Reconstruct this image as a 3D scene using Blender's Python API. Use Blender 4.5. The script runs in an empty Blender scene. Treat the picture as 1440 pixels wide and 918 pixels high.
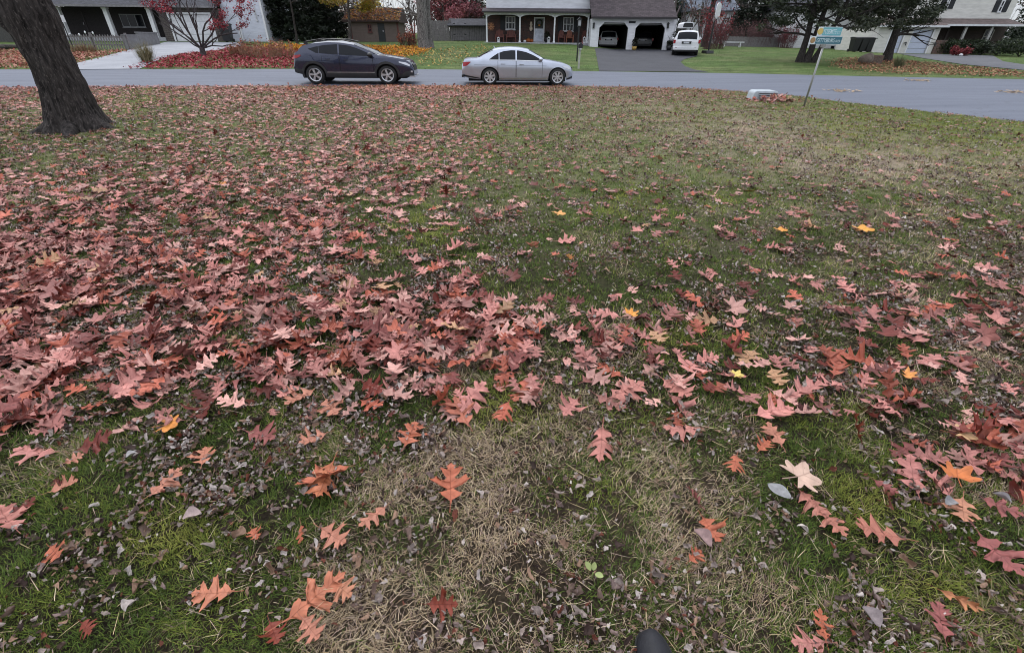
import bpy, bmesh, math, random
import numpy as np
from mathutils import Vector, Matrix
rad = math.radians
rng = np.random.default_rng(7)
rnd = random.Random(11)
scene = bpy.context.scene
COL = scene.collection

# ---------------------------------------------------------------- camera
F, PITCH, ROLL, CAMH = 645.0, rad(31.95), rad(0.5), 1.58
cp, sp, cr, sr = math.cos(PITCH), math.sin(PITCH), math.cos(ROLL), math.sin(ROLL)
def ray(px, py):
    x, y = (px-720)/F, (459-py)/F
    a, b = x*cr-y*sr, x*sr+y*cr
    return (a, cp+b*sp, -sp+b*cp)
def at(px, py, Y):
    """the point at depth Y metres that the photo shows at (px, py)"""
    d = ray(px, py); t = Y/d[1]
    return Vector((d[0]*t, Y, CAMH+d[2]*t))
def proj(x, y, z):
    """world (arrays) -> photo pixel"""
    z = z-CAMH
    dep = y*cp-z*sp
    b = y*sp+z*cp
    a = x
    X = (a*cr+b*sr)/dep; Yv = (-a*sr+b*cr)/dep
    return 720+F*X, 459-F*Yv
cam = bpy.data.cameras.new('camera'); camo = bpy.data.objects.new('camera', cam); COL.objects.link(camo)
cam.sensor_fit = 'HORIZONTAL'; cam.sensor_width = 36; cam.lens = 36*F/1440
cam.clip_start = 0.02; cam.clip_end = 3000
Rv = Vector((cr, sp*sr, cp*sr)); Uv = Vector((-sr, sp*cr, cp*cr)); Fv = Vector((0, cp, -sp))
M = Matrix((Rv, Uv, -Fv)).transposed().to_4x4(); M.translation = Vector((0, 0, CAMH))
camo.matrix_world = M
scene.camera = camo

# ---------------------------------------------------------------- terrain shape
NX = [-80, -30, -18.3, -13.8, -8.9, -4, 0, 3, 5.1, 7.0, 8.6, 9.7, 10.5, 11.3, 12.3, 14, 16, 18, 40]
NY = [6, 15.6, 18.26, 19.15, 19.96, 20.55, 20.87, 20.98, 20.9, 20.4, 19.4, 18.1, 15.9, 13.9, 12.0, 8, 3, -3, -40]
FX = [-80, -60, -25, -18.9, -12, -5.8, 3, 12, 18, 24.5, 60, 100]
FY = [17, 20, 26, 27.2, 28.6, 29.4, 28.9, 28.1, 26.4, 25.2, 20, 16]
ZX = [-60, -28, -10, -2, 5, 7.2, 8.6, 18, 27, 40, 70]
ZV = [1.3, 1.27, 1.3, 1.38, 1.30, 1.16, .98, .97, .88, .76, .8]
def yn(x): return np.interp(x, NX, NY)
def yf(x): return np.interp(x, FX, FY)
def lawn_h(x, y):
    e = np.clip((yn(x)-y)/1.5, 0, 1)
    return e*(.022*np.sin(x*1.3+.4*y)+.018*np.sin(y*1.9-x*.7+1)+.012*np.sin(3.1*x+2.7*y))*np.clip((y-1)/3, .25, 1)
def g(x, y):
    x = np.asarray(x, float); y = np.asarray(y, float)
    a, b = yn(x), yf(x); z1 = np.interp(x, ZX, ZV)
    road = .16*np.clip((y-a)/np.maximum(b-a, .1), 0, 1)
    t = (y-b)/(47-b)
    yard = .16+(z1-.16)*np.clip(t, 0, 1)+.018*np.maximum(y-47, 0)
    return np.where(y < a, lawn_h(x, y), np.where(y < b, road, yard))
def gz(x, y): return float(g(x, y))
def gp(px, py):
    """ground point shown at a photo pixel"""
    d = ray(px, py); lo, hi = .2, 160.
    for i in range(2400):
        Y = .2*(1.003**i); t = Y/d[1]
        if Y > 140: break
        if CAMH+d[2]*t <= gz(d[0]*t, Y): break
    return Vector((d[0]*t, Y, gz(d[0]*t, Y)))

# ---------------------------------------------------------------- objects
def tag(o, label=None, cat=None, group=None, kind=None):
    if label: o['label'] = label
    if cat: o['category'] = cat
    if group: o['group'] = group
    if kind: o['kind'] = kind
    return o
def empty(name, loc, label, cat, rz=0, group=None):
    o = bpy.data.objects.new(name, None); COL.objects.link(o)
    o.location = loc; o.rotation_euler = (0, 0, rz); o.empty_display_size = .2
    return tag(o, label, cat, group)
class MB:
    def __init__(s): s.v = []; s.f = []
    def add(s, vs, fs):
        n = len(s.v); s.v += [tuple(v) for v in vs]; s.f += [tuple(i+n for i in f) for f in fs]; return s
    def box(s, x0, x1, y0, y1, z0, z1):
        return s.add([(x0,y0,z0),(x1,y0,z0),(x1,y1,z0),(x0,y1,z0),(x0,y0,z1),(x1,y0,z1),(x1,y1,z1),(x0,y1,z1)],
                     [(0,3,2,1),(4,5,6,7),(0,1,5,4),(1,2,6,5),(2,3,7,6),(3,0,4,7)])
    def prism(s, poly, y0, y1):
        """polygon of (x, z), front counter-clockwise, extruded from y0 to y1"""
        n = len(poly)
        return s.add([(x, y0, z) for x, z in poly]+[(x, y1, z) for x, z in poly],
                     [tuple(range(n)), tuple(range(2*n-1, n-1, -1))]+[(i+n, (i+1) % n+n, (i+1) % n, i) for i in range(n)])
    def prismx(s, poly, x0, x1):
        """polygon of (y, z) extruded along x"""
        n = len(poly)
        return s.add([(x0, y, z) for y, z in poly]+[(x1, y, z) for y, z in poly],
                     [tuple(range(n-1, -1, -1)), tuple(range(n, 2*n))]+[(i, (i+1) % n, (i+1) % n+n, i+n) for i in range(n)])
    def tube(s, pts, rads, n=8, cap=True):
        pts = [Vector(p) for p in pts]; base = len(s.v)
        up = None
        for i, p in enumerate(pts):
            d = (pts[min(i+1, len(pts)-1)]-pts[max(i-1, 0)])
            d = d.normalized() if d.length > 1e-9 else Vector((0, 0, 1))
            if up is None:
                up = Vector((1, 0, 0)) if abs(d.x) < .8 else Vector((0, 1, 0))
            a = d.cross(up)
            if a.length < 1e-4: a = d.cross(Vector((.3, .8, .5)))
            a.normalize(); b = a.cross(d); up = b.copy(); b = -b
            r = rads[i] if hasattr(rads, '__len__') else rads
            for k in range(n):
                t = 2*math.pi*k/n
                s.v.append(tuple(p+a*(r*math.cos(t))+b*(r*math.sin(t))))
        for i in range(len(pts)-1):
            for k in range(n):
                q = base+i*n
                s.f.append((q+k, q+(k+1) % n, q+n+(k+1) % n, q+n+k))
        if cap:
            s.f.append(tuple(base+k for k in range(n-1, -1, -1)))
            s.f.append(tuple(base+(len(pts)-1)*n+k for k in range(n)))
        return s
    def lathe(s, prof, c=(0,0,0), n=16, axis='z'):
        base = len(s.v)
        for r, h in prof:
            for k in range(n):
                t = 2*math.pi*k/n; x, y = r*math.cos(t), r*math.sin(t)
                p = (x, y, h) if axis == 'z' else (x, h, y)
                s.v.append((c[0]+p[0], c[1]+p[1], c[2]+p[2]))
        for i in range(len(prof)-1):
            for k in range(n):
                q = base+i*n; f = (q+k, q+(k+1) % n, q+n+(k+1) % n, q+n+k)
                s.f.append(f if axis == 'z' else f[::-1])
        return s
    def ball(s, c, rx, ry, rz, n=10, m=7):
        return s.lathe_ell(c, rx, ry, rz, n, m)
    def lathe_ell(s, c, rx, ry, rz, n, m):
        base = len(s.v)
        for i in range(m+1):
            p = math.pi*i/m-math.pi/2
            for k in range(n):
                t = 2*math.pi*k/n; q = max(math.cos(p), .02)
                s.v.append((c[0]+rx*q*math.cos(t), c[1]+ry*q*math.sin(t), c[2]+rz*math.sin(p)))
        for i in range(m):
            for k in range(n):
                q = base+i*n; s.f.append((q+k, q+(k+1) % n, q+n+(k+1) % n, q+n+k))
        return s
    def build(s, name, mat, parent=None, smooth=False, bevel=0):
        me = bpy.data.meshes.new(name); me.from_pydata(s.v, [], s.f); me.update()
        if mat: me.materials.append(mat)
        if smooth:
            me.polygons.foreach_set('use_smooth', [True]*len(me.polygons))
        o = bpy.data.objects.new(name, me); COL.objects.link(o)
        if parent: o.parent = parent
        if bevel:
            m = o.modifiers.new('bevel', 'BEVEL'); m.width = bevel; m.segments = 2; m.limit_method = 'ANGLE'
        return o
def np_mesh(name, V, loops, starts, totals, mat, col=None, uv=None, smooth=False):
    """big mesh from numpy arrays; col is per vertex rgb, uv per vertex"""
    me = bpy.data.meshes.new(name)
    me.vertices.add(len(V)); me.vertices.foreach_set('co', np.ascontiguousarray(V, np.float32).ravel())
    me.loops.add(len(loops)); me.loops.foreach_set('vertex_index', loops.astype(np.int32))
    me.polygons.add(len(starts)); me.polygons.foreach_set('loop_start', starts.astype(np.int32))
    me.polygons.foreach_set('loop_total', totals.astype(np.int32))
    if smooth: me.polygons.foreach_set('use_smooth', np.ones(len(starts), bool))
    if col is not None:
        a = me.attributes.new('col', 'FLOAT_COLOR', 'POINT')
        c = np.ones((len(V), 4), np.float32); c[:, :3] = col; a.data.foreach_set('color', c.ravel())
    if uv is not None:
        a = me.attributes.new('luv', 'FLOAT2', 'POINT'); a.data.foreach_set('vector', np.ascontiguousarray(uv, np.float32).ravel())
    me.update(calc_edges=True)
    me.materials.append(mat)
    o = bpy.data.objects.new(name, me); COL.objects.link(o)
    return o
def stamp(base_v, faces, R, T, S):
    """N transformed copies of one small mesh. R (N,3,3) T (N,3) S (N,) -> V, loops, starts, totals"""
    N, n = len(T), len(base_v)
    V = np.einsum('nij,kj->nki', R, base_v)*S[:, None, None]+T[:, None, :]
    fl = np.concatenate([np.array(f) for f in faces]); tot = np.array([len(f) for f in faces])
    loops = (fl[None, :]+(np.arange(N)*n)[:, None]).ravel()
    totals = np.tile(tot, N)
    return V.reshape(-1, 3), loops, totals
def merge_parts(parts):
    Vs, Ls, Ts, off = [], [], [], 0
    for V, L, T in parts:
        Vs.append(V); Ls.append(L+off); Ts.append(T); off += len(V)
    V = np.concatenate(Vs); L = np.concatenate(Ls); T = np.concatenate(Ts)
    return V, L, np.concatenate([[0], np.cumsum(T)[:-1]]), T
def rotmats(az, tilt, roll):
    """rotation: roll about x, then tilt about y, then azimuth about z"""
    ca, sa, ct, st, c2, s2 = np.cos(az), np.sin(az), np.cos(tilt), np.sin(tilt), np.cos(roll), np.sin(roll)
    z = np.zeros_like(az); o = np.ones_like(az)
    Rz = np.stack([np.stack([ca, -sa, z], -1), np.stack([sa, ca, z], -1), np.stack([z, z, o], -1)], 1)
    Ry = np.stack([np.stack([ct, z, -st], -1), np.stack([z, o, z], -1), np.stack([st, z, ct], -1)], 1)
    Rx = np.stack([np.stack([o, z, z], -1), np.stack([z, c2, -s2], -1), np.stack([z, s2, c2], -1)], 1)
    return Rz @ Ry @ Rx

# ---------------------------------------------------------------- materials
def srgb(r, gg, b):
    f = lambda c: ((c/255+.055)/1.055)**2.4 if c/255 > .04045 else c/255/12.92
    return (f(r), f(gg), f(b))
class N:
    """tiny node-tree helper"""
    def __init__(s, name):
        s.m = bpy.data.materials.new(name); s.m.use_nodes = True; s.t = s.m.node_tree; s.t.nodes.clear()
        s.out = s.n('ShaderNodeOutputMaterial'); s.b = s.n('ShaderNodeBsdfPrincipled')
        s.l(s.b.outputs[0], s.out.inputs[0])
    def n(s, k, **kw):
        x = s.t.nodes.new(k)
        for a, v in kw.items(): setattr(x, a, v)
        return x
    def l(s, a, b): s.t.links.new(a, b)
    def tc(s, which='Object'): return s.n('ShaderNodeTexCoord').outputs[which]
    def noise(s, scale, detail=4, vec=None, rough=.6, out=0):
        x = s.n('ShaderNodeTexNoise'); x.inputs['Scale'].default_value = scale; x.inputs['Detail'].default_value = detail
        x.inputs['Roughness'].default_value = rough
        s.l(vec if vec else s.tc(), x.inputs['Vector']); return x.outputs[out]
    def mapv(s, scale, vec=None):
        x = s.n('ShaderNodeMapping'); x.inputs['Scale'].default_value = scale; s.l(vec if vec else s.tc(), x.inputs['Vector']); return x.outputs[0]
    def ramp(s, fac, stops, interp='LINEAR'):
        x = s.n('ShaderNodeValToRGB'); cr_ = x.color_ramp; cr_.interpolation = interp
        while len(cr_.elements) < len(stops): cr_.elements.new(.5)
        for e, (p, c) in zip(cr_.elements, stops):
            e.position = p; e.color = (c[0], c[1], c[2], 1) if hasattr(c, '__len__') else (c, c, c, 1)
        s.l(fac, x.inputs[0]); return x.outputs[0]
    def mix(s, fac, a, b, mode='MIX'):
        x = s.n('ShaderNodeMix', data_type='RGBA', blend_type=mode)
        for inp, v in ((x.inputs[0], fac), (x.inputs[6], a), (x.inputs[7], b)):
            if isinstance(v, bpy.types.NodeSocket): s.l(v, inp)
            elif hasattr(v, '__len__'): inp.default_value = (v[0], v[1], v[2], 1)
            else: inp.default_value = v
        return x.outputs[2]
    def math(s, op, a, b=None, c=None):
        x = s.n('ShaderNodeMath', operation=op)
        for i, v in enumerate((a, b, c)):
            if v is None: continue
            if isinstance(v, bpy.types.NodeSocket): s.l(v, x.inputs[i])
            else: x.inputs[i].default_value = v
        return x.outputs[0]
    def attr(s, name, out='Color'):
        x = s.n('ShaderNodeAttribute', attribute_name=name); return x.outputs[out]
    def col(s, v):
        if isinstance(v, bpy.types.NodeSocket): s.l(v, s.b.inputs['Base Color'])
        else: s.b.inputs['Base Color'].default_value = (v[0], v[1], v[2], 1)
        return s
    def set(s, **kw):
        for k, v in kw.items():
            i = s.b.inputs[k.replace('_', ' ')]
            if isinstance(v, bpy.types.NodeSocket): s.l(v, i)
            else: i.default_value = v
        return s
    def bump(s, h, strength=.5, dist=.01):
        x = s.n('ShaderNodeBump'); x.inputs['Strength'].default_value = strength; x.inputs['Distance'].default_value = dist
        s.l(h, x.inputs['Height']); s.l(x.outputs[0], s.b.inputs['Normal']); return s
_mc = {}
def plain(name, c, rough=.6, var=.25, scale=6, metal=0, spec=.5, bump=0, bscale=None, coat=0):
    """a worn, slightly mottled surface"""
    if name in _mc: return _mc[name]
    k = N(name)
    n1 = k.noise(scale, 5)
    lo = tuple(x*(1-var) for x in c); hi = tuple(min(1, x*(1+var)) for x in c)
    k.col(k.ramp(n1, [(.3, lo), (.7, hi)]))
    k.set(Roughness=rough, Metallic=metal)
    k.b.inputs['Specular IOR Level'].default_value = spec
    if coat: k.b.inputs['Coat Weight'].default_value = coat; k.b.inputs['Coat Roughness'].default_value = .04
    if bump: k.bump(k.noise(bscale or scale*4, 5), bump, .01)
    _mc[name] = k.m; return k.m
def siding(name, c, step=.2, axis=2, depth=.012):
    if name in _mc: return _mc[name]
    k = N(name); sep = k.n('ShaderNodeSeparateXYZ'); k.l(k.tc(), sep.inputs[0])
    fr = k.math('FRACT', k.math('DIVIDE', sep.outputs[axis], step))
    n1 = k.noise(1.3, 5, k.mapv((1, 1, 4)))
    base = k.ramp(n1, [(.3, tuple(x*.84 for x in c)), (.7, tuple(min(1, x*1.08) for x in c))])
    k.col(base); k.set(Roughness=.55); k.bump(fr, .9, depth); _mc[name] = k.m; return k.m
def brick(name, c1, c2, mortar, bw=.22, bh=.075, sw=.5, rough=.85):
    if name in _mc: return _mc[name]
    k = N(name); v = k.tc(); mp = k.n('ShaderNodeMapping'); mp.inputs['Rotation'].default_value = (rad(90), 0, 0); k.l(v, mp.inputs[0])
    b = k.n('ShaderNodeTexBrick'); k.l(mp.outputs[0], b.inputs['Vector'])
    b.inputs['Scale'].default_value = 1; b.inputs['Brick Width'].default_value = bw; b.inputs['Row Height'].default_value = bh
    b.inputs['Mortar Size'].default_value = .008
    b.inputs['Color1'].default_value = (*c1, 1); b.inputs['Color2'].default_value = (*c2, 1); b.inputs['Mortar'].default_value = (*mortar, 1)
    n1 = k.noise(9, 5)
    k.col(k.mix(.55, b.outputs[0], k.ramp(n1, [(.3, .25), (.75, 1.0)]), 'MULTIPLY')); k.set(Roughness=rough)
    k.bump(b.outputs['Fac'], -.6, .01); _mc[name] = k.m; return k.m
def shingle(name, c):
    if name in _mc: return _mc[name]
    k = N(name); b = k.n('ShaderNodeTexBrick'); k.l(k.tc(), b.inputs['Vector'])
    b.inputs['Scale'].default_value = 1; b.inputs['Brick Width'].default_value = .33; b.inputs['Row Height'].default_value = .15
    b.inputs['Mortar Size'].default_value = .012
    b.inputs['Color1'].default_value = (*[x*.72 for x in c], 1); b.inputs['Color2'].default_value = (*[x*1.25 for x in c], 1); b.inputs['Mortar'].default_value = (*[x*.45 for x in c], 1)
    n1 = k.noise(3, 6)
    k.col(k.mix(.6, b.outputs[0], k.ramp(n1, [(.3, .6), (.7, 1.25)]), 'MULTIPLY')); k.set(Roughness=.9)
    k.bump(k.noise(60, 3), .5, .01); _mc[name] = k.m; return k.m
def bark(name, c, sc=1., strength=1.):
    if name in _mc: return _mc[name]
    k = N(name); v = k.mapv((9*sc, 9*sc, 1.6*sc))
    n1 = k.noise(1.6, 7, v, .65); n2 = k.noise(.35, 3)
    k.col(k.mix(.5, k.ramp(n1, [(.36, tuple(x*.3 for x in c)), (.5, c), (.6, tuple(min(1, x*1.6) for x in c)), (.7, tuple(min(1, x*2.4) for x in c))]), k.ramp(n2, [(.3, .7), (.7, 1.2)]), 'MULTIPLY'))
    fl = k.ramp(k.noise(30*sc, 3, k.mapv((1, 1, .45))), [(.57, 0.), (.66, .75)])
    base = k.b.inputs['Base Color'].links[0].from_socket; k.col(k.mix(fl, base, tuple(min(1, x*3.2) for x in c)))
    k.set(Roughness=.95); k.b.inputs['Specular IOR Level'].default_value = .2
    k.bump(n1, strength, .03); _mc[name] = k.m; return k.m
def attr_mat(name, rough=.6, spec=.4, trans=0, bumpscale=0):
    k = N(name); k.col(k.attr('col')); k.set(Roughness=rough); k.b.inputs['Specular IOR Level'].default_value = spec
    if trans: 
        k.b.inputs['Subsurface Weight'].default_value = 0
    if bumpscale: k.bump(k.noise(bumpscale, 4), .4, .01)
    return k.m
GLASS = N('window_glass').col((.012, .014, .018)).set(Roughness=.06).m
GLASS.node_tree.nodes['Principled BSDF'].inputs['Specular IOR Level'].default_value = .3
BLACK = plain('black_plastic', (.012, .012, .013), .45)
RUBBER = plain('rubber', (.014, .014, .014), .8, bump=.2)
WHITE = plain('white_paint', (.72, .72, .74), .5, .1)
WHITET = plain('white_trim', (.62, .62, .64), .5, .14)
NEAR_BLACK = plain('dark_interior', (.01, .01, .011), .9)  # near-black colour standing in for shade in interiors, gaps and creases
# ================================================================ GROUND SHEETS
def warped(name, xs, ya, yb, ny, hfun, mat, power=1.0, colf=None):
    xs = np.asarray(xs, float); nx = len(xs)
    t = np.linspace(0, 1, ny)**power
    X = np.repeat(xs[None, :], ny, 0); Y = ya(xs)[None, :]*(1-t[:, None])+yb(xs)[None, :]*t[:, None]
    Z = hfun(X, Y)
    V = np.stack([X, Y, Z], -1).reshape(-1, 3)
    i = (np.arange(ny-1)[:, None]*nx+np.arange(nx-1)[None, :]).ravel()
    loops = np.stack([i, i+1, i+nx+1, i+nx], 1).ravel()
    n = len(i)
    return np_mesh(name, V, loops, np.arange(n)*4, np.full(n, 4), mat, col=colf(X, Y).reshape(-1, 3) if colf else None, smooth=True)

# --- where the photo shows leaves, litter and straw: rows of (photo y, [(photo x, amount) ...]) read back in world space
OAK = [
 (118, [(0,.7),(400,.7),(700,.7),(860,.6),(1000,.5),(1060,.2),(1440,.1)]),
 (132, [(0,.62),(160,.55),(200,.35),(300,.62),(700,.68),(980,.6),(1060,.45),(1150,.15),(1440,.1)]),
 (150, [(0,.6),(130,.5),(200,.35),(300,.5),(650,.55),(900,.45),(1000,.35),(1440,.18)]),
 (180, [(0,.45),(90,.18),(200,.25),(300,.5),(600,.55),(700,.4),(900,.45),(960,.3),(1440,.2)]),
 (220, [(0,.45),(60,.3),(170,.35),(240,.65),(640,.65),(720,.45),(840,.4),(960,.35),(1100,.22),(1440,.22)]),
 (260, [(0,.75),(600,.78),(660,.5),(720,.28),(840,.28),(960,.25),(1200,.22),(1440,.2)]),
 (300, [(0,.8),(560,.82),(620,.45),(680,.38),(760,.2),(900,.12),(1000,.2),(1200,.2),(1440,.3)]),
 (340, [(0,.85),(460,.85),(520,.35),(600,.15),(650,.22),(720,.05),(850,.05),(1000,.1),(1100,.2),(1250,.26),(1440,.3)]),
 (380, [(0,.85),(330,.85),(380,.35),(430,.35),(480,.55),(560,.4),(620,.28),(740,.08),(840,.07),(960,.08),(1080,.1),(1200,.2),(1320,.34),(1440,.35)]),
 (420, [(0,.85),(450,.85),(500,.65),(660,.65),(720,.35),(780,.12),(900,.08),(960,.12),(990,.3),(1060,.12),(1200,.4),(1320,.4),(1440,.4)]),
 (460, [(0,.7),(60,.45),(130,.5),(200,.85),(400,.85),(450,.5),(500,.75),(700,.75),(760,.55),(840,.5),(900,.4),(960,.35),(1020,.3),(1100,.12),(1200,.32),(1300,.42),(1440,.35)]),
 (500, [(0,.8),(360,.82),(450,.72),(650,.75),(700,.6),(800,.4),(880,.65),(950,.32),(1050,.1),(1150,.35),(1250,.4),(1300,.3),(1440,.3)]),
 (550, [(0,.85),(120,.8),(170,.45),(240,.5),(320,.45),(380,.4),(460,.45),(560,.62),(620,.65),(660,.45),(690,.2),(760,.25),(860,.2),(960,.3),(1060,.5),(1150,.5),(1250,.45),(1350,.15),(1440,.25)]),
 (585, [(0,.85),(60,.75),(120,.5),(180,.15),(240,.15),(320,.32),(400,.31),(480,.31),(560,.32),(630,.4),(680,.02),(800,0),(960,.05),(1060,.12),(1200,.3),(1270,.55),(1400,.6)]),
 (620, [(0,.85),(60,.6),(120,.3),(180,.08),(240,.06),(300,.1),(440,0),(1200,0),(1260,.25),(1300,.55),(1440,.6)]),
 (660, [(0,.65),(50,.35),(110,.2),(170,.04),(1240,.02),(1300,.35),(1380,.5),(1440,.55)]),
 (700, [(0,.3),(60,.12),(120,.04),(1260,.02),(1330,.2),(1440,.4)]),
 (745, [(0,.1),(40,.02),(1300,.0),(1400,.12),(1440,.2)]),
 (800, [(0,.0),(1440,.03)]),
 (960, [(0,.01),(1440,.02)])]
LIT = [
 (118, [(0,.3),(700,.25),(1000,.2),(1440,.12)]),
 (200, [(0,.6),(600,.6),(900,.45),(1440,.35)]),
 (300, [(0,.75),(600,.7),(760,.4),(1000,.4),(1440,.6)]),
 (400, [(0,.8),(600,.7),(760,.2),(900,.2),(1100,.4),(1440,.7)]),
 (500, [(0,.6),(400,.6),(700,.65),(900,.45),(1050,.3),(1200,.55),(1440,.6)]),
 (580, [(0,.5),(140,.5),(300,.55),(620,.5),(700,.1),(1000,.16),(1200,.32),(1440,.38)]),
 (660, [(0,.4),(150,.35),(300,.6),(500,.55),(600,.24),(800,.08),(950,.16),(1100,.2),(1300,.36),(1440,.4)]),
 (740, [(0,.42),(100,.3),(300,.55),(500,.5),(600,.2),(800,.09),(950,.2),(1100,.25),(1440,.4)]),
 (830, [(0,.26),(200,.28),(400,.5),(520,.5),(640,.2),(850,.12),(950,.25),(1150,.3),(1440,.34)]),
 (960, [(0,.25),(200,.28),(400,.46),(520,.48),(640,.2),(850,.12),(950,.25),(1150,.3),(1440,.34)])]
DRY = [
 (118, [(0,.25),(700,.35),(1000,.3),(1440,.15)]),
 (150, [(0,.3),(200,.2),(700,.3),(1000,.5),(1150,.25),(1440,.12)]),
 (185, [(0,.25),(700,.25),(900,.35),(1000,.75),(1130,.7),(1250,.3),(1440,.3)]),
 (225, [(0,.25),(650,.25),(800,.25),(1050,.3),(1130,.8),(1260,.95),(1380,.6),(1440,.6)]),
 (270, [(0,.25),(650,.22),(900,.2),(1050,.25),(1300,.35),(1440,.4)]),
 (340, [(0,.3),(500,.15),(700,.12),(900,.2),(1100,.35),(1300,.35),(1440,.4)]),
 (400, [(0,.3),(500,.12),(750,.15),(950,.25),(1100,.35),(1300,.35),(1440,.45)]),
 (470, [(0,.3),(500,.25),(850,.3),(980,.25),(1100,.3),(1300,.5),(1400,.75),(1440,.75)]),
 (530, [(0,.3),(300,.15),(450,.3),(700,.5),(900,.3),(1020,.2),(1150,.4),(1330,.6),(1440,.8)]),
 (600, [(0,.3),(150,.15),(400,.25),(600,.45),(700,.55),(800,.55),(930,.75),(1060,.4),(1200,.35),(1440,.5)]),
 (680, [(0,.2),(200,.18),(400,.25),(560,.6),(700,.7),(850,.75),(1000,.7),(1120,.35),(1220,.2),(1440,.4)]),
 (760, [(0,.15),(200,.25),(400,.4),(550,.75),(720,.8),(860,.6),(960,.8),(1060,.5),(1150,.3),(1440,.25)]),
 (840, [(0,.25),(200,.3),(400,.45),(520,.8),(720,.85),(850,.65),(960,.85),(1060,.7),(1160,.35),(1440,.2)]),
 (960, [(0,.3),(200,.4),(400,.6),(520,.85),(720,.9),(900,.85),(1060,.8),(1160,.45),(1440,.25)])]
def field(tab, x, y):
    px, py = proj(x, y, np.zeros_like(x)+.02)
    px = np.clip(px, 0, 1440); rows = np.stack([np.interp(px, *zip(*r)) for _, r in tab])
    ys = np.array([r[0] for r in tab], float); py = np.clip(py, ys[0], ys[-1])
    j = np.clip(np.searchsorted(ys, py)-1, 0, len(ys)-2); t = (py-ys[j])/(ys[j+1]-ys[j])
    k = np.arange(len(py))
    return rows[j, k]*(1-t)+rows[j+1, k]*t
def vnoise(x, y, s, seed):
    """smooth value noise in world space, 0..1"""
    r = np.random.default_rng(seed).random((256, 256))
    u, v = x*s+57.3, y*s+91.7; i, j = np.floor(u).astype(int), np.floor(v).astype(int); a, b = u-i, v-j
    a = a*a*(3-2*a); b = b*b*(3-2*b); i %= 256; j %= 256; i1, j1 = (i+1) % 256, (j+1) % 256
    return (r[i, j]*(1-a)+r[i1, j]*a)*(1-b)+(r[i, j1]*(1-a)+r[i1, j1]*a)*b

MOSS = [(1350,172,110,.9),(1240,158,90,.8),(1430,195,60,.7),(1100,150,60,.5),(215,750,80,1),(120,700,60,.6),(700,575,75,.9),(960,480,60,.9),(1040,500,40,.6),(1240,705,80,.9),(1140,575,60,.7),(1090,560,50,.6),(830,700,60,.7),(895,590,50,.6),(900,275,45,.8),(600,330,70,.7),(870,290,30,.8),(1020,270,40,.7),(200,142,50,.8),(1200,180,90,.7),(1400,185,60,.8),(60,850,70,.6),(330,880,60,.5),(1300,830,60,.6),(1380,300,50,.5),(700,190,60,.5),(980,160,70,.4)]
def moss(x, y):
    px, py = proj(x, y, np.zeros_like(x)); m_ = np.zeros_like(x)
    for a, b, r, w_ in MOSS: m_ = np.maximum(m_, w_*np.exp(-(((px-a)/r)**2+((py-b)/(r*.55))**2)))
    return m_
def soil_col(X, Y):
    d = field(DRY, X.ravel(), Y.ravel()); n = vnoise(X.ravel(), Y.ravel(), 3.1, 5)
    d = np.clip(d+.5*(n-.5), 0, 1)[:, None]
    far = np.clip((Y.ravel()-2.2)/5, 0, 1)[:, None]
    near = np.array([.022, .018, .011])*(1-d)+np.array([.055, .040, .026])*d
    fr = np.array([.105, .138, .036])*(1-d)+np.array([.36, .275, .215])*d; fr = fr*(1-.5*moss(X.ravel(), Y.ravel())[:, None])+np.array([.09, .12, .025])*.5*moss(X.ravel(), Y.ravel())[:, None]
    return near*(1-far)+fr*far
k = N('lawn_soil'); n1 = k.noise(55, 6); n2 = k.noise(6, 4)
k.col(k.mix(1, k.attr('col'), k.ramp(k.math('ADD', k.math('MULTIPLY', n1, .7), k.math('MULTIPLY', n2, .3)), [(.32, .35), (.68, 1.5)]), 'MULTIPLY'))
k.set(Roughness=.95); k.b.inputs['Specular IOR Level'].default_value = .1; k.bump(n1, 1, .03)
xs = np.concatenate([np.linspace(-60, -26, 18), np.linspace(-25, 14, 196), np.linspace(14.5, 24, 12)])
o = warped('lawn', xs, lambda x: np.minimum(-12, yn(x)-4)+0*x, yn, 260, g, k.m, .8, soil_col); tag(o, kind='structure')
# base under everything, to the horizon
k = N('base_ground'); k.col(k.ramp(k.noise(.4, 6), [(.3, (.03, .035, .015)), (.7, (.07, .06, .03))])).set(Roughness=1)
mb = MB(); mb.add([(-900, -400, -.8), (900, -400, -.8), (900, 1500, -.8), (-900, 1500, -.8)], [(0, 1, 2, 3)])
tag(mb.build('ground', k.m), kind='structure')

# road: worn grey asphalt
k = N('road_asphalt'); n1 = k.noise(180, 3); n2 = k.noise(.9, 6, k.mapv((.25, 1.6, 1)))
vo = k.n('ShaderNodeTexVoronoi', feature='DISTANCE_TO_EDGE'); vo.inputs['Scale'].default_value = .23
wv = k.n('ShaderNodeVectorMath', operation='ADD'); k.l(k.tc(), wv.inputs[0])
sc_ = k.n('ShaderNodeVectorMath', operation='SCALE'); sc_.inputs['Scale'].default_value = 1.6; k.l(k.noise(.9, 5, out=1), sc_.inputs[0]); k.l(sc_.outputs[0], wv.inputs[1])
k.l(wv.outputs[0], vo.inputs['Vector'])
crack = k.ramp(vo.outputs['Distance'], [(.0, .72), (.006, 1.)])
base = k.mix(1, k.ramp(n2, [(.3, (.090, .100, .132)), (.7, (.128, .140, .176))]), k.ramp(n1, [(.3, .75), (.7, 1.2)]), 'MULTIPLY')
k.col(k.mix(1, base, crack, 'MULTIPLY')).set(Roughness=.75); k.bump(n1, .5, .006)
xs = np.concatenate([np.linspace(-80, -30, 20), np.linspace(-29, 30, 180), np.linspace(31, 75, 20)])
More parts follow.
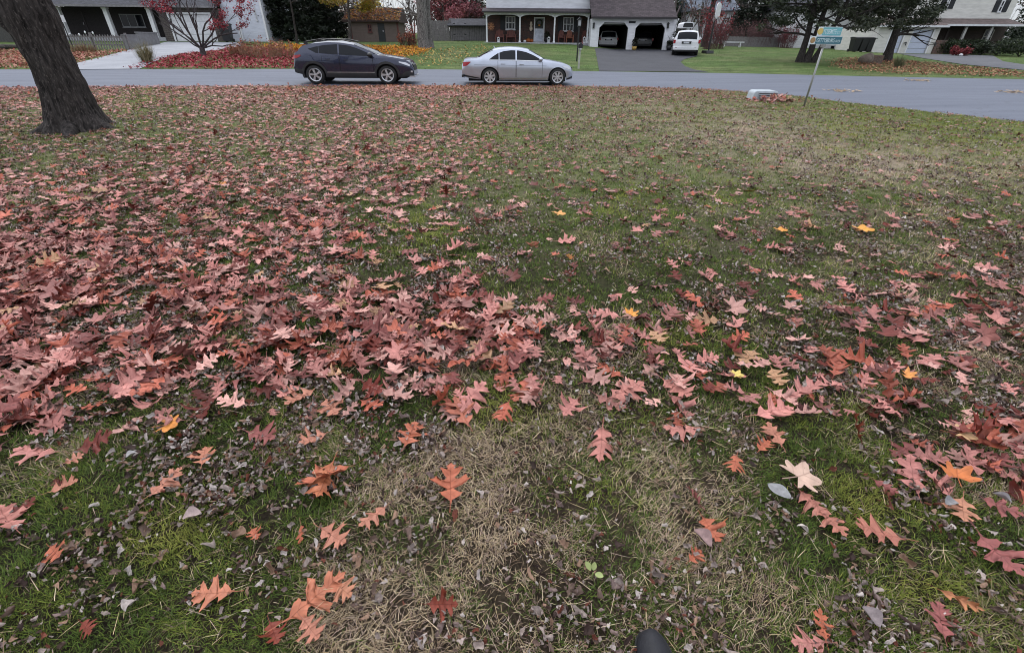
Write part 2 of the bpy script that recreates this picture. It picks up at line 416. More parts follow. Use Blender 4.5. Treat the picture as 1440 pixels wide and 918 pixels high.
o = warped('road', xs, yn, yf, 26, lambda x, y: g(x, y)-.012*np.clip(1-np.abs(y-yn(x))/.3, 0, 1), k.m); tag(o, kind='structure')
# the far yards
k = N('yard_grass'); n1 = k.noise(14, 6); n2 = k.noise(.35, 4); n3 = k.noise(2.2, 4)
cg = k.ramp(n1, [(.3, (.055, .095, .024)), (.6, (.10, .150, .044)), (.75, (.15, .18, .07))])
cg = k.mix(k.ramp(n2, [(.45, 0.), (.65, .7)]), cg, (.15, .16, .07)); n4 = k.noise(1.1, 5, k.mapv((.35, 2.2, 1))); cg = k.mix(.85, cg, k.ramp(n4, [(.3, .45), (.7, 1.35)]), 'MULTIPLY'); cg = k.mix(.6, cg, k.ramp(n3, [(.3, .55), (.7, 1.35)]), 'MULTIPLY')
k.col(cg).set(Roughness=.95); k.b.inputs['Specular IOR Level'].default_value = .15; k.bump(n1, 1, .05)
xs = np.concatenate([np.linspace(-80, -46, 12), np.linspace(-45, 60, 190), np.linspace(61, 100, 12)])
o = warped('yard', xs, yf, lambda x: 0*x+140., 150, g, k.m, 1.5); tag(o, kind='structure')
def ground_patch(name, px_poly, mat, lift=.02, step=.5, world=None):
    """a driveway or bed: the polygon given by photo pixels, cut from a grid that follows the ground"""
    P = world or [tuple(gp(*p)[:2]) for p in px_poly]
    bm = bmesh.new(); vs = [bm.verts.new((x, y, 0)) for x, y in P]; bm.faces.new(vs)
    xs_ = [p[0] for p in P]; ys_ = [p[1] for p in P]
    for ax, lo, hi in ((0, min(xs_), max(xs_)), (1, min(ys_), max(ys_))):
        c = lo+step
        while c < hi:
            co = (c, 0, 0) if ax == 0 else (0, c, 0); no = (1, 0, 0) if ax == 0 else (0, 1, 0)
            bmesh.ops.bisect_plane(bm, geom=bm.verts[:]+bm.edges[:]+bm.faces[:], plane_co=co, plane_no=no); c += step
    bmesh.ops.recalc_face_normals(bm, faces=bm.faces)
    for v in bm.verts: v.co.z = gz(v.co.x, v.co.y)+lift
    if bm.faces[:][0].normal.z < 0: bmesh.ops.reverse_faces(bm, faces=bm.faces)
    me = bpy.data.meshes.new(name); bm.to_mesh(me); bm.free(); me.materials.append(mat)
    o = bpy.data.objects.new(name, me); COL.objects.link(o); return o, P
def asphalt(name, lo, hi):
    k = N(name); n1 = k.noise(150, 3); n2 = k.noise(.8, 6)
    k.col(k.mix(1, k.ramp(n2, [(.3, lo), (.7, hi)]), k.ramp(n1, [(.3, .7), (.7, 1.3)]), 'MULTIPLY')).set(Roughness=.8); k.bump(n1, .5, .006); return k.m
o, _ = ground_patch('concrete_driveway', [(96,98.6),(197,97.6),(212,90),(226,84.5),(250,77),(303,71.5),(338,66.5),(340,60.5),(236,59.5),(185,70),(140,82),(100,91.5)], asphalt('pale_concrete', (.24,.245,.27), (.32,.325,.35)), .022)
tag(o, kind='structure')
o, _ = ground_patch('asphalt_driveway', [(842.5,100.6),(836.5,68.5),(890,68.8),(946,70.5),(982,72),(980,80),(962,84),(957,88),(963,94),(975,98.5),(996,102.2)], asphalt('dark_asphalt', (.024,.024,.031), (.038,.038,.047)), .022)
tag(o, kind='structure')
o, _ = ground_patch('side_driveway', [(1262,76),(1315,77),(1340,77.5),(1396,78.5),(1410,87),(1440,91.5),(1500,97),(1500,106),(1440,99.5),(1354,91.5),(1300,83)], asphalt('side_asphalt', (.07,.07,.078), (.10,.10,.11)), .022)
tag(o, kind='structure')

# ================================================================ GRASS (stuff)
def scatter(n, y0, y1, dens):
    """n(y)-weighted points in the view wedge between depths y0 and y1"""
    out = []
    for a, b in zip(np.linspace(y0, y1, 61)[:-1], np.linspace(y0, y1, 61)[1:]):
        m = (a+b)/2; hw = 1.12*(.85*m+.84)+1.1; A = 2*hw*(b-a); cnt = int(A*dens(m))
        out.append(np.stack([rng.uniform(-hw, hw, cnt), rng.uniform(a, b, cnt)], 1))
    p = np.concatenate(out); return p[p[:, 1] < yn(p[:, 0])-.02]
def blades(P, L, W, az, lean, curl, z0):
    """three-row tapered blades"""
    n = len(P); dx, dy = np.cos(az), np.sin(az); sx, sy = -dy, dx
    V = np.empty((n, 5, 3), np.float32)
    for r, (t, w) in enumerate(((0, 1.), (.55, .8))):
        h = L*t; ang = lean+curl*t*.5
        bx = P[:, 0]+dx*h*np.sin(ang); by = P[:, 1]+dy*h*np.sin(ang); bz = z0+h*np.cos(ang)
        for q, sg in enumerate((-1, 1)):
            V[:, r*2+q] = np.stack([bx+sg*sx*W*w/2, by+sg*sy*W*w/2, bz], 1)
    ang = lean+curl
    hx = L*.55*np.sin(lean+curl*.275)+L*.45*np.sin(ang); hz = L*.55*np.cos(lean+curl*.275)+L*.45*np.cos(ang)
    V[:, 4] = np.stack([P[:, 0]+dx*hx, P[:, 1]+dy*hx, z0+np.maximum(hz, .004)], 1)
    b = np.arange(n)[:, None]*5
    loops = np.concatenate([b+np.array([0, 1, 3, 2]), b+np.array([2, 3, 4])], 1).ravel()
    return V.reshape(-1, 3), loops, np.tile(np.array([4, 3]), n)
KB = 8
dens = lambda y: 36000/KB/(1+(max(y, 0)/1.7)**1.95)
T0 = scatter(0, -.2, 21, dens); hole = vnoise(T0[:, 0], T0[:, 1], 7, 21); hole2 = vnoise(T0[:, 0], T0[:, 1], 19, 23)
T0 = T0[rng.random(len(T0)) < np.clip(.5+1.1*(hole-.25)+.7*(hole2-.4), .25, 1)]
off = rng.normal(0, 1, (len(T0), KB, 2))*(.009*(1+T0[:, 1]/4))[:, None, None]
P = (T0[:, None, :]+off).reshape(-1, 2); n = len(P); o_ = off.reshape(-1, 2); od = np.hypot(o_[:, 0], o_[:, 1])
tr_ = np.repeat(rng.random(len(T0)), KB); ms = moss(P[:, 0], P[:, 1])
dry = field(DRY, P[:, 0], P[:, 1]); nz = vnoise(P[:, 0], P[:, 1], 4.2, 3); nz2 = vnoise(P[:, 0], P[:, 1], 1.1, 9)
dpr = np.clip(dry*.82+.75*(nz-.5)+.35*(nz2-.5)-.6*ms, 0.10, 1)
isdry = (.6*tr_+.4*rng.random(n)) < dpr
az = np.arctan2(o_[:, 1], o_[:, 0])+rng.normal(0, .7, n)
flow = vnoise(P[:, 0], P[:, 1], 1.6, 31)*12; az = np.where(rng.random(n) < .3, flow+rng.normal(0, .6, n), az)
L = np.where(isdry, rng.uniform(.022, .062, n), rng.uniform(.02, .046, n))*(1+.4*(nz-.5))*(1+.02*P[:, 1])
Wd = np.where(isdry, rng.uniform(.0009, .0019, n), rng.uniform(.0010, .0021, n))*(1+P[:, 1]/2.4)
lean = np.where(isdry, rng.uniform(.35, 1.45, n), rng.uniform(.1, 1.0, n)); curl = rng.uniform(0, 1.3, n)*np.where(isdry, .8, 1)
GRN = np.array([[.062,.098,.018],[.110,.145,.026],[.170,.190,.036],[.235,.235,.055],[.080,.105,.034]])
STR = np.array([[.42,.32,.19],[.31,.23,.14],[.50,.40,.27],[.20,.135,.09],[.35,.255,.205]])
gi = np.clip(nz*1.9+rng.normal(0, .8, n)+ms*1.9, 0, 3.99).astype(int); gi[(rng.random(n) < .1) & (ms < .3)] = 4
C = np.where(isdry[:, None], STR[rng.integers(0, 5, n)], GRN[gi])*rng.uniform(.7, 1.25, (n, 1))*(.75+.5*tr_[:, None])*(1+.28*np.clip((P[:, 1]-2)/3, 0, 1))[:, None]
z0 = lawn_h(P[:, 0], P[:, 1])
V, Lp, Tt = blades(P, L, Wd, az, lean, curl, z0-.002)
parts = [(V, Lp, Tt)]; cols = [np.repeat(C, 5, 0)]
# loose straw lying on top
P2 = scatter(0, .3, 7, lambda y: 420/(1+(y/2.2)**2)); d2 = field(DRY, P2[:, 0], P2[:, 1]); P2 = P2[rng.random(len(P2)) < np.clip(d2+.12, 0, 1)]; n2_ = len(P2)
V, Lp, Tt = blades(P2, rng.uniform(.03, .10, n2_), rng.uniform(.0009, .0019, n2_)*(1+P2[:, 1]/3), rng.uniform(0, 6.28, n2_), rng.uniform(1.25, 1.56, n2_), rng.uniform(-.2, .5, n2_), lawn_h(P2[:, 0], P2[:, 1])+rng.uniform(.012, .035, n2_))
parts.append((V, Lp, Tt)); cols.append(np.repeat(STR[rng.integers(0, 5, n2_)]*rng.uniform(.85, 1.25, (n2_, 1)), 5, 0))
GRASSM = attr_mat('grass_blade', .7, .12)
o = np_mesh('grass', *merge_parts(parts), GRASSM, col=np.concatenate(cols)); tag(o, kind='stuff')
# coarser blades on the yards across the road
xs_ = rng.uniform(-45, 50, 90000); ys_ = rng.uniform(25, 62, 90000); m_ = ys_ > yf(xs_)+.1; P3 = np.stack([xs_, ys_], 1)[m_]
FAR_GRASS = P3

# ================================================================ LEAVES
OUT = [(0,.008),(.10,.028),(.16,.10),(.22,.20),(.27,.22),(.30,.27),(.31,.20),(.335,.12),(.37,.075),(.41,.10),(.46,.22),(.50,.31),(.54,.34),(.56,.42),(.585,.35),(.64,.36),(.60,.25),(.605,.14),(.635,.085),(.67,.10),(.73,.20),(.77,.23),(.83,.30),(.83,.22),(.88,.20),(.82,.12),(.83,.07),(.87,.07),(.93,.11),(.935,.06),(1.0,.0)]
OUT_LO = [(0,.01),(.14,.05),(.30,.27),(.345,.09),(.42,.12),(.56,.42),(.63,.35),(.61,.10),(.68,.11),(.83,.29),(.84,.08),(.93,.10),(1,0)]
def oak_leaf_mesh(seed, outline, rows, curl_l, curl_w, droop, stem=True):
    """unit-length red oak leaf lying along +x, built as strips between midrib and a lobed outline"""
    r = np.random.default_rng(seed)
    sides = []
    for sg in (1, -1):
        amp = r.uniform(.78, 1.12, 4); sh = r.uniform(-.03, .03, 4); pts = []
        for u, v in outline:
            q = 0 if u < .355 else 1 if u < .625 else 2 if u < .85 else 3
            end = 0 if u in (0, 1) or u == 1.0 else 1
            f = amp[q] if v > .13 else 1+(amp[q]-1)*.3
            pts.append((u+end*(sh[q] if v > .13 else 0)+end*r.normal(0, .006), sg*max(v*f+r.normal(0, .006)*end, 0.004 if u < 1 else 0)))
        sides.append(pts)
    V, UV, Fc = [], [], []
    def put(u, v):
        z = curl_l*(u-.5)**2*1.2+curl_w*v*v*2.2+droop*max(0, abs(v)-.12)**1.5*2+.05*math.sin(7*u+seed)*abs(v)*2+.02*math.sin(23*u+9*v+seed)
        bend = .06*math.sin(3.1*u+seed)
        V.append((u, v+bend*(u-.5)*.6, z)); UV.append((u, v)); return len(V)-1
    for sg, pts in zip((1, -1), sides):
        um = []; c = 0
        for u, v in pts:
            c = max(c, u-.42*abs(v)); um.append(min(c, 1))
        prev = None
        for (u, v), m in zip(pts, um):
            cur = [put(m+(u-m)*t, v*t) for t in np.linspace(0, 1, rows+1)]
            if prev:
                for i in range(rows):
                    f = (prev[i], cur[i], cur[i+1], prev[i+1]); Fc.append(f[::-1] if sg > 0 else f)
            prev = cur
    if stem:
        s0 = len(V)
        for u, w in ((.04, .009), (-.10, .007), (-.22, .010)):
            for sgn in (-1, 1):
                V.append((u, sgn*w+.02*(u*u*8), .012+curl_l*(u-.5)**2*1.0)); UV.append((u, 0))
        for i in range(2): Fc.append((s0+2*i+1, s0+2*i, s0+2*i+2, s0+2*i+3))
    return np.array(V, np.float32), Fc, np.array(UV, np.float32)
def small_leaf_mesh(seed, hi=True):
    """little shrivelled leaf: rolled, folded along the midrib or crumpled, with a ragged edge"""
    r = np.random.default_rng(seed); nu, nv = (9, 7) if hi else (5, 3); kind = seed % 3
    roll = (r.uniform(2.6, 5.2), r.uniform(.3, 1.0), r.uniform(1.2, 3.0))[kind]; fold = (0, r.uniform(.5, 1.1), r.uniform(0, .4))[kind]; crump = (.02, .025, .06)[kind]
    bendl = r.uniform(-1.8, 1.8); tw = r.uniform(-1.6, 1.6); wd = r.uniform(.26, .5); sx = r.uniform(-.25, .25)
    ph = r.uniform(0, 6.28, 6)
    V, UV, Fc = [], [], []
    for i in range(nu):
        u = i/(nu-1); w = wd*(math.sin(math.pi*min(max(u*.94+.03, 0), 1))**.7)*(1+.18*math.sin(9*u+ph[0]))+.006
        for j in range(nv):
            v = (j/(nv-1)*2-1); a = v*roll/2+tw*(u-.5)
            rr = w/max(roll/2, .3)
            y, z = rr*math.sin(a), rr*(1-math.cos(a))+fold*w*abs(v)
            z += bendl*(u-.5)**2*.6+crump*(math.sin(11*u+5*v+ph[1])+math.sin(7*u-9*v+ph[2]))+r.normal(0, .012)
            y += crump*math.sin(13*u+3*v+ph[3])*.8+sx*(u-.5)**2
            V.append((u-.5+.05*math.sin(4*v+ph[4])*abs(v), y, z)); UV.append((u, v*.3))
    for i in range(nu-1):
        for j in range(nv-1):
            q = i*nv+j; Fc.append((q, q+nv, q+nv+1, q+1))
    return np.array(V, np.float32), Fc, np.array(UV, np.float32)
def leaf_material(name, use_obj, vein=True, rough=.48, spec=.28):
    k = N(name)
    if use_obj: base = k.n('ShaderNodeObjectInfo').outputs['Color']
    else: base = k.attr('col')
    uv = k.attr('luv', 'Vector'); sep = k.n('ShaderNodeSeparateXYZ'); k.l(uv, sep.inputs[0])
    av = k.math('ABSOLUTE', sep.outputs[1])
    nn = k.noise(4, 5, uv)
    c = k.mix(1, base, k.ramp(nn, [(.3, .72), (.72, 1.22)]), 'MULTIPLY')
    rib = k.ramp(av, [(.0, 1.), (.013, 0.)])
    fr = k.math('FRACT', k.math('MULTIPLY', k.math('SUBTRACT', sep.outputs[0], k.math('MULTIPLY', av, .75)), 6.5))
    vn = k.math('MULTIPLY', k.ramp(k.math('ABSOLUTE', k.math('SUBTRACT', fr, .5)), [(.0, 1.), (.07, 0.)]), k.ramp(av, [(.02, .8), (.35, .15)]))
    vv = k.math('MAXIMUM', rib, vn)
    if vein: c = k.mix(k.math('MULTIPLY', vv, .55), c, k.mix(1, base, (.45, .38, .36), 'MULTIPLY'))
    spots = k.ramp(k.noise(19, 2, uv), [(.66, 0.), (.74, .6)])
    c = k.mix(spots, c, (.05, .022, .014))
    k.col(c).set(Roughness=rough); k.b.inputs['Specular IOR Level'].default_value = spec
    k.bump(k.math('ADD', k.math('MULTIPLY', vv, -.6), nn), .5, .004)
    return k.m
LEAF_O = leaf_material('oak_leaf_single', True); LEAF_S = leaf_material('oak_leaf_drift', False)
LIT_O = leaf_material('small_leaf_single', True, False, .6, .25); LIT_S = leaf_material('small_leaf_litter', False, False, .6, .25)
OAKC = np.array([[.48,.20,.185],[.42,.112,.072],[.14,.024,.016],[.44,.25,.15],[.58,.31,.285],[.21,.062,.058],[.55,.20,.04],[.36,.145,.135]])
OAKW = np.array([.31,.15,.17,.022,.16,.09,.002,.096]); OAKW /= OAKW.sum()
LITC = np.array([[.31,.245,.215],[.48,.41,.375],[.14,.09,.07],[.045,.025,.020],[.28,.17,.115],[.21,.145,.13],[.15,.045,.027]])
LITW = np.array([.24,.12,.20,.14,.14,.10,.06]); LITW /= LITW.sum()
def mk_meshdata(name, vfu, mat):
    V, Fc, UV = vfu
    tot = np.array([len(f) for f in Fc]); loops = np.concatenate([np.array(f) for f in Fc])
    o = np_mesh(name, V, loops, np.concatenate([[0], np.cumsum(tot)[:-1]]), tot, mat, uv=UV, smooth=True)
    me = o.data; bpy.data.objects.remove(o); return me
def curlset(i):
    r = np.random.default_rng(100+i)
    return r.uniform(-.05, .22), r.uniform(-.35, .75), r.uniform(-.6, .7)
OAK_HI = [oak_leaf_mesh(i, OUT, 3, *curlset(i)) for i in range(18)]
OAK_ME = [mk_meshdata('oak_leaf', m, LEAF_O) for m in OAK_HI]
OAK_MID = [oak_leaf_mesh(i, OUT, 1, *curlset(i)) for i in range(12)]
OAK_LO = [oak_leaf_mesh(i, OUT_LO, 1, *[c*.7 for c in curlset(i)], stem=False) for i in range(10)]
LIT_HI = [small_leaf_mesh(i) for i in range(24)]; LIT_ME = [mk_meshdata('small_leaf', m, LIT_O) for m in LIT_HI]
LIT_LO = [small_leaf_mesh(i, False) for i in range(10)]

def place_leaf(me, mat4, color, name, label, cat, group=None):
    o = bpy.data.objects.new(name, me); COL.objects.link(o); o.matrix_world = mat4; o.color = (*color, 1)
    return tag(o, label, cat, group)
LH = .026    # height of the leaf bed on the grass
def pix_leaf(b, t, me_i, color, label, wide=1., z=LH, tilt=0., roll=0., name='oak_leaf', cat='leaf', group='oak leaves lying apart in the foreground', me=None):
    """a leaf whose base and tip lie at these two photo pixels on the lawn"""
    d1, d2 = ray(*b), ray(*t); a = Vector(d1)*((z-CAMH)/d1[2]); c = Vector(d2)*((z-CAMH)/d2[2])
    L_ = math.hypot(c.x-a.x, c.y-a.y); az_ = math.atan2(c.y-a.y, c.x-a.x)
    M4 = Matrix.Translation((a.x, a.y, z+lawn_h(np.array(a.x), np.array(a.y)))) @ Matrix.Rotation(az_, 4, 'Z') @ Matrix.Rotation(-tilt, 4, 'Y') @ Matrix.Rotation(roll, 4, 'X') @ Matrix.Diagonal((L_, L_*wide, L_, 1))
    return place_leaf(me or OAK_ME[me_i], M4, color, name, label, cat, group)
rust, tanred, dkred, orange, pink, plum = (.40,.115,.06), (.42,.17,.11), (.20,.04,.022), (.58,.22,.035), (.43,.17,.135), (.27,.085,.075)
HAND = [
 ((569,629),(585,594),0,rust,'rust red oak leaf pointing up the photo, left of the bare straw patch',1.3,.03,0),
 ((633,711),(634,657),1,rust,'upright rust oak leaf alone on dry grass, its stalk towards the camera',1.0,.12,.1),
 ((461,607),(419,625),2,tanred,'small tan red oak leaf alone on dark green grass left of centre',1.1,.05,0),
 ((545,710),(504,742),3,tanred,'salmon oak leaf pointing down left among grey litter',1.0,.05,.1),
 ((450,742),(489,768),4,tanred,'salmon oak leaf below the big curled rust pair',1.0,.1,.2),
 ((499,655),(415,690),5,rust,'big curled rust oak leaf, upper one of a pair left of centre',.8,.1,.5),
 ((468,650),(446,709),6,(.40,.13,.06),'big curled rust oak leaf, lower one of a pair left of centre',.9,.15,-.3),
 ((330,831),(268,834),7,(.44,.16,.09),'evenly lobed salmon oak leaf lying sideways in the lower left grass',1.0,.02,0),
 ((397,876),(487,805),8,(.42,.14,.075),'largest long rust oak leaf of the small heap at the lower left',.75,.04,.15),
 ((378,872),(392,906),9,dkred,'dark rust oak leaf under the left end of the lower left heap',1.2,.08,-.2),
 ((424,868),(450,900),10,tanred,'broad salmon oak leaf at the lower right of the lower left heap',1.2,.05,.1),
 ((468,815),(496,845),11,(.45,.19,.11),'torn orange tan oak leaf at the right end of the lower left heap',1.2,.2,.3),
 ((600,850),(645,853),12,dkred,'dark red curled oak leaf alone on straw at the bottom centre',1.1,.1,.5),
 ((848,596),(843,650),13,pink,'narrow pinkish oak leaf standing on end beside the straw patch',.8,.02,0),
 ((984,605),(931,606),14,pink,'pinkish red oak leaf lying sideways right of the straw patch',1.0,.05,.1),
 ((997,729),(962,684),15,plum,'narrow folded plum brown oak leaf pointing up left',.55,.05,.9),
 ((986,726),(1012,765),16,rust,'wide rust oak leaf just below the folded plum brown one',1.3,.05,0),
 ((1160,906),(1151,857),17,rust,'slim rust oak leaf near the bottom edge, right half',.75,.02,.1),
 ((1325,901),(1316,849),0,plum,'reddish oak leaf in the bottom right grass',1.0,.05,.1),
 ((1315,829),(1382,863),2,(.46,.19,.09),'long orange tan oak leaf curled like a boat at the lower right',.45,.08,.9),
 ((1372,752),(1438,816),1,plum,'very large plum red oak leaf at the right edge of the photo',1.1,.02,.1),
 ((1270,762),(1196,741),4,(.36,.13,.09),'wide reddish oak leaf lying sideways right of the pale leaf',1.1,.06,.1),
 ((1122,692),(1160,728),6,(.38,.15,.11),'reddish oak leaf touching the pale beige leaf',1.1,.05,.1),
 ((1146,712),(1189,760),8,(.38,.145,.10),'reddish oak leaf at the lower end of the chain by the pale leaf',.9,.04,0),
 ((1211,632),(1184,593),10,(.16,.035,.018),'dark rust oak leaf standing on edge in green grass',.8,.5,1.1),
 ((1100,630),(1079,596),11,tanred,'small salmon oak leaf pointing up left in the right hand grass',1.1,.05,0),
 ((1066,636),(1082,622),12,rust,'tiny rust oak leaf left of a small salmon one',1.2,.05,0),
 ((1036,640),(1030,666),13,rust,'small rust oak leaf alone right of the dry straw',1.0,.05,0),
 ((206,697),(256,655),14,tanred,'long salmon oak leaf pointing up right in the left foreground',.9,.05,.1),
 ((283,652),(288,627),15,(.45,.17,.10),'star shaped salmon oak leaf at the left beside litter',1.3,.05,0),
 ((352,741),(362,757),16,rust,'small rust oak leaf on grey litter in the left foreground',1.3,.05,0),
 ((424,735),(423,768),17,(.36,.10,.05),'narrow rust oak leaf standing in green grass at the left',.5,.1,.6),
 ((112,872),(128,890),3,dkred,'dark brown red oak leaf half hidden in the bottom left grass',1.2,.1,.4),
 ((68,766),(84,784),5,rust,'small rust oak leaf in the grass near the left edge',1.2,.1,.3),
 ((86,650),(118,636),7,tanred,'salmon oak leaf at the lower fringe of the left drift',1.2,.05,.1),
 ((66,690),(110,672),9,tanred,'salmon oak leaf lying below the fringe of the left drift',1.1,.05,.1),
 ((20,745),(0,716),1,pink,'curled pinkish oak leaf at the left edge below the drift',1.0,.2,.5),
 ((968,790),(985,775),2,rust,'scrap of orange rust oak leaf beside grey litter below the wide rust leaf',1.2,.1,.3),
 ((1226,676),(1262,700),6,plum,'folded plum oak leaf on dark litter left of the right drift',.7,.15,.7),
 ((1352,702),(1352,738),0,(.45,.20,.12),'tan oak leaf hanging below the bright orange leaf of the right drift',1.0,.05,.1),
 ((1375,700),(1440,728),8,plum,'dull plum oak leaf lying across the lower right drift',.9,.02,.1),
 ((660,600),(640,560),4,(.40,.13,.08),'rust oak leaf at the lower tip of the central drift',.9,.05,0),
 ((457,560),(474,586),5,tanred,'salmon oak leaf pointing down, left of the central drift',1.,.05,0),
 ((444,545),(400,570),2,tanred,'broad salmon oak leaf pointing left, left of the central drift',1.1,.05,.1),
 ((857,560),(905,540),3,pink,'pinkish oak leaf at the right end of the central drift',1.1,.05,.1),
 ((930,535),(972,562),10,pink,'pink oak leaf with deep lobes right of the central drift',1.2,.05,.1),
]
for h in HAND:
    b, t, mi, c, lab, wide, tl, rl = h
    pix_leaf(b, t, mi, c, lab, wide, LH+.006, tl, rl)
# leaves of other kinds
def maple_mesh(seed, lobes=5, cup=.3):
    r = np.random.default_rng(seed); V = [(0, 0, 0)]; UV = [(.3, 0)]; Fc = []
    n = lobes*6+1
    for i in range(n):
        a = -2.45+4.9*i/(n-1); ph = (i % 6)/6; tip = abs(ph-.0)
        k_ = i/6; d = abs(k_-round(k_))
        rr = .56-.40*d+(.05 if d < .01 else 0)+(.045 if .12 < d < .2 else 0)+r.normal(0, .022)
        rr *= 1-.25*abs(a)/2.45
        V.append((rr*math.cos(a), rr*math.sin(a), cup*rr*rr+.05*math.sin(3*a+seed))); UV.append((.3+rr*math.cos(a)*.5, rr*math.sin(a)*.6))
    for i in range(n-1): Fc.append((0, i+1, i+2))
    s0 = len(V)
    for u, w in ((0, .012), (-.3, .012), (-.55, .014)):
        for sg in (-1, 1): V.append((u, sg*w, .012+.1*u*u)); UV.append((0, 0))
    for i in range(2): Fc.append((s0+2*i+1, s0+2*i, s0+2*i+2, s0+2*i+3))
    V = np.array(V, np.float32); V[:, 0] = V[:, 0]*.9+.5
    return V, Fc, np.array(UV, np.float32)
def ovate_mesh(seed, cup=.2, wd=.33):
    V, UV, Fc = [], [], []; nu, nv = 11, 7
    for i in range(nu):
        u = i/(nu-1); w = wd*(math.sin(math.pi*u)**.7 if 0 < u < 1 else 0)+.004
        for j in range(nv):
            v = j/(nv-1)*2-1; V.append((u, v*w, cup*(v*w)**2*3+.06*(u-.5)**2+.012*math.sin(9*u+4*v+seed))); UV.append((u, v*w))
    for i in range(nu-1):
        for j in range(nv-1):
            q = i*nv+j; Fc.append((q, q+nv, q+nv+1, q+1))
    return np.array(V, np.float32), Fc, np.array(UV, np.float32)
mp = mk_meshdata('maple_leaf', maple_mesh(1), LEAF_O); mp2 = mk_meshdata('maple_leaf', maple_mesh(4, 5, .9), LEAF_O)
ov = mk_meshdata('round_leaf', ovate_mesh(1), LIT_O); ov2 = mk_meshdata('curled_leaf', ovate_mesh(3, 1.4, .3), LIT_O)
kw = dict(name='maple_leaf', cat='leaf', group='single leaves of other colours')
pix_leaf((212,599),(253,589),0,(.56,.21,.04),'bright orange broad leaf alone on dark grass at the left',1.2,me=mp,z=.05,**kw)
pix_leaf((1350,687),(1341,659),0,(.50,.15,.045),'bright orange cupped leaf on the lower right drift',1.2,me=mp2,z=.06,**kw)
pix_leaf((1098,676),(1144,668),0,(.50,.34,.26),'pale beige maple leaf beside a round grey leaf',1.2,me=mp,z=.05,**kw)
pix_leaf((1262,523),(1290,530),0,(.60,.24,.06),'small orange leaf lying on the upper right drift',1.2,me=mp2,z=.06,**kw)
pix_leaf((1330,604),(1372,612),0,(.55,.33,.17),'yellowish tan leaf in the middle of the right drift',1.1,me=mp,z=.07,**kw)
pix_leaf((776,306),(793,303),0,(.62,.28,.07),'small orange leaf on green grass beyond the middle of the lawn',1.2,me=mp,z=.05,**kw)
pix_leaf((880,446),(893,440),0,(.62,.25,.04),'bright orange leaf among pink oak leaves right of centre',1.2,me=mp2,z=.06,**kw)
pix_leaf((1091,325),(1103,322),0,(.62,.25,.04),'small bright orange leaf on the far right grass, left one of two',1.2,me=mp,z=.05,**kw)
pix_leaf((1203,326),(1221,322),0,(.62,.28,.04),'small orange leaf on the far right grass, right one of two',1.2,me=mp,z=.05,**kw)
pix_leaf((1024,528),(1044,526),0,(.60,.45,.12),'small yellow leaf beside red oak leaves right of centre',1.0,me=mp,z=.05,**kw)
kw = dict(name='round_leaf', cat='leaf', group='single leaves of other colours')
pix_leaf((1112,702),(1078,682),0,(.24,.235,.235),'smooth oval grey leaf beside the pale beige leaf',1.0,me=ov,z=.05,**kw)
pix_leaf((1236,884),(1212,853),0,(.22,.18,.18),'large curled mauve grey leaf in the lower right grass',1.2,me=ov2,z=.05,**kw)
pix_leaf((1328,711),(1342,706),0,(.25,.24,.24),'silver grey folded leaf left of the tan leaf at the lower right',1.2,me=ov2,z=.05,**kw)
pix_leaf((175,640),(190,632),0,(.42,.39,.38),'small bright grey leaf on the dark grass below the orange leaf',1.2,me=ov2,z=.05,**kw)
pix_leaf((255,726),(282,718),0,(.40,.30,.28),'mauve curled leaf over dark litter in the left foreground',1.3,me=ov2,z=.05,**kw)
pix_leaf((1000,770),(976,745),0,(.30,.20,.19),'dull mauve curled leaf left of the wide rust leaf',1.0,me=ov2,z=.05,**kw)
pix_leaf((1395,694),(1422,708),0,(.28,.25,.25),'pale grey rolled leaf above the plum leaf at the right edge',.7,me=ov2,z=.07,**kw)
_ov = ovate_mesh(5, .9, .26); OAK_MID += [maple_mesh(7, 5, .5), (_ov[0]*.5, _ov[1], _ov[2])]; OAK_LO += [maple_mesh(8, 5, .4)]
# --- random oak leaves, by coverage
def oak_points():
    out = []
    for a, b in zip(np.linspace(.0, 21, 84)[:-1], np.linspace(.0, 21, 84)[1:]):
        m = (a+b)/2; hw = 1.12*(.85*m+.84)+1.2; A = 2*hw*(b-a); mx = 2.1/.0062; cnt = int(A*mx)
        x = rng.uniform(-hw, hw, cnt); y = rng.uniform(a, b, cnt)
        c = field(OAK, x, y)*(1-.42*np.clip((proj(x, y, 0*x)[0]-560)/330, 0, 1)*np.clip((y-3.2)/3, 0, 1)*(1-np.clip((y-14)/4, 0, 1)))*(1-.20*np.clip((y-2.4)/2.5, 0, 1)*(1-np.clip((y-15)/4, 0, 1))); c = np.where((proj(x, y, 0*x)[1] > 590) & (c < .3), c*.35, c); n_ = vnoise(x, y, 2.6, 41)*.6+vnoise(x, y, 6.5, 43)*.4
        n2o = vnoise(x, y, 1.3, 47); c = np.clip(c*np.clip(.22+1.0*n_+.75*n2o, .25, 1.12), 0, .9)
        k_ = (rng.random(cnt)*(1+.10*np.minimum(np.maximum(y-2.5, 0), 8.5))/(1+.9*np.clip((y-5)/4, 0, 1)) < -np.log(1-c)/2.1) & (y < yn(x)-.03+rng.exponential(.09, cnt))
        # bare ring at the foot of the tree
        k_ &= ((x+8.84)**2+(y-10.3)**2 > .8) | (rng.random(cnt) < .2)
        out.append(np.stack([x[k_], y[k_], c[k_]], 1))
    return np.concatenate(out)
P = oak_points(); P = P[np.argsort(P[:, 1])]; n = len(P)
Ls = np.clip(rng.normal(.136, .036, n), .055, .21)*(1-.30*np.clip((P[:, 1]-2.8)/4, 0, 1))
Ls *= np.where(P[:, 1] > 8, 1.0, 1.0)
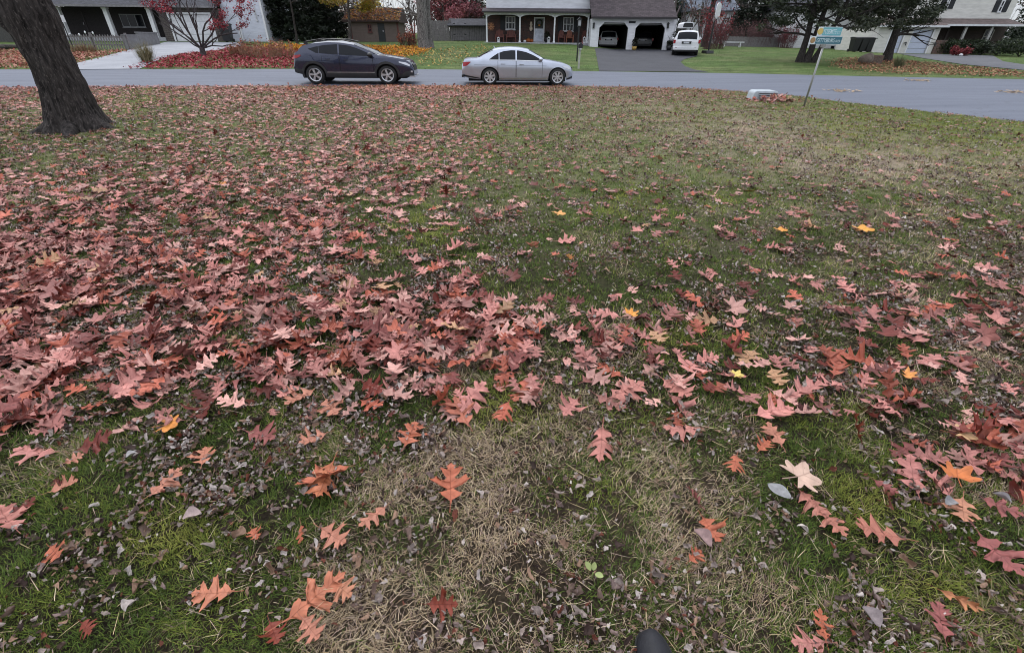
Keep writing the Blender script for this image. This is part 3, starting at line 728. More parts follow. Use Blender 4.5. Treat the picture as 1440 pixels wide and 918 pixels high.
az = rng.uniform(0, 2*np.pi, n); ft = 1/(1+.09*P[:, 1]); tilt = rng.normal(.05, .17, n)*ft; roll = rng.normal(0, .28, n)*ft
st = rng.random(n) < .05; tilt[st] += rng.uniform(.3, .9, st.sum()); roll[st] += rng.uniform(-.9, .9, st.sum())
ci = rng.choice(len(OAKC), n, p=OAKW); C = OAKC[ci]*rng.uniform(.6, 1.22, (n, 1)); fx_ = proj(P[:, 0], P[:, 1], 0*P[:, 0])[0]; eb = (np.clip(1-(yn(P[:, 0])-P[:, 1])/3.2, 0, 1)*np.clip((fx_-300)/300, 0, 1)*(rng.random(n) < .75))[:, None]; C = C*(1-eb)+np.array([.40, .15, .055])*rng.uniform(.6, 1.3, (n, 1))*eb; C *= (1-.28*np.clip((fx_-620)/150, 0, 1)*np.clip((P[:, 1]-5)/4, 0, 1))[:, None]*np.array([1, .97, .88]); Ls *= 1-.22*np.clip((fx_-620)/150, 0, 1)*np.clip((P[:, 1]-5)/4, 0, 1)
Z = lawn_h(P[:, 0], P[:, 1])+LH-.012+rng.random(n)*(.02+.05*P[:, 2])*(.3+.7*ft)
R = rotmats(az, tilt, roll)
NEAR = 300-len(HAND)
px_, py_ = proj(P[:, 0], P[:, 1], Z); vis = (px_ > -10) & (px_ < 1450) & (py_ < 930)
first = np.zeros(n, bool); first[np.where(vis)[0][:NEAR]] = True
def where_word(px, py):
    if py < 560 and 380 < px < 960: return 'central drift', 'salmon to rust oak leaf in the thick central drift'
    if px < 380: return 'left drift', 'salmon to rust oak leaf matted into the left drift'
    if px > 960: return 'right drift', 'salmon to rust oak leaf in the right hand drift'
    return 'scattered leaves', 'salmon to rust oak leaf lying loose between the drifts'
for i in np.where(first)[0]:
    M4 = Matrix.Translation(Vector((P[i, 0], P[i, 1], Z[i]))) @ Matrix([list(r) for r in R[i]]).to_4x4() @ Matrix.Scale(Ls[i], 4)
    gname, lab = where_word(px_[i], py_[i])
    place_leaf(OAK_ME[rnd.randrange(len(OAK_ME))], M4, C[i], 'oak_leaf', lab, 'leaf', 'oak leaves of the '+gname)
def leaf_stuff(name, sel, bank, P, Z, R, S, C, mat):
    parts, cols, uvs = [], [], []; idx = np.where(sel)[0]; pick = rng.integers(0, len(bank), len(idx))
    for b, (V, Fc, UV) in enumerate(bank):
        ii = idx[pick == b]
        if not len(ii): continue
        T = np.stack([P[ii, 0], P[ii, 1], Z[ii]], 1)
        parts.append(stamp(V, Fc, R[ii], T, S[ii])); cols.append(np.repeat(C[ii], len(V), 0)); uvs.append(np.tile(UV, (len(ii), 1)))
    return parts, cols, uvs
mid = ~first & (P[:, 1] < 5.0); lo = ~first & (P[:, 1] >= 5.0)
a1 = leaf_stuff('', mid, OAK_MID, P, Z, R, Ls, C, None); a2 = leaf_stuff('', lo, OAK_LO, P, Z, R, Ls*1.04, C, None)
o = np_mesh('fallen_leaves', *merge_parts(a1[0]+a2[0]), LEAF_S, col=np.concatenate(a1[1]+a2[1]), uv=np.concatenate(a1[2]+a2[2]), smooth=True); tag(o, 'carpet of fallen salmon and rust oak leaves covering the lawn', 'leaves', kind='stuff')
# --- small shrivelled leaves
out = []
for a, b in zip(np.linspace(.0, 21, 84)[:-1], np.linspace(.0, 21, 84)[1:]):
    m = (a+b)/2; hw = 1.12*(.85*m+.84)+1.1; A = 2*hw*(b-a); dm = 8500/(1+(m/2.2)**1.5); cnt = int(A*dm)
    x = rng.uniform(-hw, hw, cnt); y = rng.uniform(a, b, cnt); c = field(LIT, x, y)
    n_ = vnoise(x, y, 3.4, 51)*.5+vnoise(x, y, 9., 53)*.5; c = np.clip(c*(.08+5.0*np.clip(n_-.40, 0, 1)), 0, 1)
    k_ = (rng.random(cnt) < c) & (y < yn(x)-.02); out.append(np.stack([x[k_], y[k_]], 1))
P = np.concatenate(out); P = P[np.argsort(P[:, 1])]; n = len(P)
S = np.clip(rng.lognormal(-4.15, .42, n), .007, .042)*(1+.045*P[:, 1])
az = rng.uniform(0, 6.28, n); tilt = rng.normal(0, .45, n); roll = np.where(rng.random(n) < .4, np.pi, 0)+rng.normal(0, .5, n)
C = LITC[rng.choice(len(LITC), n, p=LITW)]*rng.uniform(.75, 1.2, (n, 1)); Z = lawn_h(P[:, 0], P[:, 1])+.012+rng.random(n)*.028
R = rotmats(az, tilt, roll)
px_, py_ = proj(P[:, 0], P[:, 1], Z); vis = (px_ > -5) & (px_ < 1445) & (py_ < 925); score = np.where(vis, S/np.hypot(P[:, 1], 1.58), 0)
first = np.zeros(n, bool); first[np.argsort(-score)[:300]] = True
for i in np.where(first)[0]:
    M4 = Matrix.Translation(Vector((P[i, 0], P[i, 1], Z[i]))) @ Matrix([list(r) for r in R[i]]).to_4x4() @ Matrix.Scale(S[i], 4)
    s_ = 'left' if px_[i] < 480 else 'middle' if px_[i] < 960 else 'right'
    place_leaf(LIT_ME[rnd.randrange(len(LIT_ME))], M4, C[i], 'small_leaf', 'small shrivelled grey brown leaf in the grass of the %s foreground' % s_, 'leaf', 'small shrivelled leaves in the %s foreground' % s_)
a1 = leaf_stuff('', ~first & (P[:, 1] < 4), LIT_HI, P, Z, R, S, C, None); a2 = leaf_stuff('', ~first & (P[:, 1] >= 4), LIT_LO, P, Z, R, S, C, None)
o = np_mesh('leaf_litter', *merge_parts(a1[0]+a2[0]), LIT_S, col=np.concatenate(a1[1]+a2[1]), uv=np.concatenate(a1[2]+a2[2]), smooth=True); tag(o, 'litter of tiny grey and brown curled leaves among the grass', 'leaves', kind='stuff')

# leaf carpets across the road: simple leaves scattered over a photo-pixel polygon
def in_poly(x, y, P):
    r = np.zeros(len(x), bool); j = len(P)-1
    for i in range(len(P)):
        xi, yi, xj, yj = *P[i], *P[j]
        r ^= ((yi > y) != (yj > y)) & (x < (xj-xi)*(y-yi)/(yj-yi+1e-12)+xi); j = i
    return r
FARLEAF = attr_mat('far_leaf', .75, .08)
def carpet(name, px_poly, n, cols_, label, size=.14, fade=None, z=.03, zr=.05):
    Pw = [tuple(gp(*p)[:2]) for p in px_poly]; xa = np.array(Pw)
    x = rng.uniform(xa[:, 0].min(), xa[:, 0].max(), n*4); y = rng.uniform(xa[:, 1].min(), xa[:, 1].max(), n*4)
    jx, jy = x+rng.normal(0, .35, n*4), y+rng.normal(0, .35, n*4)
    m = in_poly(jx, jy, Pw) & (y > yf(x)-.15*rng.random(n*4)); x, y = x[m][:n], y[m][:n]; k_ = len(x)
    cc = np.array(cols_); C = cc[rng.integers(0, len(cc), k_)]*rng.uniform(.7, 1.25, (k_, 1))
    R = rotmats(rng.uniform(0, 6.28, k_), rng.normal(.1, .35, k_), rng.normal(0, .4, k_)); S = size*rng.uniform(.6, 1.3, k_)
    P_ = np.stack([x, y], 1); Z_ = g(x, y)+z+rng.random(k_)*zr
    a = leaf_stuff('', np.ones(k_, bool), OAK_LO, P_, Z_, R, S, C, None)
    o = np_mesh(name, *merge_parts(a[0]), FARLEAF, col=np.concatenate(a[1])); return tag(o, label, 'leaves', kind='stuff')
carpet('red_leaves', [(190,98),(205,91),(226,85),(250,78),(303,72.5),(338,67),(420,72),(470,84),(560,92),(560,97),(420,97)], 9000, [(.27,.02,.04),(.34,.05,.07),(.22,.014,.028),(.46,.15,.15),(.40,.09,.10)], 'deep red maple leaves covering the bed under the small bare maple')
carpet('orange_leaves', [(370,63.5),(600,66),(604,72),(590,77),(560,82),(540,86),(470,85),(420,74),(370,68)], 7500, [(.60,.26,.025),(.54,.18,.02),(.64,.36,.06),(.48,.13,.04)], 'orange leaves on the ground behind the dark car')
carpet('pink_leaves', [(-40,72),(60,72),(130,74),(185,70.5),(140,81),(99,91),(96,97.5),(-40,97.5)], 5000, [(.40,.17,.14),(.30,.07,.06),(.5,.26,.2),(.36,.2,.12)], 'pinkish fallen leaves in the yard left of the pale driveway')
carpet('brown_leaves', [(1172,88),(1185,82),(1250,84),(1330,92),(1440,103),(1500,108),(1500,111),(1380,108),(1250,104.5),(1180,98)], 5600, [(.33,.15,.10),(.27,.10,.07),(.44,.28,.15),(.38,.20,.13),(.22,.10,.07)], 'brown and yellow leaves under the two dark trees across the road', size=.105)
carpet('thin_leaves', [(590,72),(690,64),(690,70),(640,92),(585,96)], 500, [(.5,.36,.12),(.42,.25,.1)], 'yellow leaves dotting the green lawn behind the silver car')
# grass on the yards, kept off driveways and beds
m_ = np.ones(len(FAR_GRASS), bool)
for poly in ([(96,98.6),(197,97.6),(226,84.5),(303,71.5),(338,66.5),(340,59),(230,58),(185,70),(100,91.5)], [(840,101),(836,67),(890,67),(946,69),(984,71),(982,80),(962,84),(957,88),(963,94),(975,98.5),(996,103)],
             [(1262,74),(1315,75),(1340,76),(1396,77),(1410,87),(1440,91.5),(1500,97),(1500,106),(1440,99.5),(1354,91.5),(1300,83)]):
    m_ &= ~in_poly(FAR_GRASS[:, 0], FAR_GRASS[:, 1], [tuple(gp(*p)[:2]) for p in poly])
P = FAR_GRASS[m_]; n = len(P); nz = vnoise(P[:, 0], P[:, 1], .5, 77); nz3 = vnoise(P[:, 0], P[:, 1], 2.5, 78)
C = np.array([.075,.130,.034])*(1-nz[:, None])+np.array([.145,.180,.065])*nz[:, None]; C = C*rng.uniform(.7, 1.3, (n, 1))*(.75+.5*nz3[:, None])
V, Lp, Tt = blades(P, rng.uniform(.03, .06, n), rng.uniform(.012, .026, n), rng.uniform(0, 6.28, n), rng.uniform(.2, 1.2, n), rng.uniform(0, .6, n), g(P[:, 0], P[:, 1]))
o = np_mesh('yard_grass', V, Lp, np.concatenate([[0], np.cumsum(Tt)[:-1]]), Tt, GRASSM, col=np.repeat(C, 5, 0)); tag(o, kind='stuff')
# ================================================================ CARS
def paint(name, c, metal=.3, rough=.32, coat=.8):
    k = N(name); n1 = k.noise(2.5, 4); k.col(k.ramp(n1, [(.3, tuple(x*.92 for x in c)), (.7, tuple(min(1, x*1.06) for x in c))]))
    k.set(Roughness=rough, Metallic=metal); k.b.inputs['Coat Weight'].default_value = coat; k.b.inputs['Coat Roughness'].default_value = .05
    return k.m
NAVY = paint('navy_paint', (.021, .025, .055), .45, .24, .9); SILVER = paint('silver_paint', (.47, .50, .58), .75, .33); CARWHITE = paint('white_car_paint', (.74, .74, .76), 0, .35)
DARKCAR = paint('black_car_paint', (.02, .02, .024), .2, .3)
TINT = N('tinted_glass').col((.007, .008, .012)).set(Roughness=.05, Specular_IOR_Level=.22).m
CLAD = plain('grey_cladding', (.022, .022, .024), .65); ALLOY = plain('alloy', (.55, .55, .57), .3, .1, metal=.8)
RIMDARK = plain('rim_dark', (.02, .02, .022), .5)
REDLAMP = N('red_lamp').col((.32, .012, .018)).set(Roughness=.12).m; CLEARLAMP = N('clear_lamp').col((.62, .64, .68)).set(Roughness=.1, Metallic=.4).m
PLATE = plain('plate', (.55, .56, .6), .4)
CHROME = plain('chrome', (.6, .6, .62), .15, .05, metal=1)
ORANGELAMP = N('amber_lamp').col((.55, .16, .02)).set(Roughness=.15).m
class Car:
    def __init__(s, L, W, top, belt, sill, wheels, wr, arch, width, tumble=.42, roofcrown=.05):
        s.L, s.W = L, W/2; s.tx, s.tz = zip(*top); s.bx, s.bz = zip(*belt); s.sx, s.sz = zip(*sill)
        s.wheels, s.wr, s.ar = wheels, wr, arch; s.wx, s.wv = zip(*width); s.tum = tumble; s.crown = roofcrown
    def sm(s, x, X, Z):
        h = .05; return (np.interp(x-h, X, Z)+2*np.interp(x, X, Z)+np.interp(x+h, X, Z))/4
    def top(s, x): return float(s.sm(x, s.tx, s.tz))
    def belt(s, x): return min(float(s.sm(x, s.bx, s.bz)), s.top(x)-.05)
    def sill(s, x): return min(float(np.interp(x, s.sx, s.sz)), s.belt(x)-.04)
    def bottom(s, x):
        z = s.sill(x)
        for w in s.wheels:
            if abs(x-w) < s.ar: z = max(z, s.wr+math.sqrt(s.ar**2-(x-w)**2))
        return min(z, s.belt(x)-.03)
    def hw(s, x): return s.W*float(s.sm(x, s.wx, s.wv))
    def edge(s, x):
        zs, zt = s.belt(x), s.top(x); hgt = zt-zs
        return zs+hgt*(.86 if hgt > .2 else .7), max(s.hw(x)*.962-s.tum*max(hgt-.06, 0)-.015, .25)
    def side(s, x, z):
        """half width of the skin at height z"""
        W = s.hw(x); zs = s.belt(x); zl = s.sill(x)
        if z <= zs:
            t = (z-zl)/max(zs-zl, .05); return W*float(np.interp(t, [0, .12, .3, .55, .72, .8, .9, 1], [.94, .972, .978, .995, 1., .99, .978, .962]))
        ze, ye = s.edge(x); t = min((z-zs)/max(ze-zs, .02), 1)
        return W*.962+(ye-W*.962)*(t**1.1)
    def body(s, mat, parent, n=150):
        m = MB(); xs = np.unique(np.concatenate([np.linspace(0, s.L, n)]+[w+np.array([-1, 1])*s.ar*.999 for w in s.wheels])); rows = []
        for x in xs:
            zb, zs, zt = s.bottom(x), s.belt(x), s.top(x); ze, ye = s.edge(x); r = []
            for t in np.linspace(0, 1, 9): z = zb+(zs-zb)*t; r.append((s.side(x, z), z))
            for t in (.3, .65, 1.): z = zs+(ze-zs)*t; r.append((s.side(x, z), z))
            for t in (.12, .3, .6, 1.): a = t*math.pi/2; r.append((ye*(1-t), ze+(zt-ze)*math.sin(a)**.8))
            rows.append(r)
        k = len(rows[0]); V = []
        for x, r in zip(xs, rows):
            for y, z in r: V.append((x, -y, z))
            for y, z in r[-2::-1]: V.append((x, y, z))
        w = 2*k-1; Fc = []
        for i in range(len(xs)-1):
            for j in range(w-1): Fc.append((i*w+j, (i+1)*w+j, (i+1)*w+j+1, i*w+j+1))
        Fc.append(tuple(range(w-1, -1, -1))); Fc.append(tuple((len(xs)-1)*w+j for j in range(w)))
        m.add(V, Fc); o = m.build('body', mat, parent, smooth=True)
        e = o.modifiers.new('edges', 'EDGE_SPLIT'); e.split_angle = rad(40)
        return o
    def patch(s, name, mat, parent, xs, lo, hi, off, sides=(-1, 1), rows=6, smooth=True):
        """a panel lying on the flank between curves lo(x) and hi(x), a little proud of it"""
        out = []
        for sg in sides:
            m = MB(); V = []; Fc = []
            for x in xs:
                for t in np.linspace(0, 1, rows):
                    z = lo(x)+(hi(x)-lo(x))*t; V.append((x, sg*(s.side(x, z)+off), z))
            for i in range(len(xs)-1):
                for j in range(rows-1):
                    q = i*rows+j; f = (q, q+rows, q+rows+1, q+1); Fc.append(f if sg < 0 else f[::-1])
            m.add(V, Fc); out.append(m.build(name, mat, parent, smooth=smooth))
        return out
    def toppatch(s, name, mat, parent, x0, x1, frac0, frac1, off, n=12, ends=None):
        """a pane on the sloping top between stations x0 and x1 (windscreen, rear window)"""
        V = []; Fc = []; nv = 9
        for i in range(n):
            x = x0+(x1-x0)*i/(n-1); ze, ye = s.edge(x); zt = s.top(x); fr = frac0+(frac1-frac0)*i/(n-1)
            dz = (s.top(x+.03)-s.top(x-.03))/.06; l = math.hypot(dz, 1)
            for v in np.linspace(-1, 1, nv):
                t = 1-abs(v)*fr; z = ze+(zt-ze)*math.sin(t*math.pi/2)**.8
                V.append((x-dz/l*off, v*ye*fr, z+off/l))
        for i in range(n-1):
            for j in range(nv-1):
                q = i*nv+j; Fc.append((q, q+nv, q+nv+1, q+1))
        return MB().add(V, Fc).build(name, mat, parent, smooth=True)
    def under(s, parent):
        m = MB(); m.box(.25, s.L-.3, -s.W*.72, s.W*.72, s.sz[len(s.sz)//2]-.05, .55)
        for w in s.wheels: m.box(w-s.ar*.95, w+s.ar*.95, -s.W*.78, s.W*.78, .35, s.wr+s.ar*.93)
        return m.build('underbody', NEAR_BLACK, parent)
    def wheel(s, parent, x, sg, spokes, rimmat):
        y = sg*(s.W*.985-.11); r = s.wr
        o = MB().lathe([(r*.66, -.10), (r*.9, -.11), (r*.985, -.075), (r, -.03), (r, .03), (r*.985, .075), (r*.9, .11), (r*.66, .10), (r*.66, -.1)], n=30, axis='y').build('wheel', RUBBER, parent, smooth=True)
        o.location = (x, y, r)
        d = MB(); f = -1 if sg < 0 else 1
        d.lathe([(.0, f*.04), (r*.64, f*.035), (r*.66, f*.03)], n=30, axis='y'); d.build('brake_disc', RIMDARK, o)
        q = MB(); q.lathe([(r*.60, f*.10), (r*.67, f*.112), (r*.705, f*.10), (r*.70, f*.05), (r*.60, f*.05), (r*.60, f*.1)], n=30, axis='y')
        for i in range(spokes):
            a = 2*math.pi*i/spokes+.3; w0, w1 = r*.075, r*.13; c_, s_ = math.cos(a), math.sin(a); tw = .12*r*1.4 if spokes == 5 else 0
            P = [(r*.08, -w0), (r*.63, -w1+tw), (r*.63, w1+tw), (r*.08, w0)]
            V = [(u*c_-v*s_, f*.09, u*s_+v*c_) for u, v in P]+[(u*c_-v*s_, f*.05, u*s_+v*c_) for u, v in P]
            q.add(V, [(0, 1, 2, 3), (7, 6, 5, 4), (0, 4, 5, 1), (1, 5, 6, 2), (2, 6, 7, 3), (3, 7, 4, 0)])
        q.lathe([(0.001, f*.105), (r*.12, f*.1), (r*.13, f*.05)], n=14, axis='y'); q.build('rim', rimmat, o)
        return o
def flip_fix(o):
    bm = bmesh.new(); bm.from_mesh(o.data); bmesh.ops.recalc_face_normals(bm, faces=bm.faces); bm.to_mesh(o.data); bm.free()
def add_common(c, root, glass_lo, glass_hi, side_win, doors, spokes, rimmat, mat):
    for w in c.wheels:
        for sg in (-1, 1): c.wheel(root, w, sg, spokes, rimmat)
    c.under(root)
    for x0, x1 in doors:
        xs = np.linspace(x0, x1, 14)
        lo = lambda x: c.bottom(x)+.06; hi = lambda x: c.belt(x)-.012
        for sg in (-1, 1):
            d = c.patch('door', mat, root, xs, lo, hi, .007, (sg,), 8)[0]
            e = np.linspace(x0-.012, x1+.012, 14); c.patch('seam_shade', NEAR_BLACK, d, e, lambda x: lo(x)-.012, lambda x: hi(x)+.002, .0035, (sg,), 8)  # dark backing patch drawn in for the shadow line round the door
            hx = x0+.12; z = c.belt(hx)-.12
            h = MB().box(hx, hx+.17, -.022, .022, -.014, .014); h.v = [(x, y+sg*(c.side(x, z)+.03), z_+z) for x, y, z_ in h.v]; h.build('handle', mat, d, bevel=.006)
    for x0, x1, lo, hi in side_win:
        c.patch('side_window', TINT, root, np.linspace(x0, x1, 14), lo, hi, .006)
def mirror_(c, root, x, mat, k=1.):
    for sg in (-1, 1):
        z = c.belt(x)+.06; m = MB().ball((x, sg*(c.side(x, z)+.13), z+.03), .09*k, .11*k, .075*k); m.tube([(x+.04, sg*(c.side(x, z)-.02), z-.03), (x, sg*(c.side(x, z)+.1), z)], .025, 6)
        m.build('mirror', mat, root, smooth=True)
def polypair(P):
    """top or bottom curve through points"""
    X, Z = zip(*P); return lambda x: float(np.interp(x, X, Z))

# ---- silver saloon
def silver_car():
    c = Car(4.58, 1.78, top=[(-.1,.6),(0,.72),(.04,.9),(.1,.99),(.3,1.02),(.62,1.035),(1.29,1.36),(1.55,1.42),(1.95,1.445),(2.35,1.43),(2.72,1.375),(3.42,.99),(3.6,.965),(4.1,.88),(4.4,.78),(4.52,.68),(4.56,.58),(4.6,.5)],
            belt=[(0,.66),(.15,.93),(1.,.945),(2,.93),(3.2,.90),(3.6,.87),(4.2,.79),(4.45,.70),(4.58,.5)],
            sill=[(0,.33),(.3,.26),(.8,.22),(1.7,.2),(3.4,.2),(4.3,.2),(4.58,.25)], wheels=(1.13, 3.92), wr=.325, arch=.375,
            width=[(0,.80),(.12,.89),(.4,.965),(1,1.),(3.4,1.),(4.0,.97),(4.35,.88),(4.5,.76),(4.58,.62)])
    root = empty('silver_car', (0,0,0), 'silver saloon car with dark tinted side windows parked on the road', 'car')
    c.body(SILVER, root)
    lo = polypair([(1.12,.965),(2.2,.965),(3.28,.935)]); hi = polypair([(1.12,.975),(1.25,1.07),(1.45,1.19),(1.7,1.275),(2.0,1.31),(2.3,1.305),(2.6,1.25),(2.9,1.14),(3.28,.945)])
    cut = lambda a, b: (a, b, lo, hi)
    add_common(c, root, None, None, [cut(1.12, 1.50), cut(1.53, 2.18), cut(2.235, 3.28)], [(1.47, 2.19), (2.22, 3.27)], 7, ALLOY, SILVER)
    c.toppatch('rear_window', TINT, root, .68, 1.27, .86, .93, .008); c.toppatch('windscreen', GLASS, root, 2.74, 3.38, .95, .92, .008)
    for sg in (-1, 1):
        c.patch('taillight', REDLAMP, root, np.linspace(.045, .36, 8), polypair([(.04,.70),(.2,.73),(.36,.86)]), polypair([(.04,.86),(.2,.88),(.36,.885)]), .012, (sg,), 4)
        c.patch('headlight', CLEARLAMP, root, np.linspace(4.12, 4.46, 8), polypair([(4.12,.70),(4.46,.60)]), polypair([(4.12,.755),(4.3,.735),(4.46,.68)]), .012, (sg,), 4)
        c.patch('sill_trim', ALLOY, root, np.linspace(1.56, 3.5, 14), lambda x: .245, lambda x: .29, .012, (sg,), 3)
        c.patch('moulding', CHROME, root, np.linspace(1.12, 3.28, 20), lambda x: lo(x)-.022, lambda x: lo(x)-.004, .012, (sg,), 2)
        c.patch('crease_shade', NEAR_BLACK, root, np.linspace(.5, 3.45, 20), lambda x: .775-.01*x, lambda x: .782-.01*x, .0095, (sg,), 2)  # dark strip painted in for the shade under the bend of the flank
        c.patch('rear_bumper_trim', BLACK, root, np.linspace(.05, .72, 8), polypair([(.05,.335),(.72,.245)]), polypair([(.05,.40),(.72,.28)]), .01, (sg,), 3)
        c.patch('front_bumper_trim', BLACK, root, np.linspace(4.3, 4.56, 6), polypair([(4.3,.22),(4.56,.27)]), polypair([(4.3,.26),(4.56,.36)]), .012, (sg,), 3)
    mirror_(c, root, 3.2, SILVER)
    MB().tube([(1.36, 0, 1.37), (1.3, 0, 1.45)], [.03, .012], 6).build('antenna', SILVER, root)
    MB().box(-.012, .004, -.26, .26, .56, .68).build('licence_plate', PLATE, root)
    MB().box(-.02, .05, -.82, .82, .30, .40).build('bumper_insert', BLACK, root, bevel=.01)
    MB().prism([(4.5,.45),(4.585,.5),(4.56,.68),(4.5,.7)], -.45, .45).build('grille', BLACK, root)
    MB().tube([(.05, .5, .24), (-.01, .5, .24)], .04, 8).build('exhaust_pipe', CHROME, root)
    return root
# ---- dark crossover
def crossover(W=1.8):
    c = Car(4.46, W, top=[(-.1,.45),(0,.66),(.03,.95),(.09,1.10),(.24,1.20),(.40,1.37),(.52,1.42),(.85,1.50),(1.35,1.555),(1.8,1.55),(2.3,1.475),(3.2,1.08),(3.45,1.05),(4.0,.96),(4.28,.87),(4.40,.75),(4.44,.6),(4.47,.5)],
            belt=[(0,.6),(.12,1.06),(.6,1.06),(1.4,1.03),(2.4,.99),(3.2,.96),(3.6,.95),(4.1,.87),(4.36,.74),(4.46,.5)],
            sill=[(0,.42),(.3,.36),(.9,.29),(1.4,.27),(3.2,.27),(4.1,.28),(4.46,.33)], wheels=(.77, 3.47), wr=.345, arch=.415,
            width=[(0,.82),(.12,.91),(.35,.97),(.8,1.),(3.5,1.),(4.0,.97),(4.25,.88),(4.4,.74),(4.46,.62)], tumble=.36)
    root = empty('dark_crossover', (0,0,0), 'dark navy blue crossover with roof rails and dark wheel arches parked on the road', 'car')
    c.body(NAVY, root)
    lo = polypair([(.66,1.25),(.92,1.12),(1.6,1.07),(3.02,1.01)]); hi = polypair([(.66,1.26),(.92,1.325),(1.25,1.385),(1.7,1.415),(2.1,1.38),(2.45,1.28),(2.75,1.16),(3.02,1.02)])
    add_common(c, root, None, None, [(.66, 1.02, lo, hi), (1.04, 1.72, lo, hi), (1.78, 3.0, lo, hi)], [(1.12, 1.74), (1.78, 2.98)], 5, ALLOY, NAVY)
    c.toppatch('rear_window', TINT, root, .10, .27, .8, .88, .01); c.toppatch('windscreen', GLASS, root, 2.32, 3.14, .95, .92, .008)
    for sg in (-1, 1):
        y = c.edge(1.2)[1]-.03
        MB().tube([(.50, sg*(y-.04), 1.43), (.6, sg*(y-.02), 1.50), (1.2, sg*y, 1.60), (1.9, sg*y, 1.575), (2.25, sg*y, 1.50)], .02, 6).build('roof_rail', BLACK, root)
        MB().box(.5, .64, sg*(y-.03)-.02, sg*(y-.03)+.02, 1.40, 1.50).build('rail_foot', BLACK, root); MB().box(1.0, 1.15, sg*y-.02, sg*y+.02, 1.5, 1.59).build('rail_foot', BLACK, root)
        c.patch('taillight', REDLAMP, root, np.linspace(.03, .36, 8), polypair([(.03,.90),(.2,.93),(.36,1.0)]), polypair([(.03,1.02),(.36,1.055)]), .014, (sg,), 4)
        c.patch('headlight', CLEARLAMP, root, np.linspace(3.95, 4.33, 8), polypair([(3.95,.80),(4.33,.66)]), polypair([(3.95,.835),(4.2,.80),(4.33,.72)]), .012, (sg,), 4)
        for w in c.wheels:
            V = []; Fc = []; nA = 22
            for i in range(nA+1):
                a = math.pi*(-.06+1.12*i/nA)
                for r in (c.ar-.01, c.ar+.075):
                    x, z = w+r*math.cos(a), max(c.wr+r*math.sin(a), .27); x = min(max(x, .02), c.L-.02); V.append((x, sg*(c.side(x, min(z, c.belt(x)))+.018), z))
            for i in range(nA): f = (2*i, 2*i+1, 2*i+3, 2*i+2); Fc.append(f if sg > 0 else f[::-1])
            MB().add(V, Fc).build('wheel_arch', CLAD, root)
        c.patch('side_sill', CLAD, root, np.linspace(1.22, 3.05, 12), lambda x: .27, lambda x: .43, .016, (sg,), 4)
        c.patch('sill_strip', ALLOY, root, np.linspace(1.24, 3.02, 12), lambda x: .435, lambda x: .455, .02, (sg,), 2)
        c.patch('rear_bumper', CLAD, root, np.linspace(.02, .36, 8), lambda x: c.sill(x)+.0, lambda x: .58-.1*x, .014, (sg,), 4)
        c.patch('front_bumper', CLAD, root, np.linspace(3.98, 4.44, 8), lambda x: c.sill(x)+.0, polypair([(3.98,.36),(4.2,.5),(4.44,.5)]), .014, (sg,), 4)
        MB().box(4.3, 4.42, sg*.62-.09, sg*.62+.09, .44, .50).build('fog_lamp', CLEARLAMP, root)
    mirror_(c, root, 2.92, BLACK, 1.1)
    MB().box(4.28, 4.50, -.72, .72, .27, .31).build('skid_plate', ALLOY, root, bevel=.01); MB().prism([(4.38,.5),(4.475,.5),(4.44,.7),(4.36,.76)], -.42, .42).build('grille', BLACK, root)
    MB().box(.32, .50, -.56, .56, 1.40, 1.425).build('spoiler', NAVY, root, bevel=.01)
    MB().box(-.02, .01, -.26, .26, .78, .9).build('licence_plate', PLATE, root)
    return root
# ---- boxy cars seen from behind
def tail_car(name, label, mat, L=4.8, W=1.88, H=1.8, cut=True, hatch=.5):
    k = H/1.8
    c = Car(L, W, top=[(-.1,.7*k),(0,.95*k),(.03,1.12*k),(.14,1.5*k),(.25,1.70*k),(.4,1.755*k),(1.2,1.80*k),(2.2,1.78*k),(2.7,1.72*k),(3.45,1.2*k),(3.7,1.16*k),(4.5,1.05*k),(L-.08,.85*k),(L,.6*k)],
            belt=[(0,.9*k),(.1,1.13*k),(2,1.13*k),(3.4,1.1*k),(4.5,.98*k),(L,.55*k)], sill=[(0,.42),(.5,.36),(1.5,.3),(3.5,.3),(L,.36)], wheels=(.95, L-.95), wr=.37, arch=.43,
            width=[(0,.93),(.08,.97),(.4,1),(4,1),(4.5,.93),(L,.7)], tumble=.42)
    root = empty(name, (0,0,0), label, 'car'); c.body(mat, root)
    lo = lambda x: 1.17*k; hi = polypair([(.4,1.5*k),(1.2,1.57*k),(2.6,1.55*k),(3.3,1.19*k)])
    add_common(c, root, None, None, [(.45,1.25,lo,hi),(1.3,2.1,lo,hi),(2.15,3.3,lo,hi)], [(1.4,2.1),(2.13,3.3)], 5, ALLOY, mat)
    c.toppatch('rear_window', TINT, root, .045, .215, .84, .9, .012); c.toppatch('windscreen', GLASS, root, 2.74, 3.4, .95, .92, .008)
    for sg in (-1, 1):
        MB().box(-.03, .12, sg*W*.46-.1, sg*W*.46+.06, .86*k, 1.1*k).build('taillight', REDLAMP, root, bevel=.015)
        MB().box(-.05, -.02, sg*W*.36-.07, sg*W*.36+.07, .56*k, .6*k).build('reflector', REDLAMP, root)
    MB().prism([(-.05,.40),(.12,.40),(.12,.66*k),(-.05,.62*k)], -W*.47, W*.47).build('rear_bumper', mat, root, bevel=.02)
    MB().box(-.04, .2, -W*.42, W*.42, .30, .40).build('bumper_insert', BLACK, root)
    MB().box(-.045, .0, -.34, .34, .84*k, .98*k).build('plate_recess', BLACK, root); MB().box(-.055, -.04, -.2, .2, .855*k, .965*k).build('licence_plate', PLATE, root)
    MB().box(-.06, -.0, -.36, .36, .985*k, 1.01*k).build('tailgate_trim', CHROME, root)
    mirror_(c, root, 3.25, mat)
    return root, c
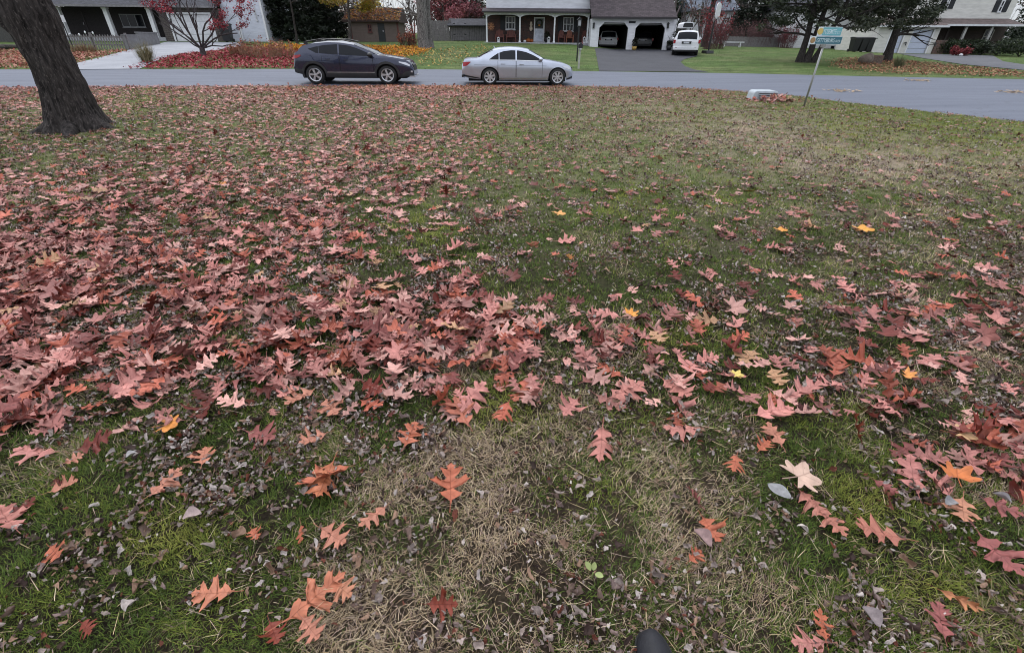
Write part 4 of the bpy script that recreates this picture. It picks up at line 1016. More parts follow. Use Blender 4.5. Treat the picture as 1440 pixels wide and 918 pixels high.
def put_car(root, x, y, rz, s=1., rx=0, sz=1.):
    root.location = (x, y, gz(x, y)+.012); root.rotation_euler = (0, 0, rz); root.scale = (s, s, s*sz)
car = silver_car()
# rear near-side contact shown at (689,120.5), front at (783,120.5)
a, b = gp(689, 120.4), gp(783, 120.9); ang = math.atan2(b.y-a.y, b.x-a.x); s = math.hypot(b.x-a.x, b.y-a.y)/2.79
def by_wheel(root, a, ang, s, wx, half):
    ex, ey = math.cos(ang), math.sin(ang); nx, ny = -ey, ex
    x = a.x-ex*wx*s+nx*half*s; y = a.y-ey*wx*s+ny*half*s
    put_car(root, x, y, ang, s); root.location.z = gz(a.x, a.y)+.01
by_wheel(car, a, ang, s, 1.13, .78); car.scale.z = s*.95
car2 = crossover(); a, b = gp(447, 119.3), gp(547, 119.6); ang = math.atan2(b.y-a.y, b.x-a.x); s = math.hypot(b.x-a.x, b.y-a.y)/2.70
by_wheel(car2, a, ang, s, .77, .79); car2.scale.z = s*.93
p = gp(962, 79.5); car3, _ = tail_car('white_suv', 'white four wheel drive car parked nose in on the asphalt driveway beside the garage', CARWHITE, 4.8, 1.95, 1.72)
put_car(car3, p.x, p.y, rad(73), .97)
# ================================================================ HOUSES
def X_(px, py, Y): return at(px, py, Y).x
def Z_(py, Y, px=720): return at(px, py, Y).z
class House:
    """helper: local frame, x along the front, y backwards, z up; front faces -y"""
    def __init__(s, name, label, loc, rz=0, cat='house'):
        s.root = empty(name, loc, label, cat, rz); s.loc = Vector(loc); s.rz = rz
        s.inv = (Matrix.Translation(loc) @ Matrix.Rotation(rz, 4, 'Z')).inverted()
    def p(s, px, py, Y):
        """local coordinates of the photo pixel on the local plane y = Y"""
        d = Vector(ray(px, py)); o = Vector((0, 0, CAMH)); d2 = s.inv.to_3x3() @ d; o2 = s.inv @ o
        t = (Y-o2.y)/d2.y; q = o2+d2*t; return q.x, q.z
    def box(s, name, mat, *b, parent=None, bevel=0): return MB().box(*b).build(name, mat, parent or s.root, bevel=bevel)
    def window(s, x0, x1, z0, z1, y, mat=None, cols=1, rows=2, shutters=None, sw=.35):
        f = .07; m = MB()
        m.box(x0, x1, y-.05, y+.02, z0, z0+f); m.box(x0, x1, y-.05, y+.02, z1-f, z1); m.box(x0, x0+f, y-.048, y+.02, z0+f, z1-f); m.box(x1-f, x1, y-.048, y+.02, z0+f, z1-f)
        m.box(x0-.04, x1+.04, y-.09, y+.02, z0-.06, z0)
        for i in range(1, cols): c_ = x0+(x1-x0)*i/cols; m.box(c_-.03, c_+.03, y-.045, y+.015, z0+f, z1-f)
        for i in range(1, rows): c_ = z0+(z1-z0)*i/rows; m.box(x0+f, x1-f, y-.046, y+.016, c_-.03, c_+.03)
        w = m.build('window', mat or WHITET, s.root)
        MB().box(x0+f*.8, x1-f*.8, y-.022, y+.01, z0+f*.8, z1-f*.8).build('pane', GLASS, w)
        if shutters:
            for a, b in ((x0-sw-.05, x0-.05), (x1+.05, x1+sw+.05)):
                q = MB().box(a, b, y-.04, y+.01, z0-.02, z1+.02)
                for i in range(1, 8): zz = z0+(z1-z0)*i/8; q.box(a+.04, b-.04, y-.052, y-.035, zz-.03, zz+.02)
                q.build('shutter', shutters, s.root)
        return w
SHUT = plain('dark_shutter', (.012, .013, .018), .6)
LAMPM = plain('dark_lamp', (.02, .02, .02), .4)
# ---------------- centre house
H = House('brick_house', 'white and brick two storey house with a porch and an open two car garage', (0, 46, 0))
SIDEW = siding('white_siding', (.74, .75, .79), .2); VERT = siding('white_boards', (.75, .75, .78), .3, 0, .008)
ROOFB = shingle('brown_shingle', (.060, .045, .050)); BRK = brick('dark_brick', (.12, .045, .035), (.045, .03, .03), (.13, .11, .10))
BRICKHOUSE = H
gl, gr = H.p(829, 69, 0)[0], H.p(945.5, 70, 0)[0]; gb = .90; ge = H.p(887, 27, 0)[1]
d1a, d1b = H.p(840.5, 66, 0)[0], H.p(880.5, 66, 0)[0]; d2a, d2b = H.p(890.5, 66, 0)[0], H.p(931.5, 66, 0)[0]; dt = H.p(885, 32.3, 0)[1]; ch = .38
m = MB()
for a, b in ((gl, d1a), (d1b, d2a), (d2b, gr)): m.box(a, b, 0, .2, gb, dt)
m.box(gl, gr, 0, .2, dt, ge)
for a, b in ((d1a, d1b), (d2a, d2b)):
    m.prism([(a, dt), (a, dt-ch), (a+ch, dt)], .002, .198); m.prism([(b-ch, dt), (b, dt-ch), (b, dt)], .002, .198)
m.box(gl, gl+.2, .2, 7.2, gb, ge); m.box(gr-.2, gr, .2, 7.2, gb, ge); m.box(gl+.2, gr-.2, 7, 7.2, gb, ge)
m.build('wall', VERT, H.root)
m = MB().box(gl+.21, gr-.21, .2, 6.98, ge-.28, ge-.2); m.box(gl+.2, gl+.24, .21, 6.9, gb, ge-.3); m.box(gr-.24, gr-.2, .21, 6.9, gb, ge-.3); m.box(gl+.25, gr-.25, 6.9, 6.98, gb, ge-.3); m.box(d1b+.2, d1b+.24, .3, 6.8, gb, ge-.3); m.build('shade_lining', NEAR_BLACK, H.root)  # interior shade of the open garage put into the colour of these sheets
for a, b in ((d1a, d1b), (d2a, d2b)):
    t = .09; m = MB()
    m.box(a-t, a-.003, -.03, .0, gb, dt-ch); m.box(b+.003, b+t, -.03, .0, gb, dt-ch); m.box(a+ch, b-ch, -.03, .0, dt+.003, dt+t)
    m.prism([(a-t, dt-ch), (a-.003, dt-ch), (a+ch, dt), (a+ch, dt+t)], -.03, 0); m.prism([(b+.003, dt-ch), (b+t, dt-ch), (b-ch, dt+t), (b-ch, dt)], -.03, 0)
    m.build('door_trim', WHITE, H.root)
    m = MB(); m.prismx([(.35, dt-.1), (3., dt-.14), (3., dt-.08), (.35, dt-.04)], a+.1, b-.1); m.build('garage_door', WHITET, H.root)
MB().box(gl+.1, gr-.1, -.35, 7, gb-.1, gb+.02).build('garage_floor', plain('garage_concrete', (.3, .3, .31), .8), H.root)
for px in (835, 939.5):
    x, z = H.p(px, 36, -.1); l = MB().box(x-.07, x+.07, -.16, -.02, z-.22, z+.1); l.prism([(x-.1, z+.1), (x+.1, z+.1), (x, z+.22)], -.19, -.0); l.build('wall_lamp', LAMPM, H.root)
x, z = H.p(889, 32, 0); MB().box(x-.28, x+.28, -.03, -.001, z-.06, z+.09).build('house_plaque', SHUT, H.root)
# garage roof
ov = .35; rx1 = H.p(952.5, 26, -.35)[0]
m = MB(); m.prismx([(-ov, ge), (-ov, ge+.14), (3.6, ge+2.75), (7.5, ge+.14), (7.5, ge), (3.6, ge+2.6)], gl-.1, rx1); m.build('roof', ROOFB, H.root)
m = MB(); m.box(gl, rx1+.01, -ov-.09, -ov-.005, ge-.02, ge+.12); m.build('gutter', plain('dark_gutter', (.025, .022, .024), .5), H.root)
m = MB(); m.prismx([(0, ge), (7.2, ge), (3.6, ge+2.5)], gr-.2, gr); m.build('gable', SIDEW, H.root)
x = gr-.03; MB().tube([(x, -.40, ge), (x, -.06, ge-.4), (x, -.06, gb+.2), (x+.05, -.3, gb+.1)], .05, 8).build('downpipe', WHITE, H.root)
# porch
py_ = 1.2; pl = H.p(683.5, 58, py_)[0]; pr = gl-.003; pf = H.p(740, 60, py_)[1]; pt = H.p(740, 21.2, py_)[1]
m = MB().box(pl-.2, pr, py_-.15, 3.2, pf-.5, pf); m.build('porch_floor', plain('porch_concrete', (.34, .34, .36), .8), H.root)
MB().box(pl, pr, 3.0, 3.25, pf, pt+.4).build('brick_wall', BRK, H.root)
posts = [H.p(px, 45, py_)[0] for px in (684.5, 731, 779.5)]+[pr-.12]
for x in posts:
    q = MB().box(x-.06, x+.06, py_, py_+.12, pf, pt); q.box(x-.09, x+.09, py_-.03, py_+.15, pf, pf+.12); q.build('porch_post', WHITE, H.root)
m = MB().box(pl-.15, pr, py_-.02, py_+.18, pt, pt+.13)
for a, b in zip(posts[:-1], posts[1:]):
    n_ = 12; P = [(a+.08+(b-a-.16)*i/n_, pt-.16*(abs(2*i/n_-1)**5.0)) for i in range(n_+1)]
    m.prism([(a+.08, pt)]+[p for p in P]+[(b-.08, pt)], py_+.0, py_+.1)
m.build('porch_beam', WHITE, H.root)
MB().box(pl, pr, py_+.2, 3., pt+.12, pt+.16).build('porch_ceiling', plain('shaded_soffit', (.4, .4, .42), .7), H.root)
sb = H.p(740, 12.3, 2.6)[1]
MB().prismx([(py_-.3, pt+.135), (py_-.3, pt+.2), (2.6, sb+.02), (2.6, sb-.1)], pl-.3, pr+.0).build('porch_roof', ROOFB, H.root)
MB().box(pl-.3, pr, py_-.4, py_-.305, pt+.12, pt+.24).build('porch_gutter', plain('dark_gutter', (.025, .022, .024), .5), H.root)
MB().box(pl, H.p(838, 10, 2.6)[0], 2.62, 9.5, sb, sb+2.7).build('upper_wall', SIDEW, H.root)
MB().prismx([(2.1, sb+2.7), (2.1, sb+2.85), (6, sb+4.6), (10, sb+2.85), (10, sb+2.7)], pl-.3, H.p(838, 10, 2.6)[0]+.3).build('upper_roof', ROOFB, H.root)
for px0, px1, p0, p1 in ((711, 724.5, 22.8, 42), (792.5, 806, 24.5, 44.5)):
    x0, z1 = H.p(px0, p0, 3.); x1, z0 = H.p(px1, p1, 3.); H.window(x0, x1, z0, z1, 2.98, cols=3, rows=2, shutters=SHUT, sw=.42)
x0, z1 = H.p(751.2, 24.5, 2.9); x1, _ = H.p(765, 58, 2.9); z0 = pf
m = MB(); f = .1; m.box(x0, x0+f, 2.88, 2.995, z0, z1); m.box(x1-f, x1, 2.88, 2.995, z0, z1); m.box(x0+f, x1-f, 2.88, 2.995, z1-f, z1); fr = m.build('door_frame', WHITE, H.root)
mz = (z0+z1)/2+.1
dr = MB().box(x0+f+.005, x1-f-.005, 2.92, 2.98, z0+.02, mz).build('front_door', plain('pale_door', (.55, .58, .66), .4), H.root)
MB().box(x0+f+.005, x1-f-.005, 2.915, 2.98, mz+.003, z1-f-.005).build('door_glass', GLASS, dr); MB().box(x0+f+.06, x0+f+.12, 2.86, 2.92, mz-.12, mz).build('handle', CHROME, dr)
MB().box(x0-.1, x1+.1, 2.4, 2.9, pf+.002, pf+.08).build('door_step', plain('porch_concrete', (.34, .34, .36), .8), H.root)
# things on the porch, each its own
HL = H.loc
def wpos(x, y, z): return Vector((HL.x+x, HL.y+y, HL.z+z))
m = MB(); R_ = .3
for i in range(40):
    a = 2*math.pi*i/40; c_ = (math.cos(a)*.24, rnd.uniform(-.03, .03), math.sin(a)*.24); m.ball(c_, .07, .04, .07, 6, 4)
o = m.build('wreath', plain('wreath_green', (.02, .03, .012), .8)); o.location = wpos((x0+x1)/2, 2.86, mz+.42); tag(o, 'round dark wreath hanging on the glass of the front door', 'wreath')
MB().ball((0, -.04, -.17), .1, .05, .08, 6, 4).build('bow', plain('bow_orange', (.5, .2, .05), .7), o)
def adirondack(x, y, z, rz, mat, label, cat='chair', w=.6, legs=True):
    r = empty('porch_bench' if w > 1 else 'porch_chair', wpos(x, y, z), label, cat, rz, 'red brown seats on the porch')
    MB().prismx([(-.3, .38), (.25, .30), (.25, .34), (-.3, .42)], -w/2, w/2).build('seat', mat, r)
    m = MB(); n_ = max(5, int(w/.12))
    for i in range(n_):
        xx = -w/2+w*(i+.5)/n_; h_ = .95-.12*abs(2*(i+.5)/n_-1)**2
        m.prismx([(.22, .3), (.26, .3), (.42, h_), (.38, h_)], xx-w/n_*.42, xx+w/n_*.42)
    m.build('backrest', mat, r)
    for sx in (-1, 1):
        MB().box(sx*(w/2+.06)-.06, sx*(w/2+.06)+.06, -.36, .3, .56, .6).build('armrest', mat, r)
        MB().box(sx*(w/2+.05)-.03, sx*(w/2+.05)+.03, -.34, -.26, 0, .56).build('leg', mat, r); MB().box(sx*(w/2+.05)-.03, sx*(w/2+.05)+.03, .2, .28, 0, .56).build('leg', mat, r)
    return r
REDW = plain('red_brown_wood', (.13, .035, .024), .6); ORW = plain('orange_wood', (.22, .07, .035), .6)
for px0, px1, lab, mt in ((696, 709, 'red brown slatted seat under the left porch window, left one', REDW), (711, 726, 'red brown slatted seat under the left porch window, right one', REDW), (785, 794, 'red brown porch chair just left of the orange wooden chair', REDW), (796, 806, 'orange brown wooden chair under the right porch window', ORW), (818, 828, 'red brown porch chair beside the garage corner', REDW)):
    a, b = H.p(px0, 58, 2.)[0], H.p(px1, 58, 2.)[0]; adirondack((a+b)/2, 2.1, pf, 0, mt, lab, w=(b-a)*.75)
PUMP = plain('pumpkin', (.34, .085, .015), .5)
def pumpkin(loc, r, label, mat=PUMP):
    e = empty('pumpkin', loc, label, 'pumpkin', 0, 'pumpkins by the front door'); m = MB(); n_ = 24; V = []
    for i in range(9):
        p = math.pi*i/8-math.pi/2
        for k in range(n_):
            t = 2*math.pi*k/n_; q = max(math.cos(p), .02)*r*(1+.08*math.cos(8*t)); V.append((q*math.cos(t), q*math.sin(t), r*.75+r*.75*math.sin(p)))
    m.add(V, [(i*n_+k, i*n_+(k+1) % n_, (i+1)*n_+(k+1) % n_, (i+1)*n_+k) for i in range(8) for k in range(n_)]); m.build('flesh', mat, e, smooth=True)
    MB().tube([(0, 0, r*1.45), (.02, 0, r*1.8)], [.04, .025], 6).build('stem', plain('stem_green', (.08, .07, .02), .8), e)
for px, r, lab in ((738.5, .14, 'smallest pumpkin, leftmost by the front door'), (743, .2, 'large orange pumpkin between two smaller ones by the front door'), (747.5, .17, 'orange pumpkin closest to the front door')):
    pumpkin(wpos(H.p(px, 58, 2.3)[0], 2.3, pf), r, lab)
pumpkin(wpos(H.p(738, 59, 1.6)[0], 1.6, pf), .12, 'white pumpkin in front of the orange pumpkins', WHITET)
# sun shaped wall ornament
x, z = H.p(690.5, 37.5, 2.9); o = empty('flower_ornament', wpos(x, 2.9, z), 'orange metal flower ornament on the brick wall left of the porch', 'ornament')
GOLD = plain('orange_metal', (.55, .25, .12), .4, metal=.3); MB().ball((0, -.03, 0), .08, .04, .08).build('center', GOLD, o)
for i in range(10):
    a = 2*math.pi*i/10; q = MB().ball((0, 0, 0), .13, .02, .035, 8, 5); q.v = [(u*math.cos(a)-v2*math.sin(a)+.22*math.cos(a), y, u*math.sin(a)+v2*math.cos(a)+.22*math.sin(a)) for u, y, v2 in q.v]; q.build('petal', GOLD, o)
x, z = H.p(746.8, 37.5, 2.9); m = MB().ball((0, 0, .28), .12, .04, .14).ball((0, 0, 0), .15, .05, .2).ball((0, -.01, .45), .09, .035, .06)
o = m.build('wall_ornament', plain('cream', (.6, .5, .4), .6)); o.location = wpos(x, 2.93, z-.15); tag(o, 'cream figure ornament on the brick wall left of the front door', 'ornament')
def post_light(px, py0, py1, y, label):
    x, z0 = H.p(px, py0, y); _, z1 = H.p(px, py1, y); h_ = z1-z0
    r = empty('lantern', wpos(x, y, pf), label, 'lantern', 0, 'white lanterns along the porch edge'); z0 = 0; m = MB().box(-.11, .11, -.11, .11, 0, .04); m.box(-.1, .1, -.1, .1, h_*.8, h_*.84); m.prism([(-.1, h_*.84), (.1, h_*.84), (0, h_)], -.1, .1)
    for a in (-1, 1):
        for b in (-1, 1): m.box(a*.09-.015, a*.09+.015, b*.09-.015, b*.09+.015, .04, h_*.8)
    m.build('frame', WHITE, r); MB().tube([(0, 0, .04), (0, 0, h_*.55)], .05, 10).build('candle', WHITET, r)
post_light(701, 61, 53.5, 1.35, 'white lantern at the left part of the porch edge'); post_light(771.5, 62, 53.5, 1.35, 'white lantern right of the front door'); post_light(821, 64, 55, 1.35, 'white lantern at the garage end of the porch')
def pot(loc, r, h, label, leafcol, pm=BLACK, name='plant_pot', nleaf=160, lh=.5):
    e = empty(name, loc, label, 'plant pot'); MB().lathe([(0.01, 0), (r*.7, 0), (r, h), (r*.9, h), (r*.85, h*.9), (.01, h*.88)], n=16).build('pot', pm, e, smooth=True)
    foliage('plant', [((0, 0, h+lh*.4), r*1.1, lh*.55)], nleaf, .09, [leafcol], e)
    return e
# ---------------- foliage helper (leaf-sized faces spread through clumps)
FOL = attr_mat('foliage', .55, .3)
def foliage(name, clumps, n, size, cols_, parent=None, aspect=.45, flat=0., mat=None, cvar=.35):
    """clumps: list of (centre, horizontal radius, vertical radius)"""
    w_ = np.array([c[1]**2*c[2] for c in clumps]); ci = rng.choice(len(clumps), n, p=w_/w_.sum())
    c = np.array([list(k[0]) for k in clumps], float)[ci]; rh = np.array([k[1] for k in clumps])[ci]; rv = np.array([k[2] for k in clumps])[ci]
    d = rng.normal(size=(n, 3)); d /= np.linalg.norm(d, axis=1)[:, None]; r = rng.random(n)**.45
    P = c+d*r[:, None]*np.stack([rh, rh, rv], 1)
    a = rng.normal(size=(n, 3)); a[:, 2] *= (1-flat); a /= np.linalg.norm(a, axis=1)[:, None]
    b = np.cross(a, rng.normal(size=(n, 3))); b /= np.linalg.norm(b, axis=1)[:, None]
    s = size*rng.uniform(.5, 1.4, n)[:, None]; a *= s; b *= s*aspect
    V = np.stack([P-a, P+b*.9-a*.1, P+a, P-b*.9-a*.1], 1).reshape(-1, 3)
    cc = np.array(cols_); bright = rng.uniform(1-cvar, 1+cvar, len(clumps))
    C = cc[rng.integers(0, len(cc), n)]*(bright[ci]*rng.uniform(.7, 1.3, n))[:, None]
    o = np_mesh(name, V, np.arange(4*n), np.arange(n)*4, np.full(n, 4), mat or FOL, col=np.repeat(C, 4, 0))
    if parent: o.parent = parent
    return o
def branches(m, p, d, L, r, depth, r_, spread=.6, up=.15, kids=(2, 3), n=6, shrink=.68, tips=None, nseg=4, wig=.12):
    pts = [Vector(p)]; rads = [r]; d = Vector(d).normalized()
    for i in range(nseg):
        d = (d+Vector((r_.gauss(0, wig), r_.gauss(0, wig), r_.gauss(0, wig)+up*.3))).normalized(); pts.append(pts[-1]+d*(L/nseg)); rads.append(r*(1-.42*(i+1)/nseg))
    m.tube(pts, rads, max(4, n), cap=False)
    if tips is not None and depth <= 1: tips += [tuple(q) for q in pts[1:]]
    if depth == 0: return
    for i in range(r_.randint(*kids)):
        k = r_.randint(max(1, nseg//2), nseg); a = r_.uniform(0, 6.28); s_ = Vector((math.cos(a), math.sin(a), r_.uniform(-.2, .5)))
        branches(m, pts[k], d+s_*spread*r_.uniform(.6, 1.3)+Vector((0, 0, up)), L*shrink*r_.uniform(.75, 1.2), rads[k]*.62, depth-1, r_, spread, up, kids, n-1, shrink, tips, nseg, wig)
pot(wpos(H.p(826.5, 62, 1.5)[0], 1.45, pf), .2, .35, 'dark planter with a dry grassy plant at the porch corner', (.10, .08, .05), lh=.8)
pot(wpos(H.p(767.5, 59, 2.4)[0]+.1, 2.4, pf), .25, .4, 'black planter with dark foliage right of the front door', (.02, .025, .012), lh=.5)
p = gp(885, 69.3); pot((p.x, 45.6, gz(p.x, 45.6)+.02), .22, .26, 'mustard pot with a dark plant between the two garage doors', (.02, .02, .012), plain('mustard_pot', (.4, .25, .06), .6), lh=.7, nleaf=260)
p = gp(937, 71); pot((p.x, 45.55, gz(p.x, 45.55)+.02), .25, .35, 'dark planter at the right corner of the garage front', (.015, .018, .01), lh=.4, nleaf=200)
# cars in the garages
xm = (d1a+d1b)/2+HL.x; c4, _ = tail_car('white_hatchback', 'white hatchback parked inside the left garage bay', CARWHITE, 4.4, 1.85, 1.6); c4.location = (xm+.1, HL.y+2.6, gb+.03); c4.scale = (.92, .92, .92); c4.rotation_euler = (0, 0, rad(82))
xm = (d2a+d2b)/2+HL.x; c5, _ = tail_car('dark_car', 'dark car hidden in the shade of the right garage bay', DARKCAR, 4.5, 1.85, 1.45); c5.location = (xm+.2, HL.y+3., gb+.03); c5.rotation_euler = (0, 0, rad(80))

# ---------------- left house: long porch, garage, two storey wing
H = House('ranch_house', 'grey roofed house with a dark porch and a white garage door behind the small maple', (-30, 47, 0), rad(2))
DKB = brick('shade_brick', (.035, .026, .026), (.024, .02, .02), (.05, .045, .045)); ROOFG = shingle('grey_shingle', (.05, .05, .062))
STONE = brick('tan_stone', (.11, .09, .08), (.08, .065, .06), (.2, .18, .16), .35, .14)
fy = 2.2; gb = H.p(270, 58.5, 0)[1]-.02; ev = H.p(150, 10, -.4)[1]
xl, xp = H.p(48, 30, 0)[0]-3, H.p(229, 40, 0)[0]; xg0, xg1 = xp, H.p(316, 50, 0)[0]
MB().box(xl, xp, fy, fy+6, gb-.2, ev+.1).build('wall', DKB, H.root)
MB().box(xl, xp, -.1, fy, gb-.3, gb+.3).build('porch_floor', plain('porch_concrete', (.34, .34, .36), .8), H.root)
for px in (87, 153, 213.5):
    x = H.p(px, 32, 0)[0]; q = MB().box(x-.16, x+.16, 0, .3, gb+.3, ev); q.box(x-.2, x+.2, -.04, .34, ev-.12, ev-.003); q.build('porch_post', WHITE, H.root)
x0, z1 = H.p(167, 20, fy); x1, z0 = H.p(206, 39, fy); H.window(x0, x1, z0, z1, fy-.01, mat=plain('grey_frame', (.25, .25, .26), .6), cols=3, rows=1)
x0, z1 = H.p(113, 16, fy); x1, _ = H.p(128, 50, fy); fr = MB().box(x0, x1, fy-.04, fy, gb+.3, z1).build('door', plain('dark_door', (.03, .02, .02), .5), H.root); MB().box(x1-.2, x1-.12, fy-.1, fy-.04, gb+1.2, gb+1.35).build('handle', CHROME, fr)
MB().prismx([(-.5, ev), (-.5, ev+.16), (5., ev+3.), (9, ev+.16), (9, ev), (5, ev+2.8)], xl-.4, xg1+.2).build('roof', ROOFG, H.root)
MB().box(xl-.4, xg1+.2, -.6, -.505, ev, ev+.15).build('gutter', plain('grey_gutter', (.2, .19, .2), .5), H.root)
# garage bay
gd0, gd1 = H.p(243, 40, 0)[0], H.p(298.5, 40, 0)[0]; gt = H.p(265, 20.5, 0)[1]
m = MB(); m.box(xg0, gd0, .0, .25, gb, ev); m.box(gd1, xg1, 0, .25, gb, ev); m.box(gd0, gd1, 0, .25, gt, ev); m.box(xg0, xg0+.2, .25, 7, gb, ev); m.box(xg1-.2, xg1, .25, 7, gb, ev); m.build('garage_wall', STONE, H.root)
m = MB(); n_ = 4
for i in range(n_):
    za, zb = gb+.02+(gt-gb-.02)*i/n_, gb+.02+(gt-gb-.02)*(i+1)/n_; m.box(gd0+.02, gd1-.02, .1, .16, za+.008, zb-.008)
    for j in range(4): a = gd0+(gd1-gd0)*(j+.12)/4; b = gd0+(gd1-gd0)*(j+.88)/4; m.box(a, b, .085, .12, za+.09, zb-.09)
m.build('garage_door', WHITE, H.root)
m = MB(); m.box(gd0-.14, gd0, -.03, .02, gb, gt+.14); m.box(gd1, gd1+.2, -.03, .02, gb, gt+.14); m.box(gd0+.002, gd1-.002, -.03, .02, gt, gt+.14); m.build('door_trim', WHITE, H.root)
# two storey wing
wx0, wx1 = xg1+.01, H.p(371, 40, 0)[0]; m = MB().box(wx0, wx1, .5, 8, gb-.2, ev+3.2); m.build('wing_wall', siding('wing_siding', (.62, .64, .72), .18), H.root)
MB().prismx([(-.1, ev+3.2), (-.1, ev+3.35), (4.2, ev+5.3), (8.6, ev+3.35), (8.6, ev+3.2)], wx0-.3, wx1+.35).build('wing_roof', ROOFG, H.root)
x0, z1 = H.p(356, 8, .5); x1, z0 = H.p(362.5, 29, .5); H.window(x0, x1, z0, z1, .49, rows=2)
x0, z1 = H.p(334.5, 31, .5); x1, _ = H.p(341.5, 56, .5); d_ = MB().box(x0, x1, .44, .5, gb+.1, z1).build('side_door', plain('dark_side_door', (.03, .022, .025), .5), H.root); m = MB(); m.box(x0-.1, x0-.003, .42, .5, gb+.1, z1+.1); m.box(x1+.003, x1+.1, .42, .5, gb+.1, z1+.1); m.box(x0, x1, .42, .5, z1+.003, z1+.1); m.build('door_frame', WHITE, H.root); MB().box(x1-.2, x1-.12, .38, .44, gb+1., gb+1.1).build('handle', CHROME, d_)
MB().box(wx1-.13, wx1+.02, .47, .62, gb-.1, ev+3.2).build('corner_board', WHITE, H.root)
HLEFT = H
# wheelie bin by the wing
def wheelie_bin(loc, rz, label, s=1., group='black wheeled bins'):
    r = empty('wheeled_bin', loc, label, 'bin', rz, group); r.scale = (s, s, s); MB().add([(-.24,-.26,.06),(.24,-.26,.06),(.24,.24,.06),(-.24,.24,.06),(-.3,-.36,.98),(.3,-.36,.98),(.3,.34,.98),(-.3,.34,.98)], [(0,3,2,1),(4,5,6,7),(0,1,5,4),(1,2,6,5),(2,3,7,6),(3,0,4,7)]).build('body', BLACK, r, bevel=.02)
    MB().prismx([(-.4,.985),(.38,.985),(.38,1.06),(.1,1.09),(-.36,1.04)], -.32, .32).build('lid', BLACK, r)
    for sx in (-1, 1): MB().tube([(sx*.22, .26, .11), (sx*.28, .26, .11)], .11, 14).build('wheel', RUBBER, r)
    MB().tube([(-.26, .42, .95), (.26, .42, .95)], .018, 6).build('handle', BLACK, r); return r
p = at(322, 58.5, 46.2); wheelie_bin((p.x, 46.2, gz(p.x, 46.2)), .1, 'black wheeled bin between the garage and the white wing', 1.25)

# ---------------- right house, turned slightly
p0 = at(1244, 76, 49); H = House('cream_house', 'cream two storey house with dark shutters above a brown porch roof at the right edge', (p0.x, 49, p0.z-.05), rad(-6))
CREAM = siding('cream_siding', (.68, .66, .62), .2); ROOFT = shingle('tan_shingle', (.15, .11, .10)); RBRK = brick('red_brown_brick', (.055, .03, .024), (.038, .024, .02), (.08, .07, .06))
xr = H.p(1311, 70, 0)[0]; et = H.p(1290, 38.5, 0)[1]
ga = [(H.p(1246.5, 66, 0)[0], H.p(1265, 66, 0)[0]), (H.p(1276.5, 66, 0)[0], H.p(1304, 66, 0)[0])]; gt = H.p(1300, 42.5, 0)[1]
m = MB(); e_ = [-1.2, ga[0][0], ga[0][1], ga[1][0], ga[1][1], xr]
for a, b in ((e_[0], e_[1]), (e_[2], e_[3]), (e_[4], e_[5])): m.box(a, b, 0, .2, 0, gt)
m.box(e_[0], xr, 0, .2, gt, et); m.box(xr-.2, xr, .2, 3, 0, et); m.box(e_[0], e_[0]+.2, .2, 7, 0, et); m.build('garage_wall', CREAM, H.root)
DOORB = plain('pale_blue_door', (.50, .54, .66), .45, .06)
for a, b in ga:
    m = MB()
    for i in range(4): za, zb = gt*i/4, gt*(i+1)/4; m.box(a+.02, b-.02, .1, .16, za+.01, zb-.01)
    m.build('garage_door', DOORB, H.root); m = MB(); m.box(a-.1, a-.002, -.03, -.001, 0, gt+.1); m.box(b+.002, b+.1, -.03, -.001, 0, gt+.1); m.box(a, b, -.03, -.001, gt+.002, gt+.1); m.build('door_trim', WHITE, H.root)
MB().prismx([(-.4, et), (-.4, et+.14), (2.6, et+.75), (2.6, et+.6)], -1.5, xr+.35).build('garage_roof', ROOFT, H.root)
MB().box(-1.5, xr+.35, -.5, -.405, et-.02, et+.13).build('gutter', WHITET, H.root)
xe = H.p(1436, 38, .8)[0]; pz = H.p(1370, 37, .8)[1]; up0 = H.p(1370, 26.5, 2.6)[1]
MB().box(xr, xe+.2, 2.6, 2.85, 0, pz+.3).build('brick_wall', RBRK, H.root)
MB().prismx([(.5, pz), (.5, pz+.14), (2.6, up0), (2.6, up0-.15)], xr+.36, xe).build('porch_roof', ROOFT, H.root); MB().box(xr+.36, xe, .4, .495, pz-.02, pz+.13).build('porch_gutter', WHITET, H.root)
ux0, ux1 = H.p(1255, 15, 2.6)[0], H.p(1423, 20, 2.6)[0]
MB().box(ux0, ux1, 2.62, 9.5, up0-.1, up0+3.1).build('upper_wall', CREAM, H.root); MB().prismx([(2.2, up0+3.1), (2.2, up0+3.25), (6, up0+5), (10, up0+3.25), (10, up0+3.1)], ux0-.3, ux1+.3).build('upper_roof', ROOFT, H.root)
for a, b, c_, d_ in ((1328, 1339.5, 12.5, -6), (1402, 1414.5, 17.2, 1)):
    x0, z0 = H.p(a, c_, 2.6); x1, z1 = H.p(b, d_, 2.6); H.window(x0, x1, z0, z1, 2.61, cols=1, rows=2, shutters=SHUT, sw=.4)
x0, z0 = H.p(1377, 61.5, 2.6); x1, z1 = H.p(1399, 42, 2.6); H.window(x0, x1, z0, z1, 2.59, mat=plain('tan_frame', (.3, .28, .25), .6), cols=2, rows=2)
x0, z0 = H.p(1322, 74, 2.6); x1, z1 = H.p(1333, 42, 2.6); d_ = MB().box(x0, x1, 2.54, 2.6, 0, z1).build('front_door', plain('brown_door', (.05, .03, .025), .5), H.root); MB().box(x1-.2, x1-.12, 2.48, 2.54, .9, 1.).build('handle', CHROME, d_)
for px in (1352, 1388):
    x = H.p(px, 55, .7)[0]; MB().box(x-.09, x+.09, .62, .8, 0, pz).build('porch_post', plain('grey_post', (.35, .34, .32), .6), H.root)
